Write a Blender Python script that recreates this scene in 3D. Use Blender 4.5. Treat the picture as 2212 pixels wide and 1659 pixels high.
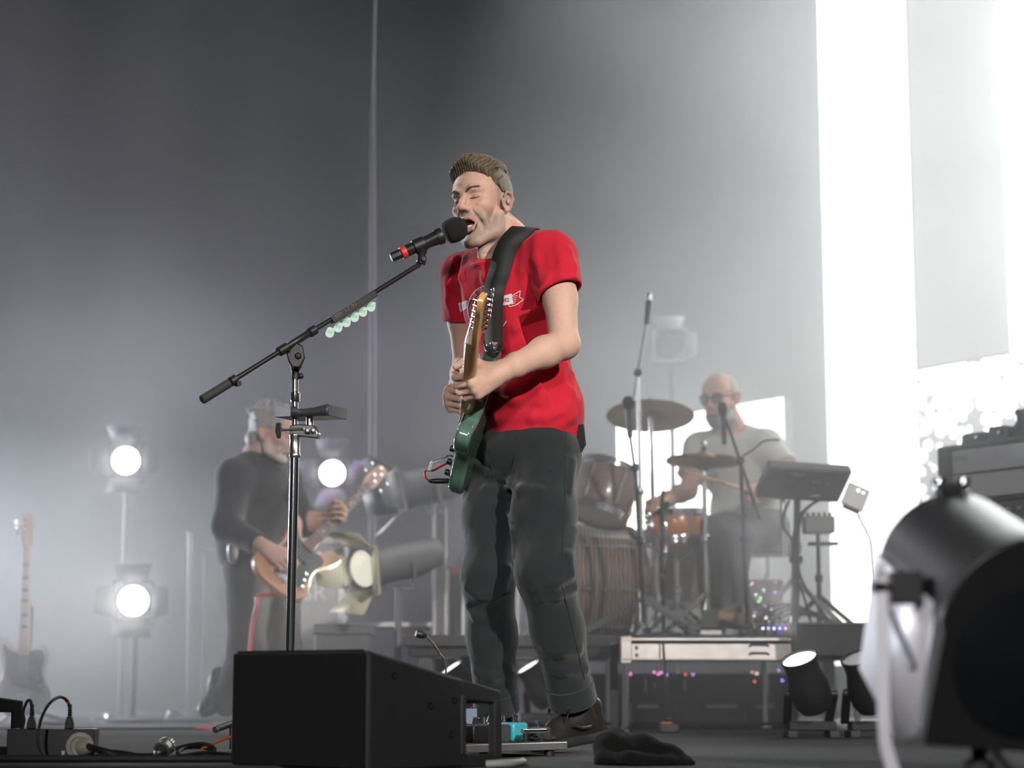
import bpy, bmesh, math, random
import numpy as np
from mathutils import Vector, Matrix
from mathutils.bvhtree import BVHTree
for _o in list(bpy.data.objects):
    bpy.data.objects.remove(_o)
SC = bpy.context.scene
COL = SC.collection
random.seed(7)
RNG = np.random.default_rng(7)
PI = math.pi
# ------------------------------------------------------------------ camera
CAM_H = 0.186
PITCH = math.atan(650 / 4300)
FPX = 4300.0
cd = bpy.data.cameras.new('camera')
cam = bpy.data.objects.new('camera', cd)
COL.objects.link(cam)
cam.location = (0, 0, CAM_H)
cam.rotation_euler = (PI / 2 + PITCH, 0, 0)
cd.sensor_width = 36.0
cd.lens = FPX / 2212 * 36
cd.clip_start = 0.05
cd.dof.use_dof = True
cd.dof.focus_distance = 5.58
cd.dof.aperture_fstop = 2.6
SC.camera = cam
# ------------------------------------------------------------------ world, exposure
w = bpy.data.worlds.new('world')
SC.world = w
w.use_nodes = True
w.node_tree.nodes['Background'].inputs[0].default_value = (0.9, 0.95, 1.0, 1)
w.node_tree.nodes['Background'].inputs[1].default_value = 0.018
SC.view_settings.view_transform = 'Standard'
SC.view_settings.look = 'None'
SC.view_settings.gamma = 1.0
SC.view_settings.use_curve_mapping = False
SC.view_settings.exposure = 0.0
SC.cycles.volume_bounces = 0
SC.cycles.max_bounces = 4
SC.cycles.diffuse_bounces = 2
SC.cycles.glossy_bounces = 2
SC.cycles.transmission_bounces = 3
SC.cycles.transparent_max_bounces = 6
SC.cycles.sample_clamp_indirect = 4.0
SC.cycles.caustics_reflective = False
SC.cycles.caustics_refractive = False
SC.cycles.volume_max_steps = 48
SC.cycles.volume_step_rate = 3.5
SC.cycles.use_adaptive_sampling = True
SC.cycles.adaptive_threshold = 0.15
SC.cycles.adaptive_min_samples = 24
# ------------------------------------------------------------------ stage lights out of frame, mostly truss height; floor wash added
def spot(name, loc, target, energy, size=40, blend=0.5, col=(1, 1, 1), radius=0.12):
    l = bpy.data.lights.new(name, 'SPOT')
    l.energy = energy; l.spot_size = math.radians(size); l.spot_blend = blend
    l.color = col; l.shadow_soft_size = radius
    o = bpy.data.objects.new(name, l)
    COL.objects.link(o)
    o.location = loc
    d = Vector(target) - Vector(loc)
    o.rotation_euler = d.to_track_quat('-Z', 'Y').to_euler()
    return o
spot('key_spot', (4.6, -2.6, 4.6), (0.05, 5.6, 1.15), 3900, 17, 0.55, (1.0, 0.92, 0.84), 0.12)
spot('fill_spot', (-3.0, -4.0, 2.6), (0.0, 5.6, 0.95), 260, 17, 0.8, (0.94, 0.96, 1.0), 0.35)
spot('rim_spot_left', (-4.2, 9.6, 4.6), (0.0, 5.6, 1.0), 900, 20, 0.4, (0.93, 0.97, 1.0), 0.1)
spot('rim_spot_right', (3.6, 9.9, 5.2), (0.05, 5.6, 1.0), 500, 20, 0.4, (1.0, 0.98, 0.95), 0.1)
spot('front_wash', (5.2, -3.0, 5.0), (1.05, 9.0, 0.75), 4200, 15, 0.6, (1.0, 0.95, 0.91), 0.3)
spot('added_floor_wash', (-1.5, -6.0, 3.2), (0.6, 4.9, 0.0), 2400, 22, 0.8, (1.0, 0.98, 0.96), 0.4)  # added wash without a known lamp, lifts the dark front floor
spot('back_beam_right', (3.4, 13.2, 6.8), (1.0, 8.4, 0.3), 13000, 40, 1.0, (1.0, 0.99, 0.97), 0.3)
spot('purple_beam', (-6.0, 9.0, 7.0), (-1.6, 11.5, 2.2), 3600, 24, 0.9, (0.72, 0.42, 1.0), 0.2)
spot('green_beam', (-5.5, 13.0, 6.0), (-2.6, 11.0, 1.5), 900, 22, 0.9, (0.5, 1.0, 0.75), 0.2)
spot('side_light_left', (-5.2, 11.6, 1.3), (-1.2, 9.4, 0.9), 1900, 70, 1.0, (0.84, 0.88, 1.0), 0.25)
spot('cross_light_left', (-6.0, 6.5, 4.5), (1.25, 3.1, 0.25), 2200, 9, 0.5, (0.95, 0.95, 1.0), 0.15)
# ------------------------------------------------------------------ helpers
def V(*a):
    return Vector(a if len(a) > 1 else a[0])
def at(px, py, Y):
    """world point seen at photograph pixel (px, py) standing at stage depth Y"""
    u = (px - 1106.0) / FPX; v = (829.5 - py) / FPX
    c, s = math.cos(PITCH), math.sin(PITCH)
    k = Y / (c - v * s)
    return Vector((u * k, Y, CAM_H + (s + v * c) * k))
def onfloor(px, Y, z=0.0):
    c, s = math.cos(PITCH), math.sin(PITCH)
    depth = Y * c + (z - CAM_H) * s
    return Vector(((px - 1106.0) / FPX * depth, Y, z))
def ppm(p):
    """pixels per metre at world point p"""
    return FPX / (p[1] * math.cos(PITCH) + (p[2] - CAM_H) * math.sin(PITCH))
def rot(axis, deg):
    return Matrix.Rotation(math.radians(deg), 3, axis)
def frame(zdir, xhint=(1, 0, 0)):
    z = Vector(zdir).normalized(); x = Vector(xhint)
    x = (x - z * x.dot(z))
    if x.length < 1e-5:
        x = Vector((0, 1, 0)) - z * z.y
    x.normalize(); y = z.cross(x)
    return Matrix((x, y, z)).transposed()
MATS = {}
def mat(name, col, rough=0.6, metal=0.0, var=0.06, vscale=30.0, bump=0.0, bscale=200.0, coat=0.0, spec=0.5, emit=None, estr=0.0,
        attr=None, sheen=0.0, stretch=None, sss=0.0, trans=0.0, alpha=1.0):
    if name in MATS:
        return MATS[name]
    m = bpy.data.materials.new(name); m.use_nodes = True
    nt = m.node_tree; N = nt.nodes; L = nt.links
    b = N['Principled BSDF']
    b.inputs['Roughness'].default_value = rough
    b.inputs['Metallic'].default_value = metal
    b.inputs['Specular IOR Level'].default_value = spec
    b.inputs['Coat Weight'].default_value = coat
    b.inputs['Coat Roughness'].default_value = 0.08
    b.inputs['Sheen Weight'].default_value = sheen
    b.inputs['Transmission Weight'].default_value = trans
    b.inputs['Alpha'].default_value = alpha
    if sss:
        b.inputs['Subsurface Weight'].default_value = sss
        b.inputs['Subsurface Radius'].default_value = (0.012, 0.005, 0.003)
        b.inputs['Subsurface Scale'].default_value = 0.6
    tc = N.new('ShaderNodeTexCoord'); mp = N.new('ShaderNodeMapping')
    L.new(tc.outputs['Object'], mp.inputs['Vector'])
    if stretch:
        mp.inputs['Scale'].default_value = stretch
    nz = N.new('ShaderNodeTexNoise'); nz.inputs['Scale'].default_value = vscale; nz.inputs['Detail'].default_value = 4
    L.new(mp.outputs[0], nz.inputs['Vector'])
    mx = N.new('ShaderNodeMix'); mx.data_type = 'RGBA'; mx.blend_type = 'MULTIPLY'; mx.inputs[0].default_value = 1.0
    rg = N.new('ShaderNodeMapRange')
    rg.inputs['From Min'].default_value = 0.25; rg.inputs['From Max'].default_value = 0.75
    rg.inputs['To Min'].default_value = 1 - var; rg.inputs['To Max'].default_value = 1 + var
    L.new(nz.outputs['Fac'], rg.inputs['Value'])
    L.new(rg.outputs[0], mx.inputs['B'])
    if attr:
        at_ = N.new('ShaderNodeAttribute'); at_.attribute_name = attr
        L.new(at_.outputs['Color'], mx.inputs['A'])
    else:
        mx.inputs['A'].default_value = (*col, 1)
    L.new(mx.outputs['Result'], b.inputs['Base Color'])
    if bump:
        n2 = N.new('ShaderNodeTexNoise'); n2.inputs['Scale'].default_value = bscale; n2.inputs['Detail'].default_value = 3
        L.new(mp.outputs[0], n2.inputs['Vector'])
        bp = N.new('ShaderNodeBump'); bp.inputs['Strength'].default_value = bump; bp.inputs['Distance'].default_value = 0.004
        L.new(n2.outputs['Fac'], bp.inputs['Height']); L.new(bp.outputs[0], b.inputs['Normal'])
    if emit:
        b.inputs['Emission Color'].default_value = (*emit, 1); b.inputs['Emission Strength'].default_value = estr
    MATS[name] = m
    return m
def tag(o, label=None, cat=None, group=None, kind=None):
    if label: o['label'] = label
    if cat: o['category'] = cat
    if group: o['group'] = group
    if kind: o['kind'] = kind
    return o
def thing(name, label, cat, loc=(0, 0, 0), group=None):
    o = bpy.data.objects.new(name, None); COL.objects.link(o)
    o.empty_display_size = 0.05
    o.location = loc
    return tag(o, label, cat, group)
class MB:
    """collects shapes of one mesh"""
    def __init__(self):
        self.v = []; self.f = []
    def add(self, vs, fs):
        n = len(self.v)
        self.v += [tuple(p) for p in vs]
        self.f += [tuple(i + n for i in f) for f in fs]
        return self
    def box(self, c, s, R=None, taper=None):
        c = Vector(c); hx, hy, hz = s[0] / 2, s[1] / 2, s[2] / 2
        vs = []
        for z in (-1, 1):
            t = 1.0 if (taper is None or z < 0) else taper
            for x, y in ((-1, -1), (1, -1), (1, 1), (-1, 1)):
                p = Vector((x * hx * t, y * hy * t, z * hz))
                vs.append((R @ p if R else p) + c)
        return self.add(vs, [(3, 2, 1, 0), (4, 5, 6, 7), (0, 1, 5, 4), (1, 2, 6, 5), (2, 3, 7, 6), (3, 0, 4, 7)])
    def bar(self, p0, p1, w, h, hint=(0, 0, 1)):
        p0 = Vector(p0); p1 = Vector(p1); d = p1 - p0
        R = frame(d, Vector(hint))
        return self.box((p0 + p1) / 2, (h, w, d.length), R)
    def cyl(self, p0, p1, r0, r1=None, n=16, caps=True):
        return self.tube([p0, p1], [r0, r0 if r1 is None else r1], n, caps)
    def tube(self, pts, r, n=8, caps=True, closed=False):
        pts = [Vector(p) for p in pts]; m = len(pts)
        if not hasattr(r, '__len__'): r = [r] * m
        vs = []; fs = []
        T = []
        for i in range(m):
            if closed:
                t = pts[(i + 1) % m] - pts[i - 1]
            else:
                t = pts[min(i + 1, m - 1)] - pts[max(i - 1, 0)]
            if t.length < 1e-9: t = Vector((0, 0, 1))
            T.append(t.normalized())
        a = Vector((0, 0, 1)) if abs(T[0].z) < 0.9 else Vector((1, 0, 0))
        x = (a - T[0] * a.dot(T[0])).normalized()
        for i in range(m):
            x = (x - T[i] * x.dot(T[i])).normalized(); y = T[i].cross(x)
            for k in range(n):
                an = 2 * PI * k / n
                vs.append(pts[i] + (x * math.cos(an) + y * math.sin(an)) * r[i])
        for i in range(m if closed else m - 1):
            j = (i + 1) % m
            for k in range(n):
                fs.append((i * n + k, i * n + (k + 1) % n, j * n + (k + 1) % n, j * n + k))
        if caps and not closed:
            fs.append(tuple(range(n - 1, -1, -1))); fs.append(tuple((m - 1) * n + k for k in range(n)))
        return self.add(vs, fs)
    def lathe(self, prof, p0, axis, n=24, close=False):
        """prof: (radius, distance along axis)"""
        p0 = Vector(p0); R = frame(axis)
        vs = []; fs = []; m = len(prof)
        for r, t in prof:
            for k in range(n):
                an = 2 * PI * k / n
                vs.append(p0 + R @ Vector((r * math.cos(an), r * math.sin(an), t)))
        for i in range(m if close else m - 1):
            j = (i + 1) % m
            for k in range(n):
                fs.append((i * n + k, i * n + (k + 1) % n, j * n + (k + 1) % n, j * n + k))
        if not close:
            if prof[0][0] > 1e-6: fs.append(tuple(range(n - 1, -1, -1)))
            if prof[-1][0] > 1e-6: fs.append(tuple((m - 1) * n + k for k in range(n)))
        return self.add(vs, fs)
    def ell(self, c, rad, R=None, n=16, m=10):
        c = Vector(c)
        if not hasattr(rad, '__len__'): rad = (rad,) * 3
        vs = []; fs = []
        for i in range(m + 1):
            th = PI * i / m
            for k in range(n):
                ph = 2 * PI * k / n
                p = Vector((rad[0] * math.sin(th) * math.cos(ph), rad[1] * math.sin(th) * math.sin(ph), rad[2] * math.cos(th)))
                vs.append((R @ p if R else p) + c)
        for i in range(m):
            for k in range(n):
                fs.append((i * n + k, (i + 1) * n + k, (i + 1) * n + (k + 1) % n, i * n + (k + 1) % n))
        return self.add(vs, fs)
    def prism(self, poly, o, ax, ay, az, t0, t1, inset=0.0):
        """polygon (x,y) in the plane o+ax*x+ay*y, from t0 to t1 along az"""
        o, ax, ay, az = Vector(o), Vector(ax), Vector(ay), Vector(az)
        n = len(poly)
        vs = [o + ax * x + ay * y + az * t0 for x, y in poly] + [o + ax * x + ay * y + az * t1 for x, y in poly]
        fs = [tuple(range(n - 1, -1, -1)), tuple(range(n, 2 * n))]
        fs += [(i, (i + 1) % n, n + (i + 1) % n, n + i) for i in range(n)]
        return self.add(vs, fs)
    def grid(self, fn, nu, nv):
        vs = [fn(i / (nu - 1), j / (nv - 1)) for j in range(nv) for i in range(nu)]
        fs = [(j * nu + i, j * nu + i + 1, (j + 1) * nu + i + 1, (j + 1) * nu + i) for j in range(nv - 1) for i in range(nu - 1)]
        return self.add(vs, fs)
    def build(self, name, m, parent=None, bevel=0.0, smooth=True, ang=38, seg=2, label=None, kind=None, solid=0.0):
        off = Vector(parent.matrix_world.translation) if False else Vector((0, 0, 0))
        q = parent
        while q is not None:
            off = off + Vector(q.location); q = q.parent
        me = bpy.data.meshes.new(name)
        me.from_pydata([(p[0] - off.x, p[1] - off.y, p[2] - off.z) for p in self.v], [], self.f)
        me.validate(clean_customdata=False)
        return link_mesh(name, me, m, parent, bevel, smooth, ang, seg, label, kind, solid)
def link_mesh(name, me, m, parent=None, bevel=0.0, smooth=True, ang=38, seg=2, label=None, kind=None, solid=0.0):
    bm = bmesh.new(); bm.from_mesh(me)
    bmesh.ops.recalc_face_normals(bm, faces=bm.faces)
    bm.to_mesh(me); bm.free()
    if m: me.materials.append(m)
    if smooth:
        me.polygons.foreach_set('use_smooth', [True] * len(me.polygons))
        if ang < 180: me.set_sharp_from_angle(angle=math.radians(ang))
    o = bpy.data.objects.new(name, me); COL.objects.link(o)
    if parent is not None: o.parent = parent
    if solid:
        s = o.modifiers.new('solid', 'SOLIDIFY'); s.thickness = solid; s.offset = 0
    if bevel:
        b = o.modifiers.new('bevel', 'BEVEL'); b.width = bevel; b.segments = seg; b.limit_method = 'ANGLE'; b.angle_limit = math.radians(40)
    if label: o['label'] = label
    if kind: o['kind'] = kind
    return o
def copy_tree(o, parent=None):
    c = o.copy(); COL.objects.link(c); c.parent = parent
    for ch in list(o.children):
        copy_tree(ch, c)
    return c
def spline(pts, n=8, closed=False):
    """Catmull-Rom through the points"""
    P = [Vector(p) for p in pts]; out = []; m = len(P)
    for i in range(m if closed else m - 1):
        if closed:
            a, b, c, d = P[i - 1], P[i], P[(i + 1) % m], P[(i + 2) % m]
        else:
            a, b, c, d = P[max(i - 1, 0)], P[i], P[i + 1], P[min(i + 2, m - 1)]
        for k in range(n):
            t = k / n
            out.append(0.5 * ((2 * b) + (c - a) * t + (2 * a - 5 * b + 4 * c - d) * t * t + (3 * b - a - 3 * c + d) * t ** 3))
    if not closed: out.append(P[-1])
    return out
def text_mesh(s, size, o, ax, ay, off=0.0):
    """flat lettering as (verts, faces) in the plane o + ax*x + ay*y"""
    cu = bpy.data.curves.new('t', 'FONT'); cu.body = s; cu.size = size; cu.align_x = 'CENTER'; cu.align_y = 'CENTER'
    cu.resolution_u = 2
    ob = bpy.data.objects.new('t', cu); COL.objects.link(ob)
    bpy.context.view_layer.update()
    me = ob.to_mesh()
    az = Vector(ax).cross(Vector(ay)).normalized()
    vs = [Vector(o) + Vector(ax) * v.co.x + Vector(ay) * v.co.y + az * off for v in me.vertices]
    fs = [tuple(p.vertices) for p in me.polygons]
    ob.to_mesh_clear(); bpy.data.objects.remove(ob); bpy.data.curves.remove(cu)
    return vs, fs
# ------------------------------------------------------------------ signed-distance sculpting for bodies, cloth and hair
class Sdf:
    def __init__(self):
        self.p = []
    def _n(self, a):
        return np.array([float(a[0]), float(a[1]), float(a[2])])
    def cone(self, a, b, ra, rb=None, k=0.01, op=1):
        a, b = self._n(a), self._n(b); rb = ra if rb is None else rb
        self.p.append(('c', op, k, (a + b) / 2, np.linalg.norm(a - b) / 2 + max(ra, rb), (a, b, ra, rb))); return self
    def chain(self, pts, rs, k=0.01, op=1):
        for i in range(len(pts) - 1):
            self.cone(pts[i], pts[i + 1], rs[i], rs[i + 1], k, op)
        return self
    def ell(self, c, rad, R=None, k=0.01, op=1):
        c = self._n(c)
        if not hasattr(rad, '__len__'): rad = (rad,) * 3
        M_ = np.array(R) if R is not None else np.eye(3)
        self.p.append(('e', op, k, c, max(rad), (c, np.array(rad, float), M_))); return self
    def box(self, c, half, rnd=0.0, R=None, k=0.01, op=1):
        c = self._n(c); M_ = np.array(R) if R is not None else np.eye(3)
        self.p.append(('b', op, k, c, float(np.linalg.norm(half)), (c, np.array(half, float), rnd, M_))); return self
    def plane(self, o, n, k=0.002):
        """keep what lies behind the plane"""
        n = self._n(n); n /= np.linalg.norm(n)
        self.p.append(('p', 0, k, self._n(o), 1e9, (self._n(o), n))); return self
    def prim(self, q, P):
        t, op, k, bc, br, a = q
        if t == 'c':
            A, B, ra, rb = a
            ba = B - A; L = float(ba @ ba) + 1e-12
            pa = P - A
            h = np.clip(pa @ ba / L, 0, 1)
            d = pa - h[:, None] * ba
            return np.sqrt(np.einsum('ij,ij->i', d, d)) - (ra + (rb - ra) * h)
        if t == 'e':
            c, r, M_ = a
            q_ = (P - c) @ M_
            k0 = np.sqrt((((q_ / r) ** 2)).sum(1)); k1 = np.sqrt((((q_ / (r * r)) ** 2)).sum(1))
            return np.where(k1 < 1e-6, -r.min(), k0 * (k0 - 1) / np.maximum(k1, 1e-6))
        if t == 'b':
            c, hf, rn, M_ = a
            q_ = np.abs((P - c) @ M_) - hf + rn
            return np.sqrt((np.maximum(q_, 0) ** 2).sum(1)) + np.minimum(q_.max(1), 0) - rn
        o, n = a
        return (P - o) @ n
    def eval(self, P, idx=None):
        d = np.full(len(P), 0.5)
        for i in (range(len(self.p)) if idx is None else idx):
            q = self.p[i]; e = self.prim(q, P); k = max(q[2], 1e-5)
            if q[1] == 1:
                h = np.maximum(k - np.abs(d - e), 0) / k
                d = np.minimum(d, e) - h * h * k * 0.25
            else:
                e = e if q[1] == 0 else -e
                h = np.maximum(k - np.abs(d - e), 0) / k
                d = np.maximum(d, e) + h * h * k * 0.25
        return d
    def mesh(self, h=0.004, disp=None, B=12):
        adds = [q for q in self.p if q[1] == 1]
        lo = np.min([q[3] - q[4] for q in adds], 0) - 3 * h
        hi = np.max([q[3] + q[4] for q in adds], 0) + 3 * h
        S = B * h
        nb = np.ceil((hi - lo) / S).astype(int)
        I = np.stack(np.meshgrid(*[np.arange(n) for n in nb], indexing='ij'), -1).reshape(-1, 3)
        C = lo + (I + 0.5) * S
        D = np.concatenate([self.eval(C[i:i + 20000]) for i in range(0, len(C), 20000)])
        half = S * 0.87
        keep = np.abs(D) < half * 1.8 + 0.014
        I = I[keep]; C = C[keep]
        bc = np.array([q[3] for q in self.p]); br = np.array([q[4] for q in self.p]); bk = np.array([q[2] for q in self.p])
        g = np.stack(np.meshgrid(*[np.arange(B + 1)] * 3, indexing='ij'), -1).reshape(-1, 3)
        cellk, cellp, ek = [], [], []
        n1 = B + 1
        off = 1 << 20
        def key(ijk):
            return (ijk[..., 0].astype(np.int64) << 42) + (ijk[..., 1].astype(np.int64) << 21) + ijk[..., 2].astype(np.int64)
        corners = np.array([[x, y, z] for x in (0, 1) for y in (0, 1) for z in (0, 1)])
        edges = [(a, b) for a in range(8) for b in range(a + 1, 8) if np.abs(corners[a] - corners[b]).sum() == 1]
        for bi, c in zip(I, C):
            dist = np.linalg.norm(bc - c, axis=1) - br
            idx = np.nonzero(dist < half + bk * 1.5 + 0.02)[0]
            if len(idx) == 0: continue
            G = bi * B + g
            P = lo + G * h
            d = self.eval(P, idx)
            if disp is not None: d = d - disp(P)
            if d.min() > 0 or d.max() < 0: continue
            d3 = d.reshape(n1, n1, n1)
            ins = d3 < 0
            cnt = sum(ins[x:x + B, y:y + B, z:z + B].astype(np.int8) for x, y, z in corners)
            act = np.argwhere((cnt > 0) & (cnt < 8))
            if len(act):
                cv = np.stack([d3[act[:, 0] + x, act[:, 1] + y, act[:, 2] + z] for x, y, z in corners], 1)
                acc = np.zeros((len(act), 3)); num = np.zeros(len(act))
                for a, b in edges:
                    m_ = (cv[:, a] < 0) != (cv[:, b] < 0)
                    t = np.where(m_, cv[:, a] / np.where(m_, cv[:, a] - cv[:, b], 1), 0)
                    acc += np.where(m_[:, None], corners[a] + t[:, None] * (corners[b] - corners[a]), 0)
                    num += m_
                pos = (act + bi * B + acc / num[:, None]) * h + lo
                cellk.append(key(act + bi * B)); cellp.append(pos)
            for ax in range(3):
                s0 = [slice(0, B)] * 3; s1 = [slice(0, B)] * 3; s1[ax] = slice(1, B + 1)
                A0 = ins[tuple(s0)]; A1 = ins[tuple(s1)]
                e = np.argwhere(A0 != A1)
                if len(e):
                    ek.append(np.concatenate([e + bi * B, np.full((len(e), 1), ax), A0[tuple(e.T)][:, None].astype(int)], 1))
        K = np.concatenate(cellk); Pp = np.concatenate(cellp)
        o_ = np.argsort(K); K = K[o_]; Pp = Pp[o_]
        E = np.concatenate(ek)
        quads = []
        for ax in range(3):
            e = E[E[:, 3] == ax]
            if not len(e): continue
            u = np.eye(3, dtype=int)[(ax + 1) % 3]; v_ = np.eye(3, dtype=int)[(ax + 2) % 3]
            base = e[:, :3]
            ids = []; ok = np.ones(len(e), bool)
            for dd in (-u - v_, -v_, 0 * u, -u):
                kk = key(base + dd); j = np.searchsorted(K, kk); j = np.minimum(j, len(K) - 1)
                ok &= K[j] == kk; ids.append(j)
            q = np.stack(ids, 1)[ok]; fl = e[ok, 4] == 1
            q[~fl] = q[~fl][:, ::-1]
            quads.append(q)
        return Pp, np.concatenate(quads)
def np_mesh(name, P, Q, m, parent=None, col=None, label=None, kind=None, relax=1):
    if relax:
        for _ in range(relax):
            nb = np.zeros_like(P); ct = np.zeros(len(P))
            for a, b in ((0, 1), (1, 2), (2, 3), (3, 0)):
                np.add.at(nb, Q[:, a], P[Q[:, b]]); np.add.at(ct, Q[:, a], 1)
                np.add.at(nb, Q[:, b], P[Q[:, a]]); np.add.at(ct, Q[:, b], 1)
            P = P * 0.5 + 0.5 * nb / np.maximum(ct, 1)[:, None]
    off = Vector((0, 0, 0)); q = parent
    while q is not None:
        off = off + Vector(q.location); q = q.parent
    me = bpy.data.meshes.new(name)
    n = len(P)
    me.vertices.add(n); me.vertices.foreach_set('co', (P - np.array(off)).astype(np.float32).ravel())
    me.loops.add(len(Q) * 4); me.loops.foreach_set('vertex_index', Q.astype(np.int32).ravel())
    me.polygons.add(len(Q)); me.polygons.foreach_set('loop_start', np.arange(0, len(Q) * 4, 4, dtype=np.int32))
    me.update(calc_edges=True)
    me.polygons.foreach_set('use_smooth', np.ones(len(Q), bool))
    if col is not None:
        ca = me.color_attributes.new('Col', 'FLOAT_COLOR', 'POINT')
        c4 = np.ones((n, 4), np.float32); c4[:, :3] = col
        ca.data.foreach_set('color', c4.ravel())
    me.materials.append(m)
    o = bpy.data.objects.new(name, me); COL.objects.link(o)
    if parent is not None: o.parent = parent
    if label: o['label'] = label
    if kind: o['kind'] = kind
    return o
def wav(P, seed, scale):
    """smooth pseudo-noise in about -1..1"""
    r = np.random.default_rng(seed); out = 0
    for _ in range(5):
        k = r.normal(size=3); k *= scale * r.uniform(0.6, 1.4) / np.linalg.norm(k)
        out = out + np.sin(P @ k + r.uniform(0, 6.28) + 1.3 * np.sin(P @ (r.normal(size=3) * scale * 0.6)))
    return out / 5
# ------------------------------------------------------------------ shared materials
BLACK = mat('black_plastic', (0.012, 0.012, 0.013), 0.45)
MATTE = mat('matte_black', (0.028, 0.028, 0.030), 0.7, bump=0.25, bscale=900)
DARK = mat('dark_grey_paint', (0.05, 0.05, 0.053), 0.55)
GREY = mat('grey_paint', (0.22, 0.22, 0.23), 0.55)
CHROME = mat('chrome', (0.8, 0.81, 0.83), 0.12, 1.0, var=0.03)
STEEL = mat('brushed_steel', (0.55, 0.55, 0.56), 0.32, 1.0, var=0.1)
ALU = mat('raw_aluminium', (0.62, 0.58, 0.56), 0.42, 0.85, var=0.12, vscale=14, bump=0.1, bscale=60)
WHITE = mat('white_paint', (0.75, 0.75, 0.76), 0.5)
RUBBER = mat('cable_rubber', (0.014, 0.014, 0.014), 0.42)
RED_CABLE = mat('red_cable_jacket', (0.45, 0.03, 0.025), 0.4)
# ------------------------------------------------------------------ floor and backdrop
def struct(mb, name, m, **k):
    o = mb.build(name, m, None, **k)
    o['kind'] = 'structure'
    return o
CARPET = mat('stage_carpet', (0.085, 0.085, 0.087), 0.9, var=0.55, vscale=110, bump=1.0, bscale=420, spec=0.2)
DECK = mat('stage_deck', (0.07, 0.07, 0.075), 0.5, var=0.25, vscale=6)
m = MB(); m.box((0, 4.85, -0.05), (20, 7.3, 0.1)); struct(m, 'floor', CARPET)
m = MB(); m.box((0, 12.5, -0.05), (24, 8.0, 0.1)); struct(m, 'floor_rear', DECK)
DRAPE = mat('backdrop_cloth', (0.06, 0.06, 0.062), 0.9, var=0.1, vscale=2)
m = MB()
m.grid(lambda a, b: V(-12 + 24 * a, 15.8 + 0.05 * math.sin(a * 150) + 0.03 * math.sin(a * 67), 10 * b), 260, 2)
struct(m, 'wall_back', DRAPE, ang=180)
m = MB(); m.box((-3.4, 8.55, 0.004), (4.6, 0.06, 0.008)); o = struct(m, 'trim_1', mat('red_gaffer_tape', (0.16, 0.035, 0.03), 0.7))
HAZE_BASE, HAZE_RIGHT, HAZE_LEFT, HAZE_LOW = 0.050, 0.25, 0.24, 0.20
# ------------------------------------------------------------------ haze hanging over the rear stage
hm = bpy.data.materials.new('stage_haze'); hm.use_nodes = True
nt = hm.node_tree; nt.nodes.clear()
out = nt.nodes.new('ShaderNodeOutputMaterial')
vs_ = nt.nodes.new('ShaderNodeVolumeScatter')
vs_.inputs['Color'].default_value = (0.97, 0.97, 1.0, 1)
vs_.inputs['Anisotropy'].default_value = 0.40
nt.links.new(vs_.outputs[0], out.inputs['Volume'])
def mth(op, a, b=None, c=None):
    n = nt.nodes.new('ShaderNodeMath'); n.operation = op
    for i, q in enumerate((a, b, c)):
        if q is None: continue
        if hasattr(q, 'links') or hasattr(q, 'is_linked'): nt.links.new(q, n.inputs[i])
        else: n.inputs[i].default_value = q
    return n.outputs[0]
tcn = nt.nodes.new('ShaderNodeTexCoord')
def plume(c, rad, amp):
    """soft ball of thicker smoke: amp * max(0, 1 - |(p-c)/rad|^2)"""
    mp = nt.nodes.new('ShaderNodeMapping'); mp.vector_type = 'POINT'
    mp.inputs['Location'].default_value = tuple(-c[i] / rad[i] for i in range(3)); mp.inputs['Scale'].default_value = tuple(1 / r for r in rad)
    nt.links.new(tcn.outputs['Object'], mp.inputs['Vector'])
    vm = nt.nodes.new('ShaderNodeVectorMath'); vm.operation = 'DOT_PRODUCT'
    nt.links.new(mp.outputs[0], vm.inputs[0]); nt.links.new(mp.outputs[0], vm.inputs[1])
    q = mth('MAXIMUM', mth('SUBTRACT', 1.0, vm.outputs['Value']), 0.0)
    return mth('MULTIPLY', q, amp)
nzn = nt.nodes.new('ShaderNodeTexNoise'); nzn.inputs['Scale'].default_value = 0.75; nzn.inputs['Detail'].default_value = 1.0; nzn.inputs['Distortion'].default_value = 0.6
nt.links.new(tcn.outputs['Object'], nzn.inputs['Vector'])
mod = mth('MAXIMUM', mth('MULTIPLY_ADD', nzn.outputs['Fac'], 4.2, -1.1), 0.10)
sepz = nt.nodes.new('ShaderNodeSeparateXYZ'); nt.links.new(tcn.outputs['Object'], sepz.inputs[0])
low = mth('MAXIMUM', mth('MULTIPLY_ADD', sepz.outputs['Z'], -0.38, 1.55), 0.06)   # smoke sinks: thinner with height
dens = mth('ADD', mth('MULTIPLY', mth('MULTIPLY', mod, low), HAZE_BASE), mth('MULTIPLY', mth('ADD', plume((1.9, 10.4, 1.5), (2.5, 3.4, 4.6), HAZE_RIGHT), mth('ADD', plume((-2.7, 10.4, 0.30), (2.2, 2.6, 1.25), HAZE_LEFT), plume((1.55, 9.6, 0.65), (1.3, 1.7, 1.0), HAZE_LOW))), mth('MULTIPLY_ADD', mod, 0.5, 0.5)))
nt.links.new(dens, vs_.inputs['Density'])
m = MB(); m.box((0, 11.15, 4.6), (22, 9.0, 9.16))
hz = m.build('haze', hm); hz['kind'] = 'stuff'; hz['label'] = 'thin grey stage haze drifting behind the singer'; hz['category'] = 'haze'
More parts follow.
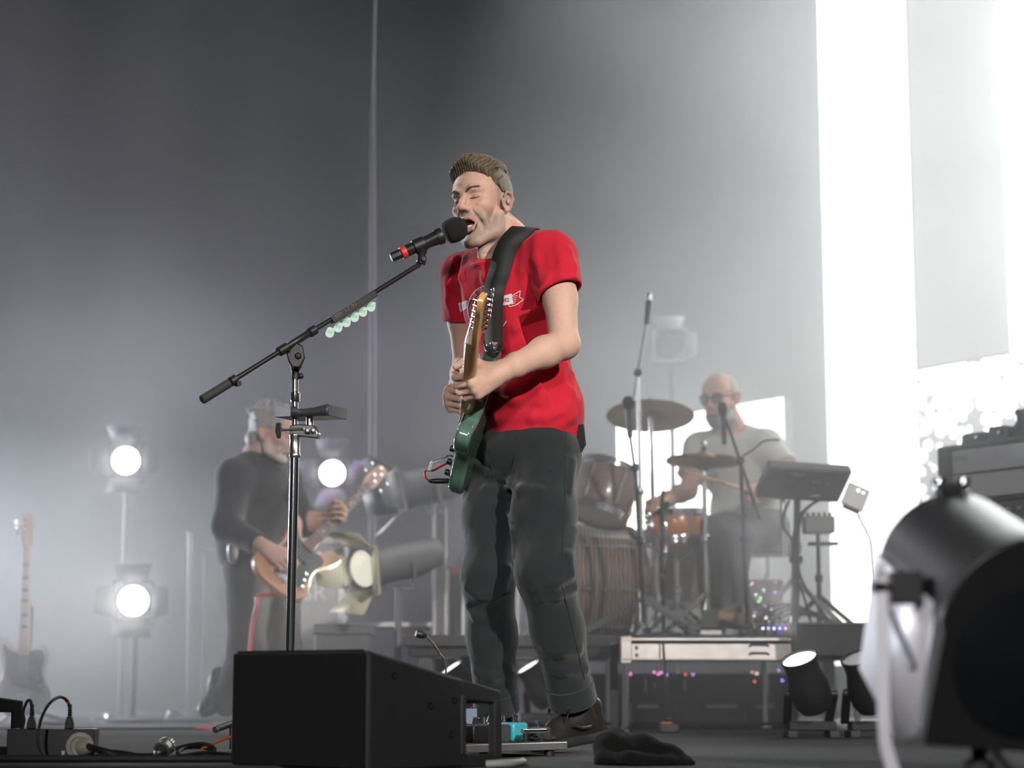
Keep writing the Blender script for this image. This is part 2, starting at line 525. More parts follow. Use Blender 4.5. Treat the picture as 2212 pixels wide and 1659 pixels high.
# ------------------------------------------------------------------ LED screens and a glowing glitter foil behind the drum riser
LD = Vector((0.566, -0.824, 0)); LP = Vector((1.917, 12.0, 0)); LN = Vector((-0.824, -0.566, 0))
def led_mat(name, col, strength, sparkle=False):
    mm = bpy.data.materials.new(name); mm.use_nodes = True
    nt = mm.node_tree; b = nt.nodes['Principled BSDF']
    b.inputs['Base Color'].default_value = (0.02, 0.02, 0.02, 1); b.inputs['Roughness'].default_value = 0.6
    b.inputs['Emission Color'].default_value = (*col, 1); b.inputs['Emission Strength'].default_value = strength
    tc = nt.nodes.new('ShaderNodeTexCoord')
    if sparkle:
        vo = nt.nodes.new('ShaderNodeTexVoronoi'); vo.inputs['Scale'].default_value = 17; vo.inputs['Randomness'].default_value = 1
        nz = nt.nodes.new('ShaderNodeTexNoise'); nz.inputs['Scale'].default_value = 3.2
        sep = nt.nodes.new('ShaderNodeSeparateXYZ')
        nt.links.new(tc.outputs['Object'], vo.inputs['Vector']); nt.links.new(tc.outputs['Object'], nz.inputs['Vector']); nt.links.new(tc.outputs['Object'], sep.inputs[0])
        a = nt.nodes.new('ShaderNodeMath'); a.operation = 'MULTIPLY_ADD'; a.inputs[1].default_value = -0.55; a.inputs[2].default_value = 0.92
        nt.links.new(sep.outputs['Z'], a.inputs[0])
        s_ = nt.nodes.new('ShaderNodeMath'); s_.operation = 'MULTIPLY_ADD'; s_.inputs[1].default_value = 1.3; nt.links.new(nz.outputs['Fac'], s_.inputs[0])
        sub = nt.nodes.new('ShaderNodeMath'); sub.operation = 'MULTIPLY'; sub.inputs[1].default_value = -1.0
        nt.links.new(a.outputs[0], sub.inputs[0]); nt.links.new(sub.outputs[0], s_.inputs[2])
        c = nt.nodes.new('ShaderNodeMath'); c.operation = 'LESS_THAN'
        nt.links.new(vo.outputs['Distance'], c.inputs[0]); nt.links.new(s_.outputs[0], c.inputs[1])
        mr = nt.nodes.new('ShaderNodeMapRange'); mr.inputs['To Min'].default_value = 0.45; mr.inputs['To Max'].default_value = strength
        nt.links.new(c.outputs[0], mr.inputs['Value']); nt.links.new(mr.outputs[0], b.inputs['Emission Strength'])
    return mm
LEDW = led_mat('led_white', (0.98, 1.0, 0.99), 7.0)
LEDG = led_mat('led_grey', (0.95, 0.96, 0.95), 0.30)
FOIL_GLOW = led_mat('led_sparkle', (0.98, 0.98, 1.0), 5.0, True)  # foil glints painted as glowing dots, not a real screen
def led_panel(s0, s1, z0, z1, name, label, m_, back=0.0):
    o = LP + LD * s0 + LN * (-back)
    t = thing(name, label, 'screen', (o.x, o.y, z0), 'screens at the back of the stage')
    b = MB(); b.prism([(0, z0), (s1 - s0, z0), (s1 - s0, z1), (0, z1)], o, LD, (0, 0, 1), LN, -0.09, -0.012); b.build('housing', BLACK, t)
    b = MB(); b.prism([(0.004, z0 + .004), (s1 - s0 - .004, z0 + .004), (s1 - s0 - .004, z1), (0.004, z1)], o, LD, (0, 0, 1), LN, -0.012, 0.0); b.build('display', m_, t)
    return t
led_panel(0.0, 0.735, 0.30, 8.0, 'led_screen', 'tall blown-out white LED screen rising above the tablet stand', LEDW)
led_panel(0.74, 1.45, 2.0, 8.0, 'led_screen', 'pale grey LED screen hung between two bright white ones', LEDG, 0.02)
led_panel(1.455, 3.6, 1.99, 8.0, 'led_screen', 'white LED screen cut off by the photo edge above the amplifiers', LEDW)
led_panel(0.74, 3.4, 0.15, 1.985, 'led_screen', 'low glitter foil panel behind the amplifiers, glints painted as glowing dots', FOIL_GLOW, 0.01)
td = led_panel(-2.10, -0.40, 1.05, 1.965, 'led_screen', 'small bright white LED screen standing behind the drummer', LEDW)
for s in (-1.9, -.6):
    c = LP + LD * s - LN * .05; m = MB(); m.box((c.x, c.y, .53), (.06, .06, 1.06)); m.build('support_post', BLACK, td)
# ------------------------------------------------------------------ drum riser
RZ = 0.40
t = thing('drum_riser', 'low stage riser with raw aluminium front rail under the drums', 'riser', (1.4, 9.4, 0))
A = onfloor(1347, 8.0); B_ = Vector((1.62, 8.05, 0))
rd = (B_ - A).normalized(); rn = Vector((-rd.y, rd.x, 0))
def rp(s, d, z): return A + rd * s + rn * d + Vector((0, 0, z))
RL = (B_ - A).length
m = MB(); m.prism([(0, 0), (RL, 0), (RL, 0.62), (0, 0.62)], rp(0, 0.005, 0), rd, rn, (0, 0, 1), 0.352, 0.37); m.build('deck_board', MATTE, t)
m = MB()
m.bar(rp(0, 0, 0.366), rp(RL, 0, 0.366), 0.03, 0.012)
m.bar(rp(0, 0.008, 0.318), rp(RL, 0.008, 0.318), 0.02, 0.062)
m.bar(rp(0, 0, 0.288), rp(RL, 0, 0.288), 0.034, 0.008)
m.build('front_rail', ALU, t, bevel=0.002)
for s in (0.0,):
    m = MB(); m.bar(rp(s + 0.012, 0.01, 0.27), rp(s + 0.012, 0.01, 0.378), 0.045, 0.045, rd); m.build('corner_casting', ALU, t, bevel=0.004)
for s, d in ((0.012, 0.02), (1.12, 0.02), (0.02, 0.86), (0.70, 0.80), (1.12, 0.86)):
    m = MB(); m.cyl(rp(s, d, 0.02), rp(s, d, 0.30), 0.013 if d > .5 else 0.014, n=14); m.lathe([(0.03, 0), (0.03, 0.01), (0.015, 0.025)], rp(s, d, 0), (0, 0, 1), 14); m.build('leg', CHROME, t)
for s in (0.06, 0.062, 0.62, 1.1):
    pass
for s, z in ((0.055, 0.332), (0.055, 0.303)):
    m = MB(); m.cyl(rp(s, -0.004, z), rp(s, 0.004, z), 0.007, n=10); m.build('bolt', DARK, t)
for z in (0.338, 0.305):
    m = MB(); c = rp(0.545, -0.003, z)
    m.tube([c - rd * 0.04, c - rd * 0.03 + V(0, 0, .006), c + rd * 0.03 + V(0, 0, .006), c + rd * 0.04], 0.005, 8); m.build('latch', DARK, t)
m = MB(); m.box((0.42, 8.3, 0.17), (0.03, 0.06, 0.34)); m.build('side_post', MATTE, t)
t2 = thing('drum_platform', 'black carpeted platform carrying the drum kit behind the rail', 'platform', (1.4, 9.8, 0))
m = MB(); m.box((0.66, 9.78, 0.375), (2.26, 2.2, 0.05)); m.build('carpet_top', CARPET, t2, bevel=0.006)
m = MB(); m.box((0.66, 9.78, 0.33), (2.22, 2.14, 0.04)); m.build('skirt', MATTE, t2)
for x in (-0.38, 1.7):
    for y in (8.76, 10.8):
        m = MB(); m.box((x, y, 0.155), (0.06, 0.06, 0.31)); m.build('leg', DARK, t2)
c0 = at(1805, 1384, 7.85)
t = thing('equipment_case', 'flat black equipment case standing on the riser rail by the uplights', 'case', (c0.x, 7.9, 0.29))
m = MB(); m.box((c0.x, 8.0, 0.362), (0.30, 0.3, 0.128)); m.build('body', MATTE, t, bevel=0.004)
m = MB(); m.box((c0.x, 7.848, 0.423), (0.305, 0.012, 0.01)); m.build('edge_strip', DARK, t)
# ------------------------------------------------------------------ slim cable hanging in front of the backdrop
t = thing('hanging_cable', 'pale slack cable pair hanging down in front of the dark backdrop', 'cable', at(806, 1400, 11.0))
for dx in (0, 7):
    pts = spline([at(811 + dx * .2, -60, 11), at(806 + dx * .3, 120, 11), at(801 + dx, 330, 11), at(800 + dx * 1.4, 600, 11), at(799 + dx * 1.6, 900, 11), at(798 + dx * 1.6, 1250, 11)], 6)
    m = MB(); m.tube(pts, 0.0045, 6); m.build('cable_strand', mat('pale_cable', (0.30, 0.30, 0.30), 0.6), t)
# ------------------------------------------------------------------ bodies
def smooth01(x, a, b):
    t = np.clip((x - a) / (b - a), 0, 1)
    return t * t * (3 - 2 * t)
def head_rot(yaw, pitch=0.0, roll=0.0):
    """columns: his left, forward, up.  yaw 0 looks at the camera, 90 looks to the photo's left"""
    a = math.radians(yaw)
    f = Vector((-math.sin(a), -math.cos(a), 0)); l = Vector((math.cos(a), -math.sin(a), 0)); u = Vector((0, 0, 1))
    M0 = Matrix((l, f, u)).transposed()
    return M0 @ rot('X', -pitch) @ rot('Y', roll)
def head_sdf(S, c, R, neck, jo=0.0, sc=1.0, frown=True, neck_r=0.058, ears=True):
    c = Vector(c)
    def w(x, y, z): return c + R @ (Vector((x, y, z)) * sc)
    Rn = np.array(R)
    def e(p, r, k=0.012, op=1, R2=None): S.ell(w(*p), [q * sc for q in r], np.array(R @ R2) if R2 else Rn, k, op)
    def ch(ps, rs, k=0.01, op=1): S.chain([w(*p) for p in ps], [r * sc for r in rs], k, op)
    e((0, -.008, .042), (.076, .1, .084))
    e((0, .044, .042), (.065, .052, .055), .02)
    e((0, .047, -.018), (.061, .05, .055), .02)
    e((0, .070, -.045), (.036, .030, .025), .015)
    for s in (-1, 1):
        ch([(s * .06, .004, -.04), (s * .054, .018, -.078 - jo * .55), (s * .019, .074 - jo * .35, -.101 - jo)], (.016, .015, .016), .018)
        e((s * .043, .058, -.019), (.022, .026, .019), .016)
    e((0, .036, -.068 - jo * .6), (.046, .045, .040), .02)
    e((0, .079 - jo * .35, -.101 - jo), (.024, .018, .017), .012)
    # brow, sockets, lids
    fr = .0095 if frown else 0.0
    for s in (-1, 1):
        ch([(s * .012, .0945, .026 - fr), (s * .027, .092, .031 - fr * .3), (s * .047, .079, .028)], (.0088, .0090, .008), .012)
        e((s * .031, .104, .0075), (.019, .0195, .0105), .010, -1)
        e((s * .031, .0752, .004), (.0165, .0155, .0120), .004)
        ch([(s * .017, .0925, .002), (s * .031, .0945, -.0005), (s * .046, .0835, .001)], (.0013, .0018, .0013), .002, -1)
        ch([(s * .014, .0955, -.006), (s * .028, .094, -.0125), (s * .042, .085, -.010)], (.0012, .0014, .001), .006, -1)
        if frown:
            for q_, (z0_, z1_) in enumerate(((.004, .012), (.0, .0), (-.004, -.011))):
                ch([(s * .050, .079, z0_), (s * .062, .062, z1_)], (.0010, .0006), .004, -1)
            ch([(s * .012, .0975, .011), (s * .026, .0965, .014), (s * .044, .0865, .012)], (.0012, .0016, .001), .003, -1)
            ch([(s * .005, .107, .018), (s * .007, .105, .036)], (.0012, .0008), .004, -1)
    # nose
    ch([(0, .094, .016), (0, .106, -.008), (0, .1165, -.026)], (.0085, .009, .0115), .009)
    e((0, .1175, -.029), (.0125, .012, .0105), .008)
    for s in (-1, 1):
        e((s * .0125, .104, -.0345), (.0088, .0115, .0085), .007)
        e((s * .0068, .1125, -.0425), (.0036, .0055, .004), .003, -1)
        ch([(s * .033, .076, -.036), (s * .042, .062, -.060), (s * .046, .048, -.086)], (.0085, .0095, .008), .010)
        ch([(s * .021, .0955, -.035), (s * .030, .0835, -.056), (s * .0355, .0695, -.072), (s * .0385, .0625, -.092 - jo * .2)], (.0022, .0032, .0034, .0022), .0045, -1)
    # mouth
    if jo > 0.005:
        e((0, .098, -.068 - jo * .5), (.0250, .036, .008 + jo * .45), .005, -1)
    up = -.0595; lo = -.0685 - jo * 1.05
    ch([(-.027, .083, -.066 - jo * .3), (-.014, .0955, up - .001), (0, .1005, up), (.014, .0955, up - .001), (.027, .083, -.066 - jo * .3)], (.0035, .0052, .0048, .0052, .0035), .005)
    ch([(-.027, .083, -.066 - jo * .4), (-.015, .0905 - jo * .1, lo + .003), (0, .0955 - jo * .15, lo), (.015, .0905 - jo * .1, lo + .003), (.027, .083, -.066 - jo * .4)], (.0035, .006, .0066, .006, .0035), .005)
    if ears:
        for s in (-1, 1):
            R2 = rot('Z', s * 22) @ rot('X', -12)
            e((s * .0795, -.013, -.003), (.0055, .0185, .030), .006, 1, R2)
            ring = [(s * .083, .004, .012), (s * .087, -.008, .027), (s * .0915, -.024, .024), (s * .0925, -.031, .006), (s * .087, -.022, -.016), (s * .081, -.008, -.030)]
            ch(ring, (.003, .0042, .0045, .0045, .0045, .006), .004)
            e((s * .0885, -.009, -.004), (.006, .0085, .013), .004, -1)
    # neck
    S.cone(w(0, -.024, -.02), neck, neck_r * sc, neck_r * 1.06 * sc, 0.014)
    return w
def skin_color(P, c, R, sc=1.0, stubble=0.55, scalp=None, base=(0.60, 0.385, 0.30), jo=0.0, beard_col=(0.30, 0.25, 0.22), hairy=0.0):
    L = (P - np.array(c)) @ np.array(R) / sc
    x, y, z = L[:, 0], L[:, 1], L[:, 2]
    col = np.tile(np.array(base), (len(P), 1))
    def mix(m, c2):
        nonlocal col
        col = col * (1 - m[:, None]) + np.array(c2) * m[:, None]
    n = wav(P, 3, 1900) * 0.6 + wav(P, 5, 90) * 0.4
    near = (np.abs(L) < 0.16).all(1)
    ruddy = np.exp(-(((np.abs(x) - .04) / .022) ** 2 + ((z + .025) / .022) ** 2)) + np.exp(-((x / .016) ** 2 + ((z + .03) / .014) ** 2)) * (y > .1)
    mix(np.where(near, np.clip(ruddy, 0, 1) * .45, 0), (0.62, 0.30, 0.235))
    ear = near & (np.abs(x) > .076) & (z < .04)
    mix(ear * 0.55, (0.64, 0.29, 0.24))
    if scalp is not None:
        ye = np.interp(z, [-.06, -.03, -.012, .0, .03, .07, .10], [-.045, -.032, .012, .020, .032, .050, .055])
        hm = smooth01(ye - y, -.004, .016) * smooth01(z, -.055, -.03) * near
        mix(np.clip(hm * (.72 + .4 * n), 0, 1), scalp)
    st = smooth01(-z, .03, .055) * smooth01(y, -.03, .02) * (1 - smooth01(-z, .135 + jo, .17 + jo)) * near
    mix(np.clip(st * stubble * (0.75 + 0.5 * n), 0, 1), beard_col)
    lipm = near & (np.abs(x) < .029) & (y > .082)
    up = -.0595; lo = -.0685 - jo * 1.05
    ul = np.exp(-((z - up + .001 + np.abs(x) * .28) / .0042) ** 2); ll = np.exp(-((z - lo - np.abs(x) * .5) / .005) ** 2)
    mix(np.where(lipm, np.clip(ul + ll, 0, 1) * .75, 0), (0.50, 0.19, 0.17))
    inm = near & (np.abs(x) < .026) & (y < .088) & (y > .03) & (z < up - .004) & (z > lo + .004) & (((x / .0245) ** 2 + ((z - (up + lo) / 2) / ((up - lo) / 2 + .001)) ** 2) < 1.0)
    mix(inm * 0.9, (0.16, 0.045, 0.04))
    lash = near & (np.abs(np.abs(x) - .031) < .016) & (y > .07)
    mix(np.where(lash, np.exp(-((z - .0005) / .0022) ** 2) * .8, 0), (0.08, 0.05, 0.04))
    sh = near & (np.abs(np.abs(x) - .031) < .022)
    mix(np.where(sh, np.exp(-((z - .003) / .012) ** 2) * .45, 0), (0.44, 0.22, 0.18))
    br = near & (np.abs(x) > .008) & (np.abs(x) < .05) & (y > .06)
    bz = .030 - .006 * np.exp(-((np.abs(x) - .008) / .012) ** 2)
    mix(np.where(br, np.exp(-((z - bz) / .0048) ** 2) * np.clip(.55 + .5 * n, 0, 1), 0), (0.20, 0.135, 0.09))
    return np.clip(col * (1 + 0.05 * n[:, None]), 0, 1)
FINGERS = (((.092, .027, 0), (.045, .027, .021), .0094), ((.096, .006, .003), (.049, .031, .022), .0096), ((.091, -.015, .001), (.046, .029, .022), .0091), ((.082, -.034, -.004), (.036, .022, .019), .0081))
def hand_sdf(S, wrist, X, Z, side, curls, thumb, sc=1.0, spread=4.0, wr=0.026):
    """side +1 right hand, -1 left; curls: per finger three bend angles; thumb: local points from its root"""
    X = Vector(X).normalized(); Z = Vector(Z); Z = (Z - X * Z.dot(X)).normalized(); Y = Z.cross(X) * side
    W = Vector(wrist)
    def w(p): return W + (X * p[0] + Y * p[1] + Z * p[2]) * sc
    S.chain([w((-.012, 0, 0)), w((.03, .0, .001))], [wr, .024 * sc], .02)
    for i, (kn, bl, r) in enumerate(FINGERS):
        S.cone(w((.018, kn[1] * .55, 0)), w((kn[0] * .98, kn[1], kn[2])), .0155 * sc, .0112 * sc, .016)
        S.ell(w(kn), .0112 * sc, k=.008)
    S.ell(w((.055, -.002, -.006)), (.034 * sc, .034 * sc, .013 * sc), np.array(Matrix((X, Y, Z)).transposed()), .02)
    for i, (kn, bl, r) in enumerate(FINGERS):
        p = Vector(kn); ang = 0.0; sp = math.radians(spread * (1.2 - i * 0.9))
        pts = [p.copy()]
        for b in range(3):
            ang += math.radians(curls[i][b])
            d = Vector((math.cos(ang) * math.cos(sp), math.sin(sp), -math.sin(ang)))
            p = p + d * bl[b]; pts.append(p.copy())
        rs = [r * 1.02, r * .98, r * .9, r * .78]
        for b in range(3):
            S.cone(w(pts[b]), w(pts[b + 1]), rs[b] * sc, rs[b + 1] * sc, .0035)
    S.cone(w((.015, .015, -.008)), w(thumb[0]), .016 * sc, .014 * sc, .018)
    tr = (.0135, .0115, .0095)
    for b in range(len(thumb) - 1):
        S.cone(w(thumb[b]), w(thumb[b + 1]), tr[b] * sc, tr[b + 1] * sc, .006)
    return w
def arm_sdf(S, sh, el, wr, ru=0.047, re=0.040, rw=0.026, k=0.02):
    sh, el, wr = Vector(sh), Vector(el), Vector(wr)
    S.cone(sh, sh.lerp(el, .5), ru * 1.08, ru, k)
    S.cone(sh.lerp(el, .5), el, ru, re, k)
    S.ell(el, re * 1.02, k=.01)
    m_ = el.lerp(wr, .3)
    S.cone(el, m_, re, re * 1.03, k)
    S.cone(m_, el.lerp(wr, .75), re * 1.03, rw * 1.15, k)
    S.cone(el.lerp(wr, .75), wr, rw * 1.15, rw, k)
SKIN = mat('skin', (0.6, 0.38, 0.3), 0.54, var=0.05, vscale=120, bump=0.12, bscale=900, attr='Col', sss=0.12, spec=0.32)
HAIR = mat('hair', (0.2, 0.15, 0.1), 0.42, var=0.25, vscale=420, bump=0.5, bscale=900, attr='Col', spec=0.4)
def bvh_of(o):
    me = o.data; off = Vector((0, 0, 0)); q = o
    while q is not None:
        off = off + Vector(q.location); q = q.parent
    return BVHTree.FromPolygons([v.co + off for v in me.vertices], [tuple(p.vertices) for p in me.polygons])
CAMP = Vector((0, 0, CAM_H))
def hit(bvh, px, py, lift=0.0, fallback=None):
    d = (at(px, py, 5.0) - CAMP).normalized()
    p, n, i, dist = bvh.ray_cast(CAMP, d)
    if p is None:
        return None if fallback is None else at(px, py, fallback)
    return p - d * lift
def decal(bvh, polys, lift=0.0015, fb=5.55):
    """polys: list of (pixel verts, faces); drapes flat print onto a cloth mesh"""
    m_ = MB()
    for vs, fs in polys:
        m_.add([hit(bvh, x, y, lift, fb) for x, y in vs], fs)
    return m_
def shoe_parts(parent, heel, toe, um, sm, sock_top=None, laces=True, sc=1.0, lm=None):
    """trainer with separate sole, upper, laces; heel and toe are sole-bottom points"""
    heel, toe = Vector(heel), Vector(toe)
    f = (toe - heel).normalized(); l = Vector((f.y, -f.x, 0)).normalized() * -1; u = f.cross(l) * -1
    if u.z < 0: u = -u
    def w(x, y, z): return heel + f * x + l * y + u * z
    Rm = np.array(Matrix((f, l, u)).transposed())
    Ls = (toe - heel).length
    S = Sdf()
    S.ell(w(.048, 0, .014), (.052, .036, .018), Rm, .01); S.ell(w(Ls * .70, -.004, .014), (.075, .048, .017), Rm, .02); S.cone(w(.05, 0, .015), w(Ls * .7, 0, .015), .030, .036, .02)
    S.ell(w(Ls - .055, -.003, .015), (.055, .042, .017), Rm, .02)
    S.plane(w(0, 0, 0.0), -u, .003); S.plane(w(0, 0, .030), u, .004)
    P, Q = S.mesh(.004); np_mesh('sole', P, Q, sm, parent)
    S = Sdf()
    S.ell(w(.045, 0, .055), (.046, .034, .05), Rm, .01); S.ell(w(.10, 0, .055), (.06, .036, .048), Rm, .02)
    S.cone(w(.10, 0, .07), w(Ls * .62, -.002, .05), .036, .034, .02)
    S.ell(w(Ls * .72, -.004, .032), (.07, .043, .03), Rm, .02); S.ell(w(Ls - .06, -.003, .028), (.052, .04, .026), Rm, .015)
    S.cone(w(.045, 0, .10), w(.1, 0, .092), .034, .036, .015)
    S.ell(w(.063, 0, .135), (.045, .024, .045), Rm, .006, -1)
    S.plane(w(0, 0, .024), -u, .003)
    for s in (-1, 1):
        S.chain([w(.13, s * .046, .085), w(.15, s * .05, .055), w(.12, s * .05, .03)], [.002] * 3, .004, -1)
        S.chain([w(.03, s * .037, .05), w(.05, s * .042, .085)], [.0018] * 2, .004, -1)
    P, Q = S.mesh(.0032); np_mesh('upper', P, Q, um, parent)
    m_ = MB()
    for s in (-1, 1):
        c = [w(.085, s * .0445, .062), w(.10, s * .0455, .050), w(.135, s * .046, .050), w(.18, s * .044, .062)]
        cc = spline(c, 5); m_.tube(cc, [.001 + .004 * math.sin(PI * i / (len(cc) - 1)) for i in range(len(cc))], 6)
    m_.build('side_emblem', um, parent)
    if laces:
        lm = lm or BLACK
        for i in range(5):
            x = .125 + i * .018; z = .098 - i * .0105
            m_ = MB(); m_.tube(spline([w(x, -.022, z - .014), w(x, -.008, z - .001), w(x, .008, z - .001), w(x, .022, z - .014)], 4), .0028, 6); m_.build('lace', lm, parent)
        for s, r in ((-1, .05), (1, .06)):
            m_ = MB(); b = w(.115, s * .006, .105)
            pts = spline([b, b + u * .02 + l * s * .02 + f * .02, b + u * .006 + l * s * .035 + f * r, b - u * .03 + l * s * .03 + f * (r + .015)], 5)
            for i in range(len(pts) - 1):
                m_.bar(pts[i], pts[i + 1], .009, .0018, u)
            m_.build('lace_end', lm, parent)
    if sock_top is not None:
        m_ = MB(); m_.tube([w(.062, 0, .06), sock_top], [.036, .037], 16); m_.build('sock', mat('black_sock', (0.012, 0.012, 0.012), 0.9, bump=.4, bscale=500), parent)

def brow_lash(parent, body_o, hw, HR, sc, col=(0.14, 0.09, 0.06), frown=.0095, n=84, lashes=True, seed=1):
    """short brow hairs and closed lash lines laid on the face"""
    bv = bvh_of(body_o); f = HR @ V(0, 1, 0); r_ = random.Random(seed)
    hm_ = mat('brow_hair_%d' % seed, col, .6)
    def onface(x, z, lift=.0):
        p, nn, i, d = bv.ray_cast(hw(x, .2, z), -f)
        return (p + f * lift) if p is not None else hw(x, .09, z)
    for s in (-1, 1):
        m_ = MB()
        for i in range(n):
            u = i / (n - 1); x = .010 + .038 * u; z = .0285 + .004 * math.sin(u * PI * .8) - frown * (1 - u) ** 2 + r_.uniform(-.0036, .0036)
            a = onface(s * x, z, .0003); b = onface(s * (x + .006), z + .0022 * (1 - u) , .0018)
            m_.tube([a, b], [.0009, .00035], 4)
        m_.build('eyebrow', hm_, parent, kind='stuff')
        if lashes:
            m_ = MB(); pts = [onface(s * (.0165 + .030 * q / 8), .0012 - .0026 * math.sin(PI * q / 8), .0004) for q in range(9)]
            m_.tube(pts, [.0005] + [.0011] * 7 + [.0005], 5); m_.build('eyelash', mat('lash', (0.03, 0.02, 0.016), .6), parent)
# ------------------------------------------------------------------ the singer
SA = 45.0
SF = Vector((-math.sin(math.radians(SA)), -math.cos(math.radians(SA)), 0)); SL = Vector((math.cos(math.radians(SA)), -math.sin(math.radians(SA)), 0))
SR3 = Matrix((SL, SF, Vector((0, 0, 1)))).transposed(); SRn = np.array(SR3)
J = dict(neck=at(1090, 528, 5.695), lsh=at(1203, 556, 5.55), lel=at(1218, 742, 5.46), lwr=at(1076, 806, 5.29),
         rsh=at(992, 590, 5.80), rel=at(1008, 792, 5.86), rwr=at(990, 846, 5.665),
         lhip=at(1183, 985, 5.60), rhip=at(1072, 985, 5.74), lkn=at(1178, 1236, 5.47), rkn=at(1054, 1246, 5.62), lan=at(1236, 1508, 5.63), ran=at(1072, 1526, 5.76))
foot = onfloor(1150, 5.65)
singer = thing('person', 'singing man in a red printed t-shirt and dark trousers playing a green guitar', 'person', foot)
HC = at(1042, 446, 5.645); HR = head_rot(33, -1, -6); HS = 0.955
JO = 0.026
S = Sdf()
hw = head_sdf(S, HC, HR, J['neck'], jo=JO, sc=HS, neck_r=.052)
for s in (-1, 1):
    S.cone(hw(s * .05, -.026, -.045), J['neck'] + SL * s * .022 + SF * .052 + V(0, 0, -.035), .011, .010, .012)
S.ell(hw(0, .018, -.150), (.013, .014, .022), np.array(HR), .02)
# torso core below the shirt
S.cone(J['neck'], at(1105, 640, 5.68), .075, .10, .05)
S.cone(J['lsh'], J['rsh'], .05, .05, .05)
arm_sdf(S, J['lsh'], J['lel'], J['lwr'], .0465, .041, .027)
arm_sdf(S, J['rsh'], J['rel'], J['rwr'], .044, .038, .027)
# fretting hand: back of the hand to the camera, fingers curling under the neck
LX = (at(1012, 836, 5.24) - J['lwr'])
lw = hand_sdf(S, J['lwr'], LX, V(-0.12, -0.86, -0.42), -1, ((58, 62, 40), (62, 64, 45), (60, 62, 45), (55, 60, 45)),
              [(.045, .045, -.022), (.072, .058, -.036), (.094, .052, -.052)], .98, 3.0, .027)
# strumming hand: loose fist in front of the strings
rw_ = hand_sdf(S, J['rwr'], V(-0.30, -0.86, -0.34), V(-0.95, 0.25, 0.12), 1, ((66, 86, 45), (72, 88, 45), (74, 88, 45), (72, 86, 45)),
               [(.045, .036, -.03), (.068, .034, -.046), (.09, .026, -.044)], .95, 2.0, .027)
P, Q = S.mesh(.0026)
col = skin_color(P, HC, HR, HS, stubble=.85, jo=JO, scalp=(.26, .21, .17), beard_col=(.27, .225, .195))
body = np_mesh('body', P, Q, SKIN, singer, col)
brow_lash(singer, body, hw, HR, HS)
# --- face details
m = MB(); m.ell(hw(0, .048, -.079), (.016, .026, .0075), HR @ rot('X', 12)); m.build('tongue', mat('tongue', (0.42, 0.13, 0.12), 0.35), singer)
m = MB()
for i in range(-3, 4):
    m.ell(hw(i * .0050, .0825 - abs(i) * .0014, -.0815), (.0027, .0022, .0042), HR, 10, 6)
m.build('lower_teeth', mat('teeth', (0.78, 0.72, 0.62), 0.25), singer)
for s in (-1, 1):
    m = MB(); m.ell(hw(s * .0885, -.009, -.004), (.005, .006, .008), HR); m.build('ear_monitor', mat('clear_acrylic', (0.45, 0.36, 0.42), 0.12, spec=.8), singer)
# --- hair: swept quiff on top, clipped sides
H = Sdf()
H.ell(hw(0, -.010, .046), (.0795, .1015, .087), np.array(HR), .01)
H.ell(hw(0, .090, .025), (.10, .064, .078), np.array(HR), .02, -1)
H.ell(hw(0, .045, -.035), (.12, .075, .090), np.array(HR), .02, -1)
H.plane(hw(0, -.03, -.046), HR @ V(0, -.22, -1), .01)
for s in (-1, 1):
    H.ell(hw(s * .084, -.012, -.008), (.03, .026, .036), np.array(HR), .006, -1)
H.ell(hw(0, -.016, .070), (.070, .090, .070), np.array(HR), .012)
H.ell(hw(0, .098, .055), (.075, .040, .060), np.array(HR), .01, -1)
rr = random.Random(3)
LOCKS = []
for i in range(58):
    x = -.060 + .120 * (i % 29) / 28 + rr.uniform(-.002, .002); lay = i // 29
    q = 1 - (x / .066) ** 2 * .75
    h0 = .082 - abs(x) * .22
    y0 = .070 - (x / .06) ** 2 * .022 - lay * .03
    up = (.064 + rr.uniform(-.004, .005)) * (.6 + .4 * q) * (1.0 - .45 * smooth01(np.array([x]), .0, .06)[0])
    sw = .006 + rr.uniform(-.004, .004)
    def ze(xx, yy, c=0.0): return .046 + .085 * math.sqrt(max(.02, 1 - ((yy + .01) / .1) ** 2 - (xx / .078) ** 2)) + c
    pts = [(x, y0, h0 + lay * .010), (x - .004, y0 + .012 * (1 - lay), h0 + up * .72 + lay * .008), (x, y0 - .014, h0 + up), (x * .98 + sw, y0 - .05, max(ze(x, y0 - .05, .016), h0 + up * .8)), (x * .95 + sw, y0 - .085, ze(x * .95, y0 - .085, .010)), (x * .9 + sw * .5, y0 - .118 + .5 * abs(x), ze(x * .9, y0 - .118 + .5 * abs(x), .004))]
    LOCKS.append([hw(*p) for p in pts])
    H.chain(LOCKS[-1], [.0055, .0075, .0080, .0076, .0068, .005], .0035)
P, Q = H.mesh(.0026, disp=lambda P: .0016 * np.sin(((P - np.array(HC)) @ np.array(HR))[:, 0] * 760 + 2.5 * wav(P, 8, 70)) + .0006 * wav(P, 9, 900))
Lh = (P - np.array(HC)) @ np.array(HR)
g = smooth01(-Lh[:, 2], -.065, .02)
n_ = wav(P, 12, 500)
hc = np.array((0.10, 0.070, 0.043)) * (1 + .35 * n_[:, None])
hc = hc * (1 - g[:, None]) + np.array((0.185, 0.148, 0.12)) * g[:, None]
hair = np_mesh('hair', P, Q, HAIR, singer, np.clip(hc, 0.01, 1), relax=0)
m = MB(); cols = []
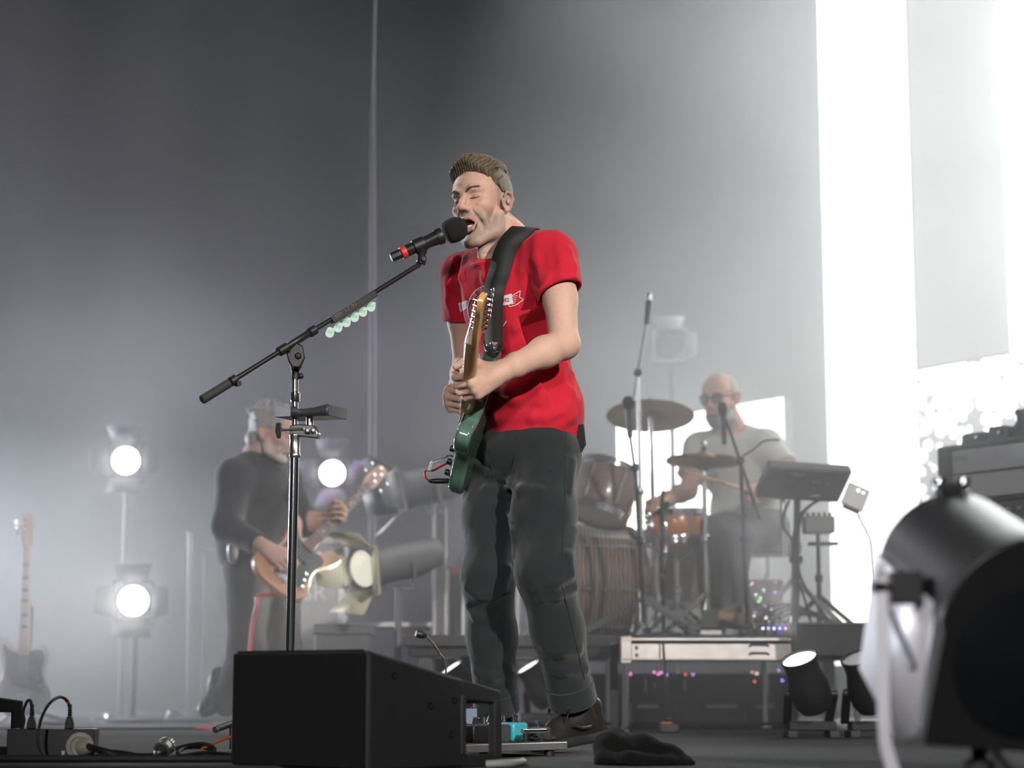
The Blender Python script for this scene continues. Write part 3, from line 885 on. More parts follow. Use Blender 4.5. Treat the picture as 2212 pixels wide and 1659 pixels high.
for i in range(1500):
    a = rr.choice(LOCKS); j = Vector((rr.gauss(0, .004), rr.gauss(0, .004), rr.gauss(0, .004)))
    pts = spline([p + j * (0.4 + .25 * q) + (HR @ V(0, 0, .004 + .002 * rr.random())) * (q > 0) for q, p in enumerate(a)], 3)
    k0 = rr.randint(0, 4); pts = pts[k0:k0 + rr.randint(7, 11)]
    m.tube(pts, [.00045] * (len(pts) - 1) + [.00015], 3, caps=False)
o = m.build('hair_strands', mat('hair_strand', (0.24, 0.18, 0.12), 0.4, var=.4, vscale=300), singer, ang=180, kind='stuff')
# --- t-shirt
RED = mat('red_cotton', (0.53, 0.014, 0.034), 0.82, var=0.09, vscale=9, bump=0.25, bscale=1300, sheen=0.08, spec=0.2)
T = Sdf()
chest = at(1100, 640, 5.68); belly = at(1136, 780, 5.69); hip = at(1149, 885, 5.67)
T.ell(chest, (.158, .112, .17), SRn @ np.array(rot('X', 8)), .05)
T.ell(at(1088, 585, 5.69), (.15, .095, .10), SRn, .05)
T.ell(belly, (.137, .118, .17), SRn, .06)
T.ell(hip, (.153, .137, .14), SRn, .05)
T.cone(hip, hip + V(0, 0, -.14), .126, .142, .05)
lm_ = J['lsh'].lerp(J['lel'], .42); rm_ = J['rsh'].lerp(J['rel'], .52)
T.cone(J['neck'] + V(.01, .02, -.012), J['lsh'] + V(-.02, .0, .018), .055, .060, .04); T.cone(J['neck'] + V(0, .02, -.03), J['rsh'] + V(.012, 0, 0), .055, .055, .04)
T.cone(J['lsh'], lm_ + (lm_ - J['lsh']) * .25, .062, .068, .03); T.cone(J['rsh'], rm_ + (rm_ - J['rsh']) * .2, .056, .062, .03)
# folds
def fold(pts, r=.006, k=.012, op=1, depth=None):
    T.chain(pts, [r * (.4 + .6 * math.sin(PI * (i + .6) / (len(pts) + .2))) for i in range(len(pts))], k, op)
TS0 = len(T.p)
bv0 = None
Pp, Qq = T.mesh(.008)
_bv = BVHTree.FromPolygons([Vector(p) for p in Pp], [tuple(int(i) for i in q) for q in Qq])
def fpx(pp, r=.006, k=.026, op=1):
    pts = [hit(_bv, x, y, -.003 if op == 1 else .001) for x, y in pp]
    pts = [p for p in pts if p is not None]
    if len(pts) < 2: return
    fold(pts, r, k, op)
for pp, r in ([((1150, 520), (1146, 570), (1158, 620), (1172, 650)), .006], [((1163, 512), (1160, 560), (1170, 605)), .006], [((1135, 530), (1130, 585), (1140, 640)), .005],
              [((1185, 600), (1172, 640), (1160, 690)), .006], [((1175, 655), (1150, 690), (1115, 710)), .006], [((1180, 690), (1150, 730), (1095, 750)), .007],
              [((1060, 880), (1110, 862), (1180, 870)), .008], [((1055, 850), (1100, 838), (1170, 850), (1220, 840)), .008], [((1075, 905), (1150, 900), (1215, 880)), .008],
              [((1250, 870), (1215, 885), (1180, 905)), .008], [((1248, 890), (1232, 900), (1212, 915)), .007], [((1222, 790), (1205, 830), (1165, 870)), .007], [((1235, 810), (1232, 850), (1222, 900)), .006],
              [((985, 560), (978, 610), (985, 660)), .006], [((1005, 560), (1000, 600), (1010, 640)), .005], [((968, 610), (972, 650), (980, 680)), .005],
              [((1040, 570), (1050, 600), (1060, 640)), .005], [((1205, 530), (1215, 570), (1212, 610)), .006], [((1225, 540), (1236, 575), (1238, 605)), .005]):
    fpx(pp, r)
T.ell(at(1078, 522, 5.60), (.072, .075, .05), SRn @ np.array(rot('X', -20)), .01, -1)
T.plane(at(1110, 946, 5.56), V(.0, -.10, -1), .006)
ld = (lm_ - J['lsh']).normalized(); rd2 = (rm_ - J['rsh']).normalized()
def sleeve_cut(c, d, r):
    Rm = frame(d); T.box(c + d * .2, (r, r, .2), .0, np.array(Rm), .004, -1)
sleeve_cut(lm_, (ld + V(.28, 0, .05)).normalized(), .125)
sleeve_cut(rm_, (rd2 + V(-.05, 0, 0)).normalized(), .085)
# hollow hems
T.cone(lm_ - ld * .015, lm_ + ld * .1, .058, .062, .004, -1)
T.cone(rm_ - rd2 * .015, rm_ + rd2 * .1, .053, .056, .004, -1)
P, Q = T.mesh(.0032, disp=lambda P: .0022 * wav(P * np.array([1, 1, .6]), 21, 34) + .0008 * wav(P * np.array([1, 1, .4]), 22, 80))
shirt = np_mesh('t_shirt', P, Q, RED, singer, label='red short-sleeved t-shirt with white print')
bvS = bvh_of(shirt)
# collar rib
m = MB()
cc = J['neck'] + V(-.012, -.02, -.008)
ring = [cc + SL * (.068 * math.cos(a)) + SF * (.008 + .082 * math.sin(a)) + V(0, 0, -.030 - .040 * math.sin(a)) for a in [2 * PI * i / 40 for i in range(40)]]
m.tube(ring, .008, 8, closed=True); m.build('collar', RED, singer)
# print on the chest
PRINT = mat('white_print', (0.70, 0.62, 0.66), 0.8)
polys = []
def band(pts_a, pts_b):
    n = len(pts_a); return (list(pts_a) + list(pts_b), [(i, i + 1, n + i + 1, n + i) for i in range(n - 1)])
def arc(cx, cy, rx, ry, a0, a1, t, n=40):
    A_ = [math.radians(a0 + (a1 - a0) * i / n) for i in range(n + 1)]
    return band([(cx + rx * math.cos(a), cy - ry * math.sin(a)) for a in A_], [(cx + (rx - t) * math.cos(a), cy - (ry - t) * math.sin(a)) for a in A_])
polys.append(arc(1055, 668, 46, 52, 60, 330, 2.2)); polys.append(arc(1055, 668, 33, 38, 60, 330, 1.3))
def lerp2(a, b, t): return (a[0] + (b[0] - a[0]) * t, a[1] + (b[1] - a[1]) * t)
def quadband(a, b, c, d, n=8):
    return band([lerp2(a, b, i / n) for i in range(n + 1)], [lerp2(d, c, i / n) for i in range(n + 1)])
polys.append(quadband((990, 655), (1010, 648), (1009, 666), (994, 675)))
polys.append(quadband((1080, 641), (1105, 634), (1109, 656), (1078, 662)))
def outline(pts, t=1.6):
    r_ = []
    for a, b in zip(pts[:-1], pts[1:]):
        dx, dy = b[0] - a[0], b[1] - a[1]; L_ = math.hypot(dx, dy); nx, ny = -dy / L_ * t / 2, dx / L_ * t / 2
        r_.append(quadband((a[0] + nx, a[1] + ny), (b[0] + nx, b[1] + ny), (b[0] - nx, b[1] - ny), (a[0] - nx, a[1] - ny), 4))
    return r_
polys += outline([(1106, 639), (1124, 628), (1122, 642), (1131, 647), (1116, 658), (1101, 663), (1098, 657)])
for i in range(5): polys += outline([(1106, 641 + i * 4), (1118 - i * 1.2, 638 + i * 4)], 1.0)
polys += outline([(1052, 642), (1040, 655), (1036, 675), (1041, 690), (1050, 700)], 1.8) + outline([(1030, 662), (1046, 650)], 1.6) + outline([(1036, 684), (1052, 676)], 1.5)
def ptext(s, size, cx, cy, ang=0.0, sx=1.0):
    vs, fs = text_mesh(s, size, (0, 0, 0), (1, 0, 0), (0, 1, 0))
    ca, sa = math.cos(math.radians(ang)), math.sin(math.radians(ang))
    return ([(cx + v.x * sx * ca - v.y * sa * 1, cy - (v.x * sx * sa + v.y * ca)) for v in vs], fs)
word = 'THE ORIGINAL'
for i, ch_ in enumerate(word):
    if ch_ == ' ': continue
    a = 152 - i * 8.2
    polys.append(ptext(ch_, 10.5, 1055 + 39.5 * math.cos(math.radians(a)), 668 - 45 * math.sin(math.radians(a)), a - 90, .8))
decal(bvS, polys, .0022).build('chest_print', PRINT, singer, ang=180, smooth=False, label='white ring and ribbon print')
RP = mat('red_print', (0.35, 0.01, 0.02), 0.8)
decal(bvS, [ptext('SINCE', 7.0, 1000, 661, 18, .75), ptext('1982', 12, 1090, 649, 10, .85)], .0034).build('ribbon_lettering', RP, singer, ang=180, smooth=False)
# --- trousers
PANT = mat('dark_twill', (0.013, 0.0172, 0.0195), 0.85, var=0.12, vscale=16, bump=0.3, bscale=1500, sheen=0.3, spec=0.25)
T = Sdf()
pel = at(1135, 965, 5.665)
T.ell(pel + V(0, 0, .0), (.142, .118, .11), SRn, .05)
T.cone(pel + V(0.012, 0, .12), pel + V(.006, 0, .0), .106, .120, .05)
def leg(hip_, kn, an, r0, r1, r2, r3):
    T.cone(hip_, hip_.lerp(kn, .5), r0, (r0 + r1) / 2, .035); T.cone(hip_.lerp(kn, .5), kn, (r0 + r1) / 2, r1, .035)
    T.cone(kn, kn.lerp(an, .45), r1, r2, .04); T.cone(kn.lerp(an, .45), an + (an - kn).normalized() * .05, r2, r3, .04)
leg(J['lhip'] + V(-.012, 0, 0), J['lkn'], J['lan'], .093, .078, .068, .062)
leg(J['rhip'] + V(.0, 0, 0), J['rkn'], J['ran'], .094, .070, .066, .061)
for hp in (J['lhip'], J['rhip']):
    T.ell(hp - SF * .03 + V(0, 0, -.01), (.075, .075, .09), None, .03)
Pp, Qq = T.mesh(.009)
_bv = BVHTree.FromPolygons([Vector(p) for p in Pp], [tuple(int(i) for i in q) for q in Qq])
for pp, r in ([((1240, 1150), (1225, 1205), (1232, 1240)), .010], [((1232, 1240), (1200, 1262), (1160, 1265)), .008], [((1240, 1270), (1205, 1285), (1170, 1290)), .007],
              [((1098, 1230), (1085, 1270), (1060, 1290)), .008], [((1010, 1270), (1035, 1285), (1060, 1280)), .008], [((1012, 1310), (1030, 1330), (1060, 1335)), .007],
              [((1105, 1040), (1125, 1060), (1170, 1062)), .007], [((1108, 1045), (1085, 1060), (1050, 1058)), .007], [((1100, 1100), (1112, 1150), (1112, 1200)), .007],
              [((1185, 1440), (1220, 1450), (1265, 1445)), .007], [((1180, 1400), (1215, 1410), (1250, 1405)), .006], [((1030, 1450), (1065, 1462), (1105, 1455)), .007],
              [((1245, 930), (1238, 1000), (1230, 1060)), .004], [((1020, 1000), (1060, 1020), (1095, 1030)), .005]):
    fpx(pp, r, .024)
for an, kn, k in ((J['lan'], J['lkn'], 1), (J['ran'], J['rkn'], 1)):
    d = (an - kn).normalized()
    T.plane(an + d * .018, d, .004) if False else None
def cutleg(an, kn, ext, r):
    d = (an - kn).normalized(); Rm = frame(d)
    T.box(an + d * (ext + .12), (r, r, .12), 0, np.array(Rm), .004, -1)
    T.cone(an + d * (ext - .015), an + d * (ext + .1), .05, .05, .004, -1)
cutleg(J['lan'], J['lkn'], .010, .12); cutleg(J['ran'], J['rkn'], .012, .10)
T.plane(pel + V(0, 0, .145), V(0, 0, 1), .006)
P, Q = T.mesh(.0038, disp=lambda P: .0016 * wav(P, 31, 34) + .0014 * wav(P * np.array([1, 1, .5]), 32, 80))
pants = np_mesh('trousers', P, Q, PANT, singer, label='dark straight trousers with turned-up hems')
bvP = bvh_of(pants)
for an, kn, r in ((J['lan'], J['lkn'], .0655), (J['ran'], J['rkn'], .0625)):
    d = (an - kn).normalized()
    m = MB(); m.lathe([(r - .004, -.046), (r + .0035, -.044), (r + .0035, .012), (r + .001, .015), (r - .006, .012), (r - .006, -.03)], an, d, 40, close=True)
    m.build('turned_hem', PANT, singer)
# seams and waist details
STITCH = mat('seam_thread', (0.016, 0.019, 0.022), 0.9)
def seam(pp, name='seam', r=.0016, lift=.001):
    m_ = MB(); m_.tube([hit(bvP, x, y, lift, 5.6) for x, y in pp], r, 6); m_.build(name, STITCH, singer)
seam([(1222 - i * .2, 932 + i * 16) for i in range(12)]); seam([(1218 + 4 * math.sin(i), 1122 + i * 15) if False else (1218 - i * .6 if i < 9 else 1212 + (i - 9) * 3.6, 1122 + i * 15) for i in range(24)])
seam([(1232, 935), (1228, 970), (1212, 1000), (1188, 1018)]); seam([(1060, 945), (1058, 985), (1066, 1030)]); seam([(1118, 945), (1112, 985), (1106, 1035)])
m = MB(); 
# shoes
LEA = mat('black_leather', (0.022, 0.021, 0.020), 0.36, var=.15, vscale=40, bump=0.12, bscale=300)
SOLE = mat('black_rubber_sole', (0.02, 0.02, 0.02), 0.6)
for heel, toe, an, lab in ((at(1302, 1598, 5.735), onfloor(1150, 5.52, .002), J['lan'], 1), (onfloor(1108, 5.86, .004), onfloor(995, 5.64, .002), J['ran'], 0)):
    sh = bpy.data.objects.new('shoe', None); COL.objects.link(sh); sh.parent = singer; sh.location = Vector(heel) - foot
    sh['label'] = 'black leather trainer'
    shoe_parts(sh, heel, toe, LEA, SOLE, an + V(0, 0, .02))
# wristless back pocket flap at the hip
m = MB(); c = hit(bvP, 1248, 940, .004, 5.6)
m.prism([(-.012, .03), (.022, .03), (.03, -.03), (.012, -.052), (-.012, -.03)], c, SL, (0, 0, 1), SF, -.004, .004); m.build('pocket_flap', PANT, singer, bevel=.002)
# ------------------------------------------------------------------ the singer's electric guitar (neck towards the camera)
GL = V(.05, -.95, .30).normalized()
GW = V(.30, .5, .81); GW = (GW - GL * GW.dot(GL)).normalized()
GN = GL.cross(GW).normalized()
if GN.x > 0: GN = -GN
GO = at(1015, 817, 5.27) - GL * .50
def gp(l, w_, n=0.0): return GO + GL * l + GW * w_ + GN * n
BODY = [(0, 0), (.006, .07), (.04, .135), (.10, .162), (.16, .150), (.215, .122), (.27, .122), (.34, .142), (.405, .155), (.442, .150), (.436, .118), (.375, .078), (.335, .04), (.33, 0), (.335, -.04), (.36, -.072), (.372, -.098), (.352, -.125), (.30, -.128), (.24, -.112), (.18, -.125), (.12, -.155), (.06, -.148), (.015, -.09)]
def outline2(pts, n=4):
    return [(p.x, p.y) for p in spline([V(x, y, 0) for x, y in pts], n, closed=True)]
guitar = thing('electric_guitar', 'dark green electric guitar with maple neck on a black strap', 'guitar', gp(.2, 0))
GREEN = mat('green_lacquer', (0.085, 0.165, 0.125), 0.16, var=.05, coat=0.6)
MAPLE = mat('maple', (0.62, 0.33, 0.10), 0.32, var=.14, vscale=25, stretch=(1, .2, .4), coat=.3)
m = MB(); m.prism(outline2(BODY), gp(0, 0), GL, GW, GN, -.044, 0.0); m.build('body', GREEN, guitar, bevel=.011, seg=4)
PGB = mat('pickguard', (0.62, 0.63, 0.60), 0.3)
m = MB(); m.prism(outline2([(.10, -.06), (.13, -.125), (.2, -.098), (.26, -.09), (.33, -.1), (.34, -.05), (.325, .04), (.34, .085), (.37, .12), (.30, .105), (.22, .09), (.14, .05)]), gp(0, 0), GL, GW, GN, .0005, .003); m.build('pickguard', PGB, guitar)
m = MB(); m.prism([(.30, -.028), (.735, -.021), (.735, .021), (.30, .028)], gp(0, 0), GL, GW, GN, .002, .012); m.build('fretboard', MAPLE, guitar, bevel=.001)
m = MB(); seg = []
for i in range(13):
    l = .30 + .435 * i / 12; wd = .028 - .007 * i / 12; dp = .020 + .002 * (1 - i / 12) + (.012 if i == 0 else 0)
    seg.append([gp(l, wd * math.cos(a), .003 - dp * math.sin(a)) for a in [PI * j / 10 for j in range(11)]])
m.add([p for s_ in seg for p in s_], [(i * 11 + j, i * 11 + j + 1, (i + 1) * 11 + j + 1, (i + 1) * 11 + j) for i in range(12) for j in range(10)] + [tuple(range(10, -1, -1)), tuple(12 * 11 + j for j in range(11))])
m.build('neck', MAPLE, guitar)
m = MB(); m.prism(outline2([(.728, -.021), (.76, -.026), (.80, -.024), (.86, -.012), (.90, -.008), (.925, .012), (.915, .04), (.885, .048), (.83, .046), (.77, .038), (.728, .021)]), gp(0, 0, -.006), GL, GW, GN, -.012, .003); m.build('headstock', MAPLE, guitar, bevel=.002)
m = MB(); m.bar(gp(.733, -.021, .011), gp(.733, .021, .011), .005, .006, GN); m.build('nut', WHITE, guitar)
for i in range(6):
    l = .765 + i * .0245; w0 = .036 + i * .002
    m = MB(); m.cyl(gp(l, .012 + i * .003, -.003), gp(l, .012 + i * .003, .012), .0042, n=10); m.cyl(gp(l, .025 + i * .003, -.030), gp(l, .025 + i * .003, -.017), .0085, n=12)
    m.build('tuner', CHROME, guitar)
    m = MB(); m.cyl(gp(l, w0 - .004, -.024), gp(l, w0 + .012, -.024), .0028, n=8); m.ell(gp(l, w0 + .020, -.024), (.008, .0045, .0095), frame(GL, GW)); m.build('tuner_button', CHROME, guitar)
for i in range(21):
    l = .735 - .66 * (1 - 2 ** (-(i + 1) / 12.0)) if False else .735 - .60 * (1 - 2 ** (-(i + 1) / 12.0))
    if l < .305: break
    wd = .021 + .007 * (.735 - l) / .435
    m = MB(); m.cyl(gp(l, -wd, .0125), gp(l, wd, .0125), .0012, n=6); m.build('fret', STEEL, guitar)
for i in range(6):
    y0 = -.026 + i * .0104; y1 = -.017 + i * .0068
    m = MB(); m.tube([gp(.09, y0, .016), gp(.735, y1, .0165), gp(.765 + i * .0245, .012 + i * .003, .008)], .00045 + .00011 * i, 5); m.build('string', STEEL, guitar)
m = MB(); m.prism([(.06, -.04), (.105, -.04), (.105, .04), (.06, .04)], gp(0, 0), GL, GW, GN, .002, .011); m.build('bridge', CHROME, guitar, bevel=.002)
for l in (.16, .225, .285):
    m = MB(); m.prism(outline2([(l - .009, -.036), (l + .009, -.036), (l + .009, .036), (l - .009, .036)], 2), gp(0, 0), GL, GW, GN, .003, .012); m.build('pickup', BLACK, guitar, bevel=.003)
for l, w_ in ((.185, -.075), (.145, -.098), (.10, -.112)):
    m = MB(); m.lathe([(.0125, 0), (.0125, .004), (.0095, .007), (.0085, .019), (0, .0195)], gp(l, w_, .003), GN, 18); m.build('knob', BLACK, guitar)
# tremolo arm
ta = at(981, 918, GO.y + .02)
b0 = gp(.085, -.055, .006)
m = MB(); pts = spline([b0, b0 + GN * .022, b0 + GN * .034 + V(-.006, -.01, -.012), at(932, 1000, b0.y - .06)], 6); m.tube(pts, .0024, 8); m.build('tremolo_arm', CHROME, guitar)
m = MB(); e0 = at(934, 996, b0.y - .06); e1 = at(927, 1017, b0.y - .065); m.lathe([(.0025, 0), (.0048, .006), (.0062, .018), (.005, (e1 - e0).length), (0, (e1 - e0).length + .001)], e0, e1 - e0, 12); m.build('arm_tip', mat('cream_plastic', (0.72, 0.70, 0.58), 0.35), guitar)
m = MB(); m.cyl(gp(.06, -.118, .0), gp(.06, -.118, .004), .013, n=18); m.build('jack_plate', CHROME, guitar)
for l, w_ in ((-.002, 0.0), (.440, .136)):
    d = -GL if l < .1 else (GL * .8 + GW * .6)
    m = MB(); m.lathe([(.005, 0), (.004, .006), (.0075, .010), (.0075, .014), (0, .0145)], gp(l, w_, -.022), d, 12); m.build('strap_button', CHROME, guitar)
# plug and red lead hanging from it
ct = thing('instrument_lead', 'red instrument lead with a black plug pushed into the green guitar', 'cable', gp(.06, -.118, .01))
j0 = gp(.06, -.118, .004); pd = (GN + GW * -.12 + V(0, 0, -.22)).normalized()
m = MB(); m.lathe([(.0045, 0), (.0075, .004), (.0078, .040), (.0065, .052), (.0035, .062), (0, .0625)], j0, pd, 14); m.build('plug', BLACK, ct)
e = j0 + pd * .058
m = MB(); m.tube(spline([e, e + pd * .012 + V(0, 0, .012), e + V(-.012, 0, .030) , gp(.10, -.12, .055), gp(.125, -.105, .030), gp(.15, -.10, .012)], 7), .0032, 8); m.build('cable_jacket', RED_CABLE, ct)
# strap
NYL = mat('black_webbing', (0.014, 0.014, 0.014), 0.62, bump=.35, bscale=700)
LPX = [(1022, 730), (1030, 690), (1042, 640), (1054, 590), (1066, 545), (1081, 515), (1098, 496), (1106, 489)]
RPX = [(1060, 735), (1075, 690), (1088, 640), (1101, 590), (1114, 548), (1130, 520), (1150, 502), (1160, 493)]
L3 = []; R3 = []
for (lx, ly), (rx, ry) in zip(LPX, RPX):
    pl, pr = hit(bvS, lx, ly, .013), hit(bvS, rx, ry, .013)
    if pr is None: pr = at(rx, ry, R3[-1].y + .02)
    if pl is None or pl.y > pr.y + .03: pl = at(lx, ly, pr.y + .012)
    L3.append(pl); R3.append(pr)
hb = gp(.440, .136, -.022)
strip = MB()
V0 = [(hb + GN * .0 + V(-.020, -.012, -.01)), (hb + V(.026, -.010, -.005))]
L_all = spline([V0[0], V0[0].lerp(L3[2], .4), *L3[2:]], 6); R_all = spline([V0[1], V0[1].lerp(R3[2], .4), *R3[2:]], 6)
tl, tr = L3[-1].copy(), R3[-1].copy()
for k in range(1, 7):
    for q, dst in ((tl, L_all), (tr, R_all)):
        p0 = q + V(.006 * k, .028 * k, 0)
        p, nn, i_, d_ = bvS.ray_cast(p0 + V(0, 0, .25), V(0, 0, -1))
        dst.append((p + V(0, 0, .006)) if p is not None and abs(p.z - q.z) < .14 else dst[-1] + V(.004, .02, -.04))
nst = len(L_all)
strip.add(L_all + R_all, [(i, i + 1, nst + i + 1, nst + i) for i in range(nst - 1)])
strip.build('strap', NYL, guitar, solid=.0035, ang=180)
LTH = mat('strap_leather', (0.012, 0.012, 0.013), 0.3, bump=.2, bscale=260)
m = MB(); c = (V0[0] + V0[1]) / 2; up_ = ((L3[1] + R3[1]) / 2 - c).normalized(); sx = (V0[1] - V0[0]).normalized(); nz = sx.cross(up_).normalized()
if nz.y > 0: nz = -nz
poly = [(-.026, .062), (.026, .062), (.026, .005)] + [(.026 * math.cos(a), .002 - .032 * math.sin(a)) for a in [PI * i / 10 for i in range(1, 10)]] + [(-.026, .005)]
m.prism(poly, c + nz * .003, sx, up_, nz, 0.0, .0045); m.build('leather_end', LTH, guitar, bevel=.0015)
m = MB(); m.lathe([(.011, 0), (.011, .004), (.006, .005), (.006, .012), (.010, .014), (.010, .018), (0, .0185)], c + nz * .007, nz, 18); m.build('strap_lock', CHROME, guitar)
# ------------------------------------------------------------------ vocal microphone stand
ms = thing('microphone_stand', 'black boom microphone stand with a long chrome upright beside the singer', 'stand', onfloor(628, 5.3))
SP = 5.3
def sp(x, y, d=SP): return at(x, y, d)
m = MB(); m.cyl(onfloor(622, 5.3, .02), sp(637, 960), .0122, n=20); m.build('lower_tube', CHROME, ms)
m = MB(); m.cyl(sp(637, 985), sp(638, 792), .0085, n=18); m.build('upper_tube', CHROME, ms)
m = MB(); m.lathe([(.0135, 0), (.0155, .004), (.0155, .010), (.0140, .012), (.0140, .054), (.0150, .056), (.0150, .062), (.011, .066)], sp(637, 989), sp(638, 900) - sp(637, 989), 24); m.build('clutch', STEEL, ms)
m = MB(); m.lathe([(.012, 0), (.0128, .004), (.0128, .024), (.010, .027)], sp(638, 868), (0, 0, 1), 18); m.build('collar', CHROME, ms)
m = MB(); m.lathe([(.17, 0), (.17, .012), (.15, .02), (.03, .03), (.02, .06)], onfloor(622, 5.3), (0, 0, 1), 40); m.build('round_base', MATTE, ms)
# pivot
m = MB(); m.lathe([(.0085, 0), (.0105, .002), (.0105, .020), (.013, .030), (.014, .040)], sp(638, 820), (0, 0, 1), 18); m.build('pivot_neck', BLACK, ms)
B0, B1 = sp(436, 864, 5.12), sp(905, 572, 5.47)
bd = (B1 - B0).normalized(); bu = V(0, 0, 1); bu = (bu - bd * bu.dot(bd)).normalized(); bn = bd.cross(bu).normalized()
if bn.y > 0: bn = -bn
def bp_(t): return B0.lerp(B1, t)
tp = (638 - 436) / (905 - 436)
pc = bp_(tp)
def pxz(x, y): return ((x - 638) / ppm(sp(638, 770)), -(y - 770) / ppm(sp(638, 770)))
m = MB(); m.prism([pxz(*q) for q in ((616, 758), (640, 741), (655, 748), (660, 775), (650, 796), (632, 796), (624, 782))], sp(638, 770, pc.y), V(1, 0, 0), V(0, 0, 1), V(0, -1, 0), -.014, .014); m.build('pivot_bracket', BLACK, ms, bevel=.004)
m = MB(); m.lathe([(.009, 0), (.009, .003), (.0055, .007), (0, .008)], sp(644, 769, pc.y - .014), V(0, -1, 0), 14); m.build('pivot_bolt', BLACK, ms)
m = MB(); m.cyl(bp_(.02), bp_(.985), .0068, n=14); m.build('boom_arm', mat('satin_black_tube', (0.014, 0.014, 0.015), .3), ms)
def ringp(a, b, r, name, mm=BLACK):
    m_ = MB(); p0, p1 = bp_(a), bp_(b); L_ = (p1 - p0).length
    m_.lathe([(r * .85, 0), (r, .002), (r, L_ - .002), (r * .85, L_)], p0, p1 - p0, 20); m_.build(name, mm, ms)
ringp(.0, .118, .0125, 'counterweight', MATTE); ringp(.122, .148, .0135, 'weight_clamp'); ringp(.335, .375, .0135, 'sleeve_nut'); ringp(.375, .475, .0098, 'boom_sleeve'); ringp(.475, .505, .0135, 'sleeve_nut')
m = MB(); c = bp_(.135) - bu * .014 + bd * .006; m.cyl(c - bn * .006, c + bn * .012, .007, n=12); m.build('clamp_screw', BLACK, ms)
m = MB(); c = sp(650, 812); m.cyl(sp(640, 812), c, .003, n=8); m.ell(c, (.008, .008, .008)); m.build('height_knob', BLACK, ms)
# clip holding the microphone
MT, MH = at(845, 557, 5.47), at(985, 495, 5.505)
md = (MH - MT).normalized(); mu = (V(0, 0, 1) - md * md.z).normalized(); mn = md.cross(mu).normalized()
if mn.y > 0: mn = -mn
clipc = MT + md * .088
m = MB(); m.cyl(B1 - bd * .004, B1 + bd * .012, .0085, n=14); m.build('thread_mount', CHROME, ms)
m = MB(); c = at(912, 558, 5.475); m.tube([B1 + bd * .006, c, clipc - mu * .020 - md * .002], [.0135, .0125, .010], 14); m.build('clip_joint', BLACK, ms)
m = MB(); m.lathe([(.0195, -.018), (.0215, -.016), (.0215, .016), (.0195, .018)], clipc, md, 28); m.tube([clipc - mu * .03, clipc - mu * .012], [.010, .018], 14); m.build('clip', BLACK, ms)
m = MB(); c = at(916, 560, 5.46); m.cyl(c, c + V(0, -.006, 0), .006, n=12); m.build('clip_screw', BLACK, ms)
# ------------------------------------------------------------------ microphone
mic = thing('microphone', 'black wireless vocal microphone with red band held in the boom clip', 'microphone', MT)
ML = (MH - MT).length
def lm(prof, name, mm, n=28):
    m_ = MB(); m_.lathe(prof, MT, md, n); return m_.build(name, mm, mic)
lm([(.0, 0), (.0125, .0005), (.0135, .003), (.0140, .030), (.0150, .031)], 'antenna_cap', BLACK, 8)
lm([(.0, -.0006), (.0105, -.0006), (.0105, .001)], 'cap_window', mat('green_window', (0.25, 0.45, 0.38), 0.3), 8)
lm([(.0172, .031), (.0178, .032), (.0178, .046), (.0172, .047)], 'red_band', mat('red_band', (0.62, 0.03, 0.03), .45))
lm([(.0165, .046), (.0172, .05), (.0178, .10), (.0185, .122), (.0205, .138), (.0225, .146)], 'handle', mat('mic_black', (0.014, 0.014, 0.015), .35))
lm([(.0225, .142), (.0235, .145), (.0235, .158), (.0225, .161)], 'collar', BLACK)
hcn = MT + md * (ML - .004)
FOAM = mat('foam_windscreen', (0.016, 0.016, 0.017), 0.95, bump=.9, bscale=1500)
m = MB(); m.lathe([(.0225, -.030), (.031, -.025), (.0345, -.012), (.0355, .002), (.033, .016), (.025, .028), (.012, .035), (0, .0365)], hcn, md, 32); m.build('windscreen', FOAM, mic, ang=180)
# ------------------------------------------------------------------ pick holder clipped to the boom
ph = thing('pick_holder', 'black plastic guitar pick holder clamped along the boom arm', 'holder', bp_(.70))
h0, h1 = (705 - 436) / 469, (803 - 436) / 469
m = MB(); p0, p1 = bp_(h0), bp_(h1); m.prism([(-.0095, .007), (.0095, .007), (.0105, -.012), (-.0105, -.012)], p0, bn, bu, bd, 0, (p1 - p0).length); m.build('rail', BLACK, ph, bevel=.0015)
pr = [(a, b) for a, b in ((.02, .0), (.03, .0))]
for i, (a, b, c_, d_) in enumerate(((.06, .004, .22, .004), (.06, -.001, .22, -.001), (.30, .006, .32, -.002), (.36, .005, .40, .005), (.36, .0, .385, .0), (.44, .005, .49, .005), (.485, .005, .475, -.002), (.53, .006, .53, -.002))):
    L_ = (p1 - p0).length
    m = MB(); m.tube([p0 + bd * (a * L_) + bu * b + bn * .0103, p0 + bd * (c_ * L_) + bu * d_ + bn * .0103], .0009, 4); m.build('embossed_mark', GREY, ph)
PICK = mat('pale_mint_pick', (0.38, 0.55, 0.49), 0.35)
PGREEN = mat('green_print', (0.10, 0.45, 0.16), 0.5)
POLY = [(0.0085, .013), (.0105, .004), (.0118, -.004), (.0085, -.0115), (0, -.0145), (-.0085, -.0115), (-.0118, -.004), (-.0105, .004), (-.0085, .013)]
WORDS = ['leftmost and lowest', 'second from the left', 'third from the left', 'fourth from the left', 'fifth from the left', 'rightmost and highest']
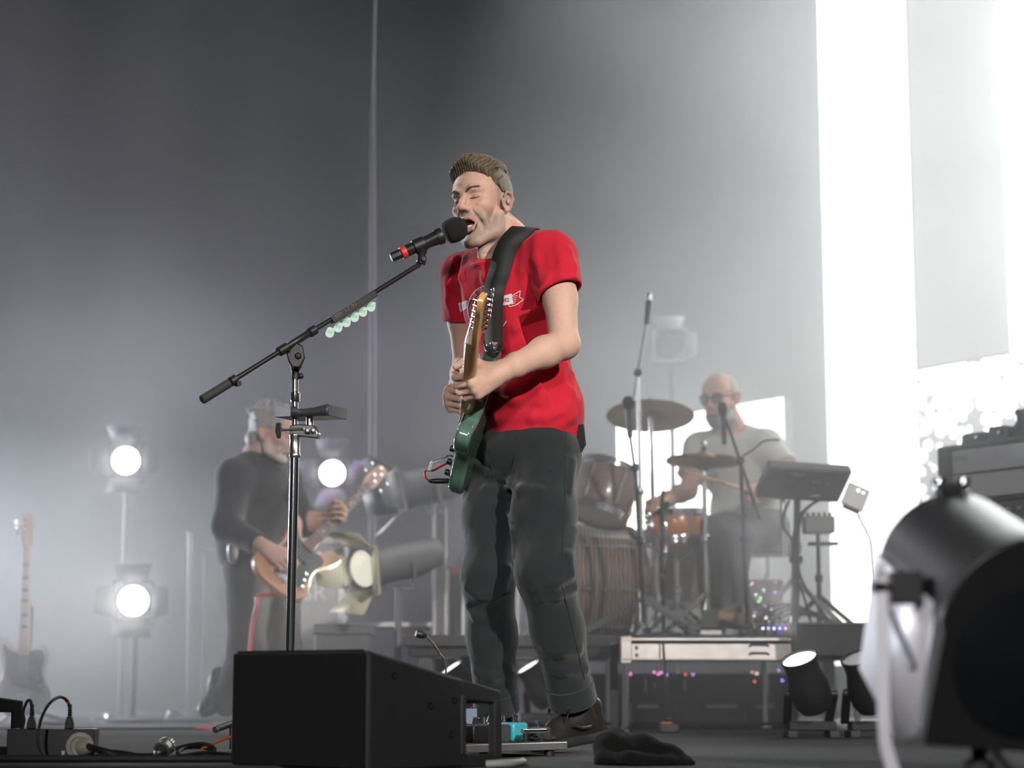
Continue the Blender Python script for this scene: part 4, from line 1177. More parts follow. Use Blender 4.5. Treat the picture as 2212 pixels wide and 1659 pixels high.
for i in range(6):
    px, py = 713 + i * 17.8, 718 - i * 11.2
    t_ = (px - 436 + 6) / 469.0
    c = at(px, py, bp_(t_).y - .002)
    pk = thing('guitar_pick', 'mint guitar pick with green print, %s in the boom holder' % WORDS[i], 'pick', c, 'guitar picks in the boom holder')
    lean = math.radians(-14 + rr.uniform(-5, 5))
    ax = (V(1, 0, 0) * math.cos(lean) + V(0, 0, 1) * math.sin(lean)); ay = (V(0, 0, 1) * math.cos(lean) - V(1, 0, 0) * math.sin(lean))
    m = MB(); m.prism(outline2(POLY, 3), c, ax, ay, V(0, -1, 0), -.0004, .0004); m.build('plectrum', PICK, pk)
    vs, fs = text_mesh('09', .0125, c + V(0, -.0006, 0), ay * -1.0 if False else ax, ay); m = MB(); m.add(vs, fs); m.build('printed_number', PGREEN, pk, smooth=False)
# ------------------------------------------------------------------ tray clamped to the stand
tr = thing('accessory_tray', 'dark tray on a steel clamp fixed to the microphone stand upright', 'tray', sp(650, 930))
c = sp(663, 893); TR_ = rot('Z', -14) @ rot('X', 3)
TRM = mat('tray_plastic', (0.035, 0.038, 0.045), .5)
def tv(x, y, z): return c + TR_ @ V(x, y, z)
m = MB()
m.box(tv(0, .035, -.008), (.150, .15, .006), TR_)
m.build('tray_floor', TRM, tr, bevel=.002)
def sag(u): return .020 - .011 * math.sin(PI * u)
m = MB(); n = 16
top = [tv(-.075 + .15 * i / n, -.04, sag(i / n) if i > n * .42 else .018 - .004 * i / n) for i in range(n + 1)]; bot = [tv(-.075 + .15 * i / n, -.04, -.010) for i in range(n + 1)]
m.add(top + bot, [(i, i + 1, n + 2 + i, n + 1 + i) for i in range(n)]); m.build('tray_front', TRM, tr, solid=.004)
for x in (-.075, .075):
    m = MB(); m.box(tv(x, .035, .004), (.004, .15, .028), TR_); m.build('tray_side', TRM, tr)
m = MB(); m.box(tv(0, .11, .004), (.15, .004, .028), TR_); m.build('tray_rear', TRM, tr)
m = MB(); m.box(tv(-.054, -.0425, .004), (.046, .003, .028), TR_); m.build('cloth_patch', mat('grey_felt', (0.30, 0.32, 0.37), .95, var=.4, vscale=500, bump=.6, bscale=900), tr)
m = MB(); m.cyl(tv(.012, -.01, -.045), tv(.012, -.01, -.010), .010, n=14); m.build('tray_post', STEEL, tr)
k = sp(652, 930)
KR = rot('Z', -14)
m = MB(); m.prism([(-.030, -.013), (.048, -.024), (.052, -.010), (.035, .012), (-.012, .016), (-.030, .012)], k, KR @ V(1, 0, 0), V(0, 0, 1), KR @ V(0, -1, 0), -.012, .016); m.build('clamp_jaw', STEEL, tr, bevel=.003)
for dx in (.020, .036):
    m = MB(); m.lathe([(.009, 0), (.009, .004), (.007, .005), (.007, .014), (.004, .018)], k + KR @ V(dx, -.016, -.004), KR @ V(.5, -1, 0), 12); m.build('clamp_nut', mat('dull_steel', (.32, .32, .33), .45, .6), tr)
m = MB(); m.cyl(k + KR @ V(-.052, -.020, .0), k + KR @ V(.012, -.020, .002), .0032, n=10); m.build('clamp_screw', STEEL, tr)
m = MB(); m.prism([(-.007, .022), (.006, .022), (.009, .004), (.005, -.020), (-.004, -.020), (-.010, .0)], k + KR @ V(-.058, -.020, -.002), KR @ V(1, 0, 0), V(0, 0, 1), KR @ V(0, -1, 0), -.004, .004); m.build('wing_handle', BLACK, tr, bevel=.002)
# ------------------------------------------------------------------ floor monitor wedge
def wedge(root, Q0, e1, e2, L1, L2, hb, hf, hnotch=True):
    """Q0 near floor corner; e1 along the side panel (receding right), e2 along the back panel (left)"""
    def wp(a, b, z): return Q0 + e1 * a + e2 * b + V(0, 0, z)
    def ht(a): return hb + (hf - hb) * a / L1
    WM = MATTE; n0 = L1 * .70; dn = .17
    # main body, profile extruded along e2
    m_ = MB(); m_.prism([(0, 0), (n0, 0), (n0, ht(n0)), (0, ht(0))], wp(0, 0, 0), e1, V(0, 0, 1), e2, 0, L2); m_.build('cabinet', WM, root, bevel=.009, seg=3)
    m_ = MB(); m_.prism([(n0 - .004, 0), (L1, 0), (L1, ht(L1)), (n0 - .004, ht(n0))], wp(0, 0, 0), e1, V(0, 0, 1), e2, dn, L2); m_.build('rear_cabinet', WM, root, bevel=.006)
    m_ = MB(); m_.prism([(n0 - .004, ht(n0) - .045), (L1, ht(L1) - .030), (L1, ht(L1)), (n0 - .004, ht(n0))], wp(0, 0, 0), e1, V(0, 0, 1), e2, .002, dn + .004); m_.build('handle_bridge', WM, root, bevel=.004)
    m_ = MB(); m_.prism([(n0 - .004, 0), (L1, 0), (L1, .026), (n0 - .004, .032)], wp(0, 0, 0), e1, V(0, 0, 1), e2, .002, dn + .004); m_.build('handle_sill', WM, root, bevel=.004)
    m_ = MB(); m_.prism([(L1 - .026, .02), (L1, .02), (L1, ht(L1) - .02), (L1 - .026, ht(L1) - .02)], wp(0, 0, 0), e1, V(0, 0, 1), e2, .001, .022); m_.build('handle_post', WM, root, bevel=.003)
    m_ = MB(); m_.prism([(n0 - .012, .030), (n0 + .004, .030), (n0 + .004, ht(n0) - .040), (n0 - .012, ht(n0) - .036)], wp(0, 0, 0), e1, V(0, 0, 1), e2, -.003, .004); m_.build('handle_trim', DARK, root, bevel=.002)
    for a, z in ((.08, ht(.08) - .04), (.20, .14), (L1 * .62, ht(L1 * .62) - .055), (L1 * .60, .075)):
        m_ = MB(); m_.lathe([(.0085, -.002), (.0085, .0015), (.005, .0015), (.004, -.001), (0, -.001)], wp(a, 0, z), -e2, 14); m_.build('rigging_bolt', BLACK, root)
    return wp
e1 = V(.637, .771, 0).normalized(); e2 = V(-.771, .637, 0).normalized()
Q0 = onfloor(768, 4.35)
# keep the upper corner under the pixel seen in the photograph
Q0 = V(at(797, 1400, 4.35).x, 4.35, 0)
fm = thing('floor_monitor', 'large black floor monitor wedge lying in front of the singer', 'speaker', Q0)
wp = wedge(fm, Q0, e1, e2, .452, .425, .262, .172)
GRL = mat('perforated_grille', (0.006, 0.006, 0.006), .7, bump=1.0, bscale=900)
m = MB(); m.prism([(.006, .008), (.419, .008), (.419, .257), (.006, .257)], wp(0, 0, 0), e2, V(0, 0, 1), -e1, .0, .012); m.build('grille', GRL, fm, bevel=.004)
m = MB()
for i in range(58):
    p = wp(-.006, .012 + i * .0069, .2605); m.box(p, (.004, .004, .004), Matrix((e1, e2, V(0, 0, 1))).transposed())
m.build('grille_teeth', BLACK, fm, kind='stuff')
# second wedge at the frame edge
Q1 = V(at(-50, 1497, 4.9).x, 4.9, 0)
fm2 = thing('floor_monitor', 'grey floor monitor wedge with an open side handle at the left photo edge', 'speaker', Q1)
e1b = V(.80, .60, 0).normalized(); e2b = V(-.60, .80, 0).normalized()
Qb = V(at(52, 1512, 5.25).x, 5.25, 0) - e1b * .40
Qb.z = 0
fm2.location = Qb
wedge(fm2, Qb, e1b, e2b, .40, .36, .20, .145)
# ------------------------------------------------------------------ gooseneck microphone behind the wedge
gk = thing('gooseneck_microphone', 'small black gooseneck microphone curling up behind the wedge', 'microphone', onfloor(970, 5.0))
m = MB(); g = spline([onfloor(972, 5.0, .03), at(963, 1445, 5.0), at(950, 1412, 5.0), at(935, 1388, 5.0), at(918, 1373, 5.0)], 6); m.tube(g, .0027, 8); m.build('gooseneck', BLACK, gk)
m = MB(); m.lathe([(.003, 0), (.006, .003), (.0095, .010), (.0098, .022), (.0075, .028), (0, .0285)], at(921, 1374, 5.0), at(898, 1368, 4.99) - at(921, 1374, 5.0), 16); m.build('capsule', BLACK, gk)
m = MB(); m.lathe([(.05, 0), (.05, .016), (.03, .03), (.006, .034)], onfloor(972, 5.0), (0, 0, 1), 24); m.build('weighted_foot', BLACK, gk)
# ------------------------------------------------------------------ pedalboard
PB = thing('pedalboard', 'silver-edged pedalboard base with a chrome bar at the feet of the singer', 'pedalboard', onfloor(1120, 5.4))
f0 = onfloor(1080, 5.20); f1 = onfloor(1226, 5.38)
px_ = (f1 - f0).normalized(); py_ = V(-px_.y, px_.x, 0)
b_l = f1 - px_ * .62
def pb(a, b, z): return f1 - px_ * a + py_ * b + V(0, 0, z)
PALU = mat('pedalboard_aluminium', (0.72, 0.73, 0.73), .33, .9, var=.12, vscale=18)
m = MB(); m.prism([(0, 0), (.62, 0), (.62, .30), (0, .30)], pb(0, 0, 0), -px_, py_, V(0, 0, 1), .016, .036); m.build('base_frame', PALU, PB, bevel=.002)
m = MB(); m.prism([(.008, .008), (.612, .008), (.612, .292), (.008, .292)], pb(0, 0, 0), -px_, py_, V(0, 0, 1), .036, .038); m.build('hook_pad', MATTE, PB)
for a, b in ((.05, .02), (.05, .27), (.57, .02), (.57, .27)):
    m = MB(); m.cyl(pb(a, b, 0), pb(a, b, .017), .014, n=14); m.build('rubber_foot', BLACK, PB)
m = MB(); m.cyl(pb(.068, .016, .066), pb(.155, .016, .066), .0062, n=16); m.build('guard_bar', CHROME, PB)
for a in (.082, .142):
    m = MB(); m.cyl(pb(a, .016, .036), pb(a, .016, .063), .0042, n=12); m.build('guard_post', CHROME, PB)
def pedal(label, a, b, w_, d_, h_, mm, knobs=0, switch=True, z0=.038, name='effects_pedal', rnd=.004):
    t_ = thing(name, label, 'effects pedal', pb(a, b, z0), 'effects pedals on the pedalboard')
    m_ = MB(); m_.prism([(-w_ / 2, 0), (w_ / 2, 0), (w_ / 2, d_), (-w_ / 2, d_)], pb(a, b, z0), -px_, py_, V(0, 0, 1), 0, h_); m_.build('enclosure', mm, t_, bevel=rnd, seg=3)
    if switch:
        m_ = MB(); m_.lathe([(.0085, 0), (.0085, .003), (.006, .004), (.006, .010), (.0075, .011), (.0075, .017), (.0065, .018), (0, .0181)], pb(a - w_ * .02, b + d_ * .22, z0 + h_), (0, 0, 1), 16); m_.build('footswitch', CHROME, t_)
    for i in range(knobs):
        m_ = MB(); m_.lathe([(.0075, 0), (.0075, .005), (.006, .007), (.0055, .018), (0, .0185)], pb(a + w_ * (-.3 + .6 * i / max(knobs - 1, 1)), b + d_ * .78, z0 + h_), (0, 0, 1), 14); m_.build('knob', BLACK, t_)
    m_ = MB(); m_.cyl(pb(a + w_ / 2, b + d_ * .5, z0 + h_ * .5), pb(a + w_ / 2 + .016, b + d_ * .5, z0 + h_ * .5), .0065, n=12); m_.build('jack_plug', BLACK, t_)
    return t_
TEAL = mat('teal_enamel', (0.045, 0.36, 0.42), .32, coat=.3)
pedal('teal effects pedal with chrome footswitch behind the chrome guard bar', .125, .05, .058, .105, .050, TEAL, 3, rnd=.008)
pedal('low dark grey effects pedal at the outer end of the pedalboard', .035, .055, .055, .10, .036, DARK, 0, rnd=.002)
pedal('dark grey effects pedal squeezed against the teal one', .195, .05, .055, .11, .046, DARK, 2, rnd=.002)
pedal('black effects pedal with two knobs seen through the wedge handle', .27, .05, .06, .11, .045, BLACK, 2)
pedal('tall silver-edged effects unit in the second pedal row', .19, .175, .05, .09, .085, mat('pale_blue_grey', (0.20, 0.26, 0.32), .4), 0, False, rnd=.002)
t_ = pedal('black rack-like effects unit with a white name strip on the pedalboard', .262, .175, .085, .09, .078, BLACK, 3, False)
m = MB(); m.box(pb(.25, .173, .085), (.03, .002, .009), Matrix((-px_, py_, V(0, 0, 1))).transposed()); m.build('name_strip', WHITE, t_)
pc_ = thing('patch_cable', 'thin black patch cable looping along the pedalboard rail', 'cable', pb(.1, .03, .045))
m = MB(); m.tube(spline([pb(.17, .03, .045), pb(.15, .026, .050), pb(.125, .024, .068), pb(.108, .026, .074), pb(.098, .03, .062), pb(.105, .036, .048), pb(.05, .03, .043), pb(.03, .035, .043)], 6), .0028, 8); m.build('jacket', RUBBER, pc_)
m = MB(); m.cyl(pb(.03, .035, .043), pb(.012, .037, .044), .0045, n=10); m.build('plug', BLACK, pc_)
# ------------------------------------------------------------------ crumpled towel
TW = Sdf(); ty = 4.80
def tw(x, y, d=ty): return at(x, y, d)
rr2 = random.Random(5)
TW.chain([tw(1308, 1640, 4.78), tw(1312, 1608, 4.82), tw(1335, 1592, 4.84)], [.024, .026, .018], .03)
TW.chain([tw(1330, 1618, 4.80), tw(1390, 1622, 4.78), tw(1440, 1632, 4.76), tw(1484, 1642, 4.76)], [.036, .031, .022, .010], .03)
TW.chain([tw(1318, 1600, 4.84), tw(1370, 1610, 4.84), tw(1430, 1622, 4.83)], [.020, .020, .014], .02)
TW.chain([tw(1300, 1644, 4.76), tw(1360, 1646, 4.72), tw(1440, 1650, 4.72), tw(1496, 1650, 4.74)], [.018, .024, .018, .007], .02)
TW.chain([tw(1350, 1600, 4.80), tw(1400, 1618, 4.77), tw(1450, 1636, 4.74)], [.010, .012, .006], .01)
TW.plane(V(0, 0, 0.001), V(0, 0, -1), .002)
P, Q = TW.mesh(.0035, disp=lambda P: .004 * wav(P, 41, 60) + .0018 * wav(P, 42, 420))
tw_o = np_mesh('towel', P, Q, mat('black_terry', (0.0035, 0.0035, 0.0035), .97, bump=1.0, bscale=900, var=.5, vscale=700), relax=0)
tag(tw_o, 'crumpled black towel lying on the stage floor beside the shoe', 'towel')

t = thing('grey_cable', 'pale grey cable end curling out from beneath the wedge', 'cable', onfloor(1100, 4.62))
m = MB(); m.tube(spline([onfloor(1050, 4.60, .008), onfloor(1085, 4.60, .010), onfloor(1112, 4.62, .010), onfloor(1130, 4.68, .010), onfloor(1128, 4.78, .008)], 6), .0085, 10); m.build('jacket', mat('pale_grey_jacket', (.42, .42, .40), .5), t)
# ------------------------------------------------------------------ mains box and leads on the floor
DY = 5.0
db = thing('power_box', 'black mains distribution box with a pale round socket on the floor', 'power box', onfloor(112, DY))
DR = rot('Z', 6)
dc = onfloor(114, DY + .05)
def dv(x, y, z): return dc + DR @ V(x, y, z)
m = MB(); m.box(dv(0, 0, .039), (.213, .11, .078), DR); m.build('enclosure', BLACK, db, bevel=.002)
sk = dv(.072, -.056, .036)
SKM = mat('pale_socket', (0.42, 0.41, 0.38), .5)
m = MB(); m.lathe([(.034, 0), (.034, .004), (.024, .006), (.023, .001), (0, .001)], sk, DR @ V(0, -1, 0), 32); m.build('socket_plate', SKM, db)
m = MB(); m.box(dv(.031, -.0555, .012), (.007, .0012, .026), DR); m.build('white_label', WHITE, db)
for x in (-.09, -.03, .03, .09):
    m = MB(); m.cyl(dv(x, .0, .077), dv(x, .0, .0795), .003, n=8); m.build('screw', STEEL, db)
# thick mains lead with pale plug
t = thing('mains_lead', 'thick black mains lead leaving the pale round socket along the floor', 'cable', sk)
m = MB(); m.lathe([(.0, 0), (.021, .001), (.021, .016), (.017, .022), (.012, .034), (.009, .036)], sk + DR @ V(.004, -.004, 0), DR @ V(.75, -.75, -.10), 20); m.build('plug', mat('cream_rubber', (0.40, 0.37, 0.27), .5), t)
pts = spline([sk + DR @ V(.02, -.022, .001), at(215, 1620, 4.93), at(262, 1632, 4.92), at(330, 1641, 4.93), at(420, 1640, 4.95), at(520, 1645, 4.98)], 8)
m = MB(); m.tube(pts, .0085, 12); m.build('jacket', RUBBER, t)
def iec(name, label, x, pts_, tape=None):
    t_ = thing(name, label, 'cable', at(x, 1573, DY + .03))
    b_ = at(x, 1574, DY + .03)
    m_ = MB(); m_.prism([(-.0105, 0), (.0105, 0), (.0105, .012), (.006, .030), (-.006, .030), (-.0105, .012)], b_, V(1, 0, 0), V(0, 0, 1), V(0, -1, 0), -.009, .009); m_.build('plug', BLACK, t_, bevel=.002)
    for i in range(5):
        m_ = MB(); z = .032 + i * .0058; m_.lathe([(.0058 - i * .0003, 0), (.0062 - i * .0003, .0012), (.0058 - i * .0003, .0038), (.004, .0048)], b_ + V(0, 0, z), (0, 0, 1), 12); m_.build('relief_ring', BLACK, t_)
    m_ = MB(); m_.tube(spline([b_ + V(0, 0, .028)] + pts_, 8), .0038, 10); m_.build('jacket', RUBBER, t_)
    if tape:
        m_ = MB(); m_.cyl(tape[0], tape[1], .0048, n=10); m_.build('coloured_tape', mat('orange_tape', (0.7, 0.16, 0.03), .5), t_)
iec('kettle_lead', 'black kettle lead looping high from the mains box with orange tape', 150, [at(150, 1528, 5.03), at(145, 1513, 5.02), at(128, 1506, 5.0), at(105, 1522, 4.96), at(88, 1556, 4.93), at(82, 1596, 4.92), at(92, 1628, 4.92), at(125, 1643, 4.92), at(170, 1646, 4.9)], (at(142, 1511, 5.02), at(148, 1518, 5.025)))
iec('kettle_lead', 'black kettle lead doubled back tightly on the mains box beside the wedge', 68, [at(68, 1524, 5.03), at(66, 1514, 5.03), at(58, 1516, 5.03), at(50, 1538, 5.03), at(52, 1556, 5.03), at(46, 1580, 5.03)])
# big connector resting on the leads
cn = thing('multipin_connector', 'silver and black multipin cable connector resting on the floor leads', 'connector', onfloor(358, 4.97))
a_, b_ = at(340, 1628, 4.90), at(372, 1601, 5.02)
dd = (b_ - a_)
m = MB(); m.lathe([(.006, -.012), (.008, -.006), (.0085, 0), (.0125, .006), (.0105, .012), (.0135, .016), (.0115, .022), (.016, .030)], a_, dd, 20); m.build('back_shell', STEEL, cn)
m = MB(); m.lathe([(.016, .030), (.0205, .034), (.0205, .060), (.018, .062)], a_, dd, 24); m.build('barrel', mat('gunmetal', (0.35, 0.34, 0.32), .35, .8), cn)
m = MB()
for i in range(22):
    an = 2 * PI * i / 22; R = frame(dd); m.box(a_ + R @ V(.0215 * math.cos(an), .0215 * math.sin(an), .070), (.003, .003, .016), R @ rot('Z', math.degrees(an)))
m.build('knurling', STEEL, cn, kind='stuff')
m = MB(); m.lathe([(.0212, .062), (.0212, .078), (.016, .079), (.0, .070)], a_, dd, 24); m.build('coupling_ring', BLACK, cn)
def lead(label, pts_, r, mm=RUBBER, name='cable', group=None):
    pts_ = [V(p.x, p.y, max(p.z, r)) for p in pts_]
    t_ = thing(name, label, 'cable', pts_[0], group)
    m_ = MB(); m_.tube(spline(pts_, 8), r, 8); m_.build('jacket', mm, t_)
    return t_
lead('black lead running from the silver connector towards the mains box', [at(338, 1630, 4.9), at(300, 1632, 4.93), at(255, 1625, 4.97), at(215, 1624, 5.0)], .006)
lead('thin black lead snaking low along the floor under the connector', [at(205, 1634, 4.85), at(240, 1630, 4.87), at(300, 1640, 4.86), at(370, 1636, 4.87), at(440, 1626, 4.9), at(500, 1630, 4.95)], .0045)
lead('black lead coiled in a loop beside the silver connector', [at(380, 1618, 4.98), at(410, 1610, 5.0), at(445, 1608, 5.02), at(466, 1622, 5.0), at(450, 1640, 4.93), at(405, 1640, 4.92), at(384, 1626, 4.95), at(408, 1614, 5.0), at(452, 1618, 5.02), at(474, 1644, 4.93)], .0055)
lead('thin red-orange lead on the floor against the wedge', [at(430, 1617, 5.02), at(450, 1612, 5.02), at(475, 1600, 5.03), at(505, 1590, 5.05)], .0035, mat('orange_lead', (0.55, 0.10, 0.03), .45))
lead('glossy black lead bundle hugging the stage edge', [at(-20, 1646, 4.8), at(120, 1648, 4.8), at(260, 1645, 4.8), at(400, 1648, 4.8), at(520, 1648, 4.82)], .011)
t = thing('tripod_foot', 'black tubular stand foot with chrome tip poking out beside the wedge', 'stand', onfloor(500, 5.3))
m = MB(); m.cyl(at(468, 1575, 5.3), at(520, 1556, 5.4), .0085, n=14); m.build('tube', BLACK, t)
m = MB(); m.cyl(at(464, 1577, 5.295), at(469, 1575, 5.302), .0092, n=14); m.build('chrome_tip', CHROME, t)
m = MB(); m.cyl(at(500, 1563, 5.36), onfloor(500, 5.36), .006, n=10); m.build('support', BLACK, t)
m = MB(); m.box((-1.35, 4.60, .004), (1.9, .16, .008)); o = m.build('floor_shade_strip', MATTE, None, bevel=.002); tag(o, 'flat black strip painted as shade along the front of the stage', 'mat')  # black strip standing in for shade on the front floor
# ------------------------------------------------------------------ big theatre lantern in the near right corner
LY = 3.0
lan = thing('theatre_lantern', 'big blurred theatre lantern with white yoke in the near right corner', 'stage light', onfloor(2060, LY))
LBODY = mat('lantern_black', (0.03, 0.03, 0.031), .38, .3, bump=.06, bscale=80)
LPALE = mat('lantern_aluminium', (0.70, 0.69, 0.74), .45, .25, var=.08, vscale=12)
FC = at(2205, 1400, 2.86); BC = at(2048, 1268, 3.16)
AX = (FC - BC); AXn = AX.normalized()
UX = V(1, .35, 0); UX = (UX - AXn * UX.dot(AXn)).normalized(); UY = UX.cross(AXn); UY = UY if UY.z > 0 else -UY
def arch(c, hw_, hb_, ht_, n=18):
    return [c + UX * -hw_ + UY * -hb_, c + UX * -hw_ * .96 + UY * ht_ * .2] + [c + UX * (-hw_ * math.cos(PI * i / n)) + UY * (ht_ * .35 + hw_ * math.sin(PI * i / n)) for i in range(n + 1)] + [c + UX * hw_ * .96 + UY * ht_ * .2, c + UX * hw_ + UY * -hb_]
def loft(A_, B_2, name, mm, cap=True, **k):
    n = len(A_); m_ = MB(); fs = [(i, (i + 1) % n, n + (i + 1) % n, n + i) for i in range(n)]
    if cap: fs += [tuple(range(n - 1, -1, -1)), tuple(range(n, 2 * n))]
    m_.add(A_ + B_2, fs); return m_.build(name, mm, lan, **k)
loft(arch(BC, .118, .10, .10), arch(FC - AXn * .02, .122, .13, .10), 'housing', LBODY)
loft(arch(FC - AXn * .03, .128, .135, .105), arch(FC + AXn * .03, .132, .145, .108), 'front_frame', BLACK, bevel=.004)
m = MB(); m.lathe([(.105, 0), (.11, .012), (.095, .016), (.05, .028), (0, .032)], FC + AXn * .025 + UY * -.01, AXn, 32); m.build('lens', mat('dark_glass', (0.008, 0.009, 0.011), .25, spec=.3), lan)
sp0 = BC + UX * -.121
m = MB(); m.add([sp0 + UY * .045 + AXn * -.005, sp0 + UY * .045 + AXn * .285, sp0 + UY * -.15 + AXn * .285, sp0 + UY * -.185 + AXn * .22, sp0 + UY * -.145 + AXn * -.005], [(0, 1, 2, 3, 4)]); m.build('side_panel', LPALE, lan, solid=.006)
m = MB(); m.bar(sp0 + UY * .03 - UX * .004 + AXn * .0, sp0 + UY * .03 - UX * .004 + AXn * .12, .03, .006, UX); m.build('side_trim', LPALE, lan)
m = MB(); m.bar(sp0 + UY * .0 + AXn * .05 - UX * .006, sp0 + UY * -.06 + AXn * .25 - UX * .006, .009, .008, UX); m.build('side_strut', LBODY, lan)
yk = at(1907, 1250, 2.93)
yp = spline([at(1906, 1236, 2.93), at(1906, 1400, 2.93), at(1910, 1560, 2.93), at(1918, 1625, 2.93), at(1945, 1690, 2.93), at(2010, 1720, 2.93)], 8)
m = MB()
for a_, b_ in zip(yp[:-1], yp[1:]): m.bar(a_, b_ + (b_ - a_) * .1, .0185, .006, V(0, 1, 0))
m.build('yoke', LPALE, lan, bevel=.001)
m = MB(); m.box(at(1953, 1270, 2.92), (.046, .05, .047)); m.build('clamp_block', BLACK, lan, bevel=.003)
m = MB(); m.cyl(at(1884, 1268, 2.93), at(2036, 1274, 2.95), .009, n=14); m.build('pivot_bolt', BLACK, lan)
m = MB(); m.ell(at(1900, 1232, 2.93), (.008, .008, .012)); m.build('pivot_knob', LPALE, lan)
tt = at(2048, 1052, 3.13)
for dx in (-.016, .022):
    m = MB(); m.lathe([(.010, 0), (.011, .004), (.007, .006), (.007, .014), (.011, .016), (.010, .024)], tt + V(dx, -.01, -.012), (0, 0, 1), 14); m.build('top_bolt', CHROME, lan)
m = MB(); m.box(tt + V(.003, -.008, .0), (.05, .022, .012)); m.build('top_clip', BLACK, lan, bevel=.002)
m = MB(); m.box(tt + V(.003, -.0, -.018), (.03, .03, .03)); m.build('top_bracket', BLACK, lan)
m = MB(); m.tube(spline([at(2120, 1590, 2.9), at(2160, 1640, 2.85), at(2200, 1690, 2.8), onfloor(2230, 2.75, .01)], 6), .007, 10); m.build('power_cord', RUBBER, lan)
m = MB(); m.cyl(onfloor(2115, 2.95), at(2115, 1640, 2.95), .03, .022, n=20); m.box(onfloor(2040, 2.93, .01), (.32, .2, .02)); m.build('floor_plate', MATTE, lan)
m = MB(); m.cyl(onfloor(2115, 2.95, .06), BC.lerp(FC, .55) + UY * -.12, .014, n=12); m.build('support_tube', BLACK, lan)
# ------------------------------------------------------------------ uplights on the floor
UB = mat('uplight_black', (0.016, 0.016, 0.017), .42)
def lens_mat(name, col, s):
    return mat(name, (.8, .8, .8), .2, emit=col, estr=s)
LENS_ON = lens_mat('uplight_lens_lit', (1, 1, 1), 3.2); LENS_OFF = mat('uplight_lens_glass', (0.50, 0.51, 0.53), .18, spec=.8)
def uplight(label, lens_c, axis, foot_, lens, sc=1.0, lit=0.0):
    foot_ = Vector(foot_); lens_c = Vector(lens_c); ax = Vector(axis).normalized()
    t_ = thing('uplight', label, 'stage light', foot_, 'floor uplights')
    m_ = MB(); m_.lathe([(.0, -.205), (.055, -.20), (.070, -.17), (.074, -.11), (.060, -.05), (.062, -.02), (.068, 0), (.068, .006), (.062, .006), (.060, -.004)], lens_c, ax, 30); 
    m_.v = [tuple(lens_c + (Vector(p) - lens_c) * sc) for p in m_.v]; m_.build('barrel', UB, t_)
    m_ = MB(); m_.lathe([(.0, .003 * sc), (.045 * sc, .001 * sc), (.061 * sc, -.003 * sc)], lens_c, ax, 30); m_.build('lens', lens, t_)
    mid = lens_c - ax * .14 * sc; side = V(1, 0, 0)
    for s in (-1, 1):
        m_ = MB(); m_.bar(mid + side * s * .082 * sc, V(mid.x + s * .075 * sc, foot_.y, foot_.z + .05 * sc), .03 * sc, .014 * sc, V(0, 1, 0)); m_.build('yoke_arm', UB, t_, bevel=.002)
        m_ = MB(); m_.cyl(mid + side * s * .07 * sc, mid + side * s * .092 * sc, .016 * sc, n=14); m_.build('pivot_knob', BLACK, t_)
        m_ = MB(); m_.box(foot_ + V(s * .075, 0, .012) * sc, V(.035, .15, .024) * sc); m_.build('base_foot', DARK, t_, bevel=.002)
    m_ = MB(); m_.box(foot_ + V(0, 0, .040) * sc, V(.17, .10, .034) * sc); m_.build('base', UB, t_, bevel=.004)
    if lit:
        l = bpy.data.lights.new('uplight_beam', 'SPOT'); l.energy = lit; l.spot_size = math.radians(40); l.spot_blend = .6; l.shadow_soft_size = .05
        lo = bpy.data.objects.new('uplight_beam', l); COL.objects.link(lo); lo.parent = t_; lo.location = lens_c + ax * .02 - foot_
        lo.rotation_euler = ax.to_track_quat('-Z', 'Y').to_euler()
    return t_
uplight('lit black floor uplight throwing white light up beside the riser rail', at(1727, 1424, 7.15), (-.33, -.36, .87), onfloor(1752, 7.3), LENS_ON, 1, 60)
uplight('unlit black floor uplight half hidden by the near lantern', at(1856, 1422, 7.15), (-.30, -.36, .87), onfloor(1886, 7.3), LENS_OFF)
uplight('tilted floor uplight seen between the legs of the singer', at(1141, 1441, 9.3), (-.52, -.16, .84), onfloor(1165, 9.4), LENS_ON, 1.0, 40)
uplight('tilted floor uplight glinting above the wedge behind the gooseneck', at(975, 1443, 9.3), (-.55, -.16, .82), onfloor(998, 9.4), LENS_ON, 1.0, 40)
uplight('small pale floor lamp far back below the guitar stand', at(226, 1551, 10.6), (-.75, -.60, .30), onfloor(240, 10.75), LENS_OFF, .42)
uplight('small pale floor lamp far back near the tall lamp pole', at(360, 1543, 10.6), (-.80, -.52, .25), onfloor(372, 10.75), LENS_OFF, .42)
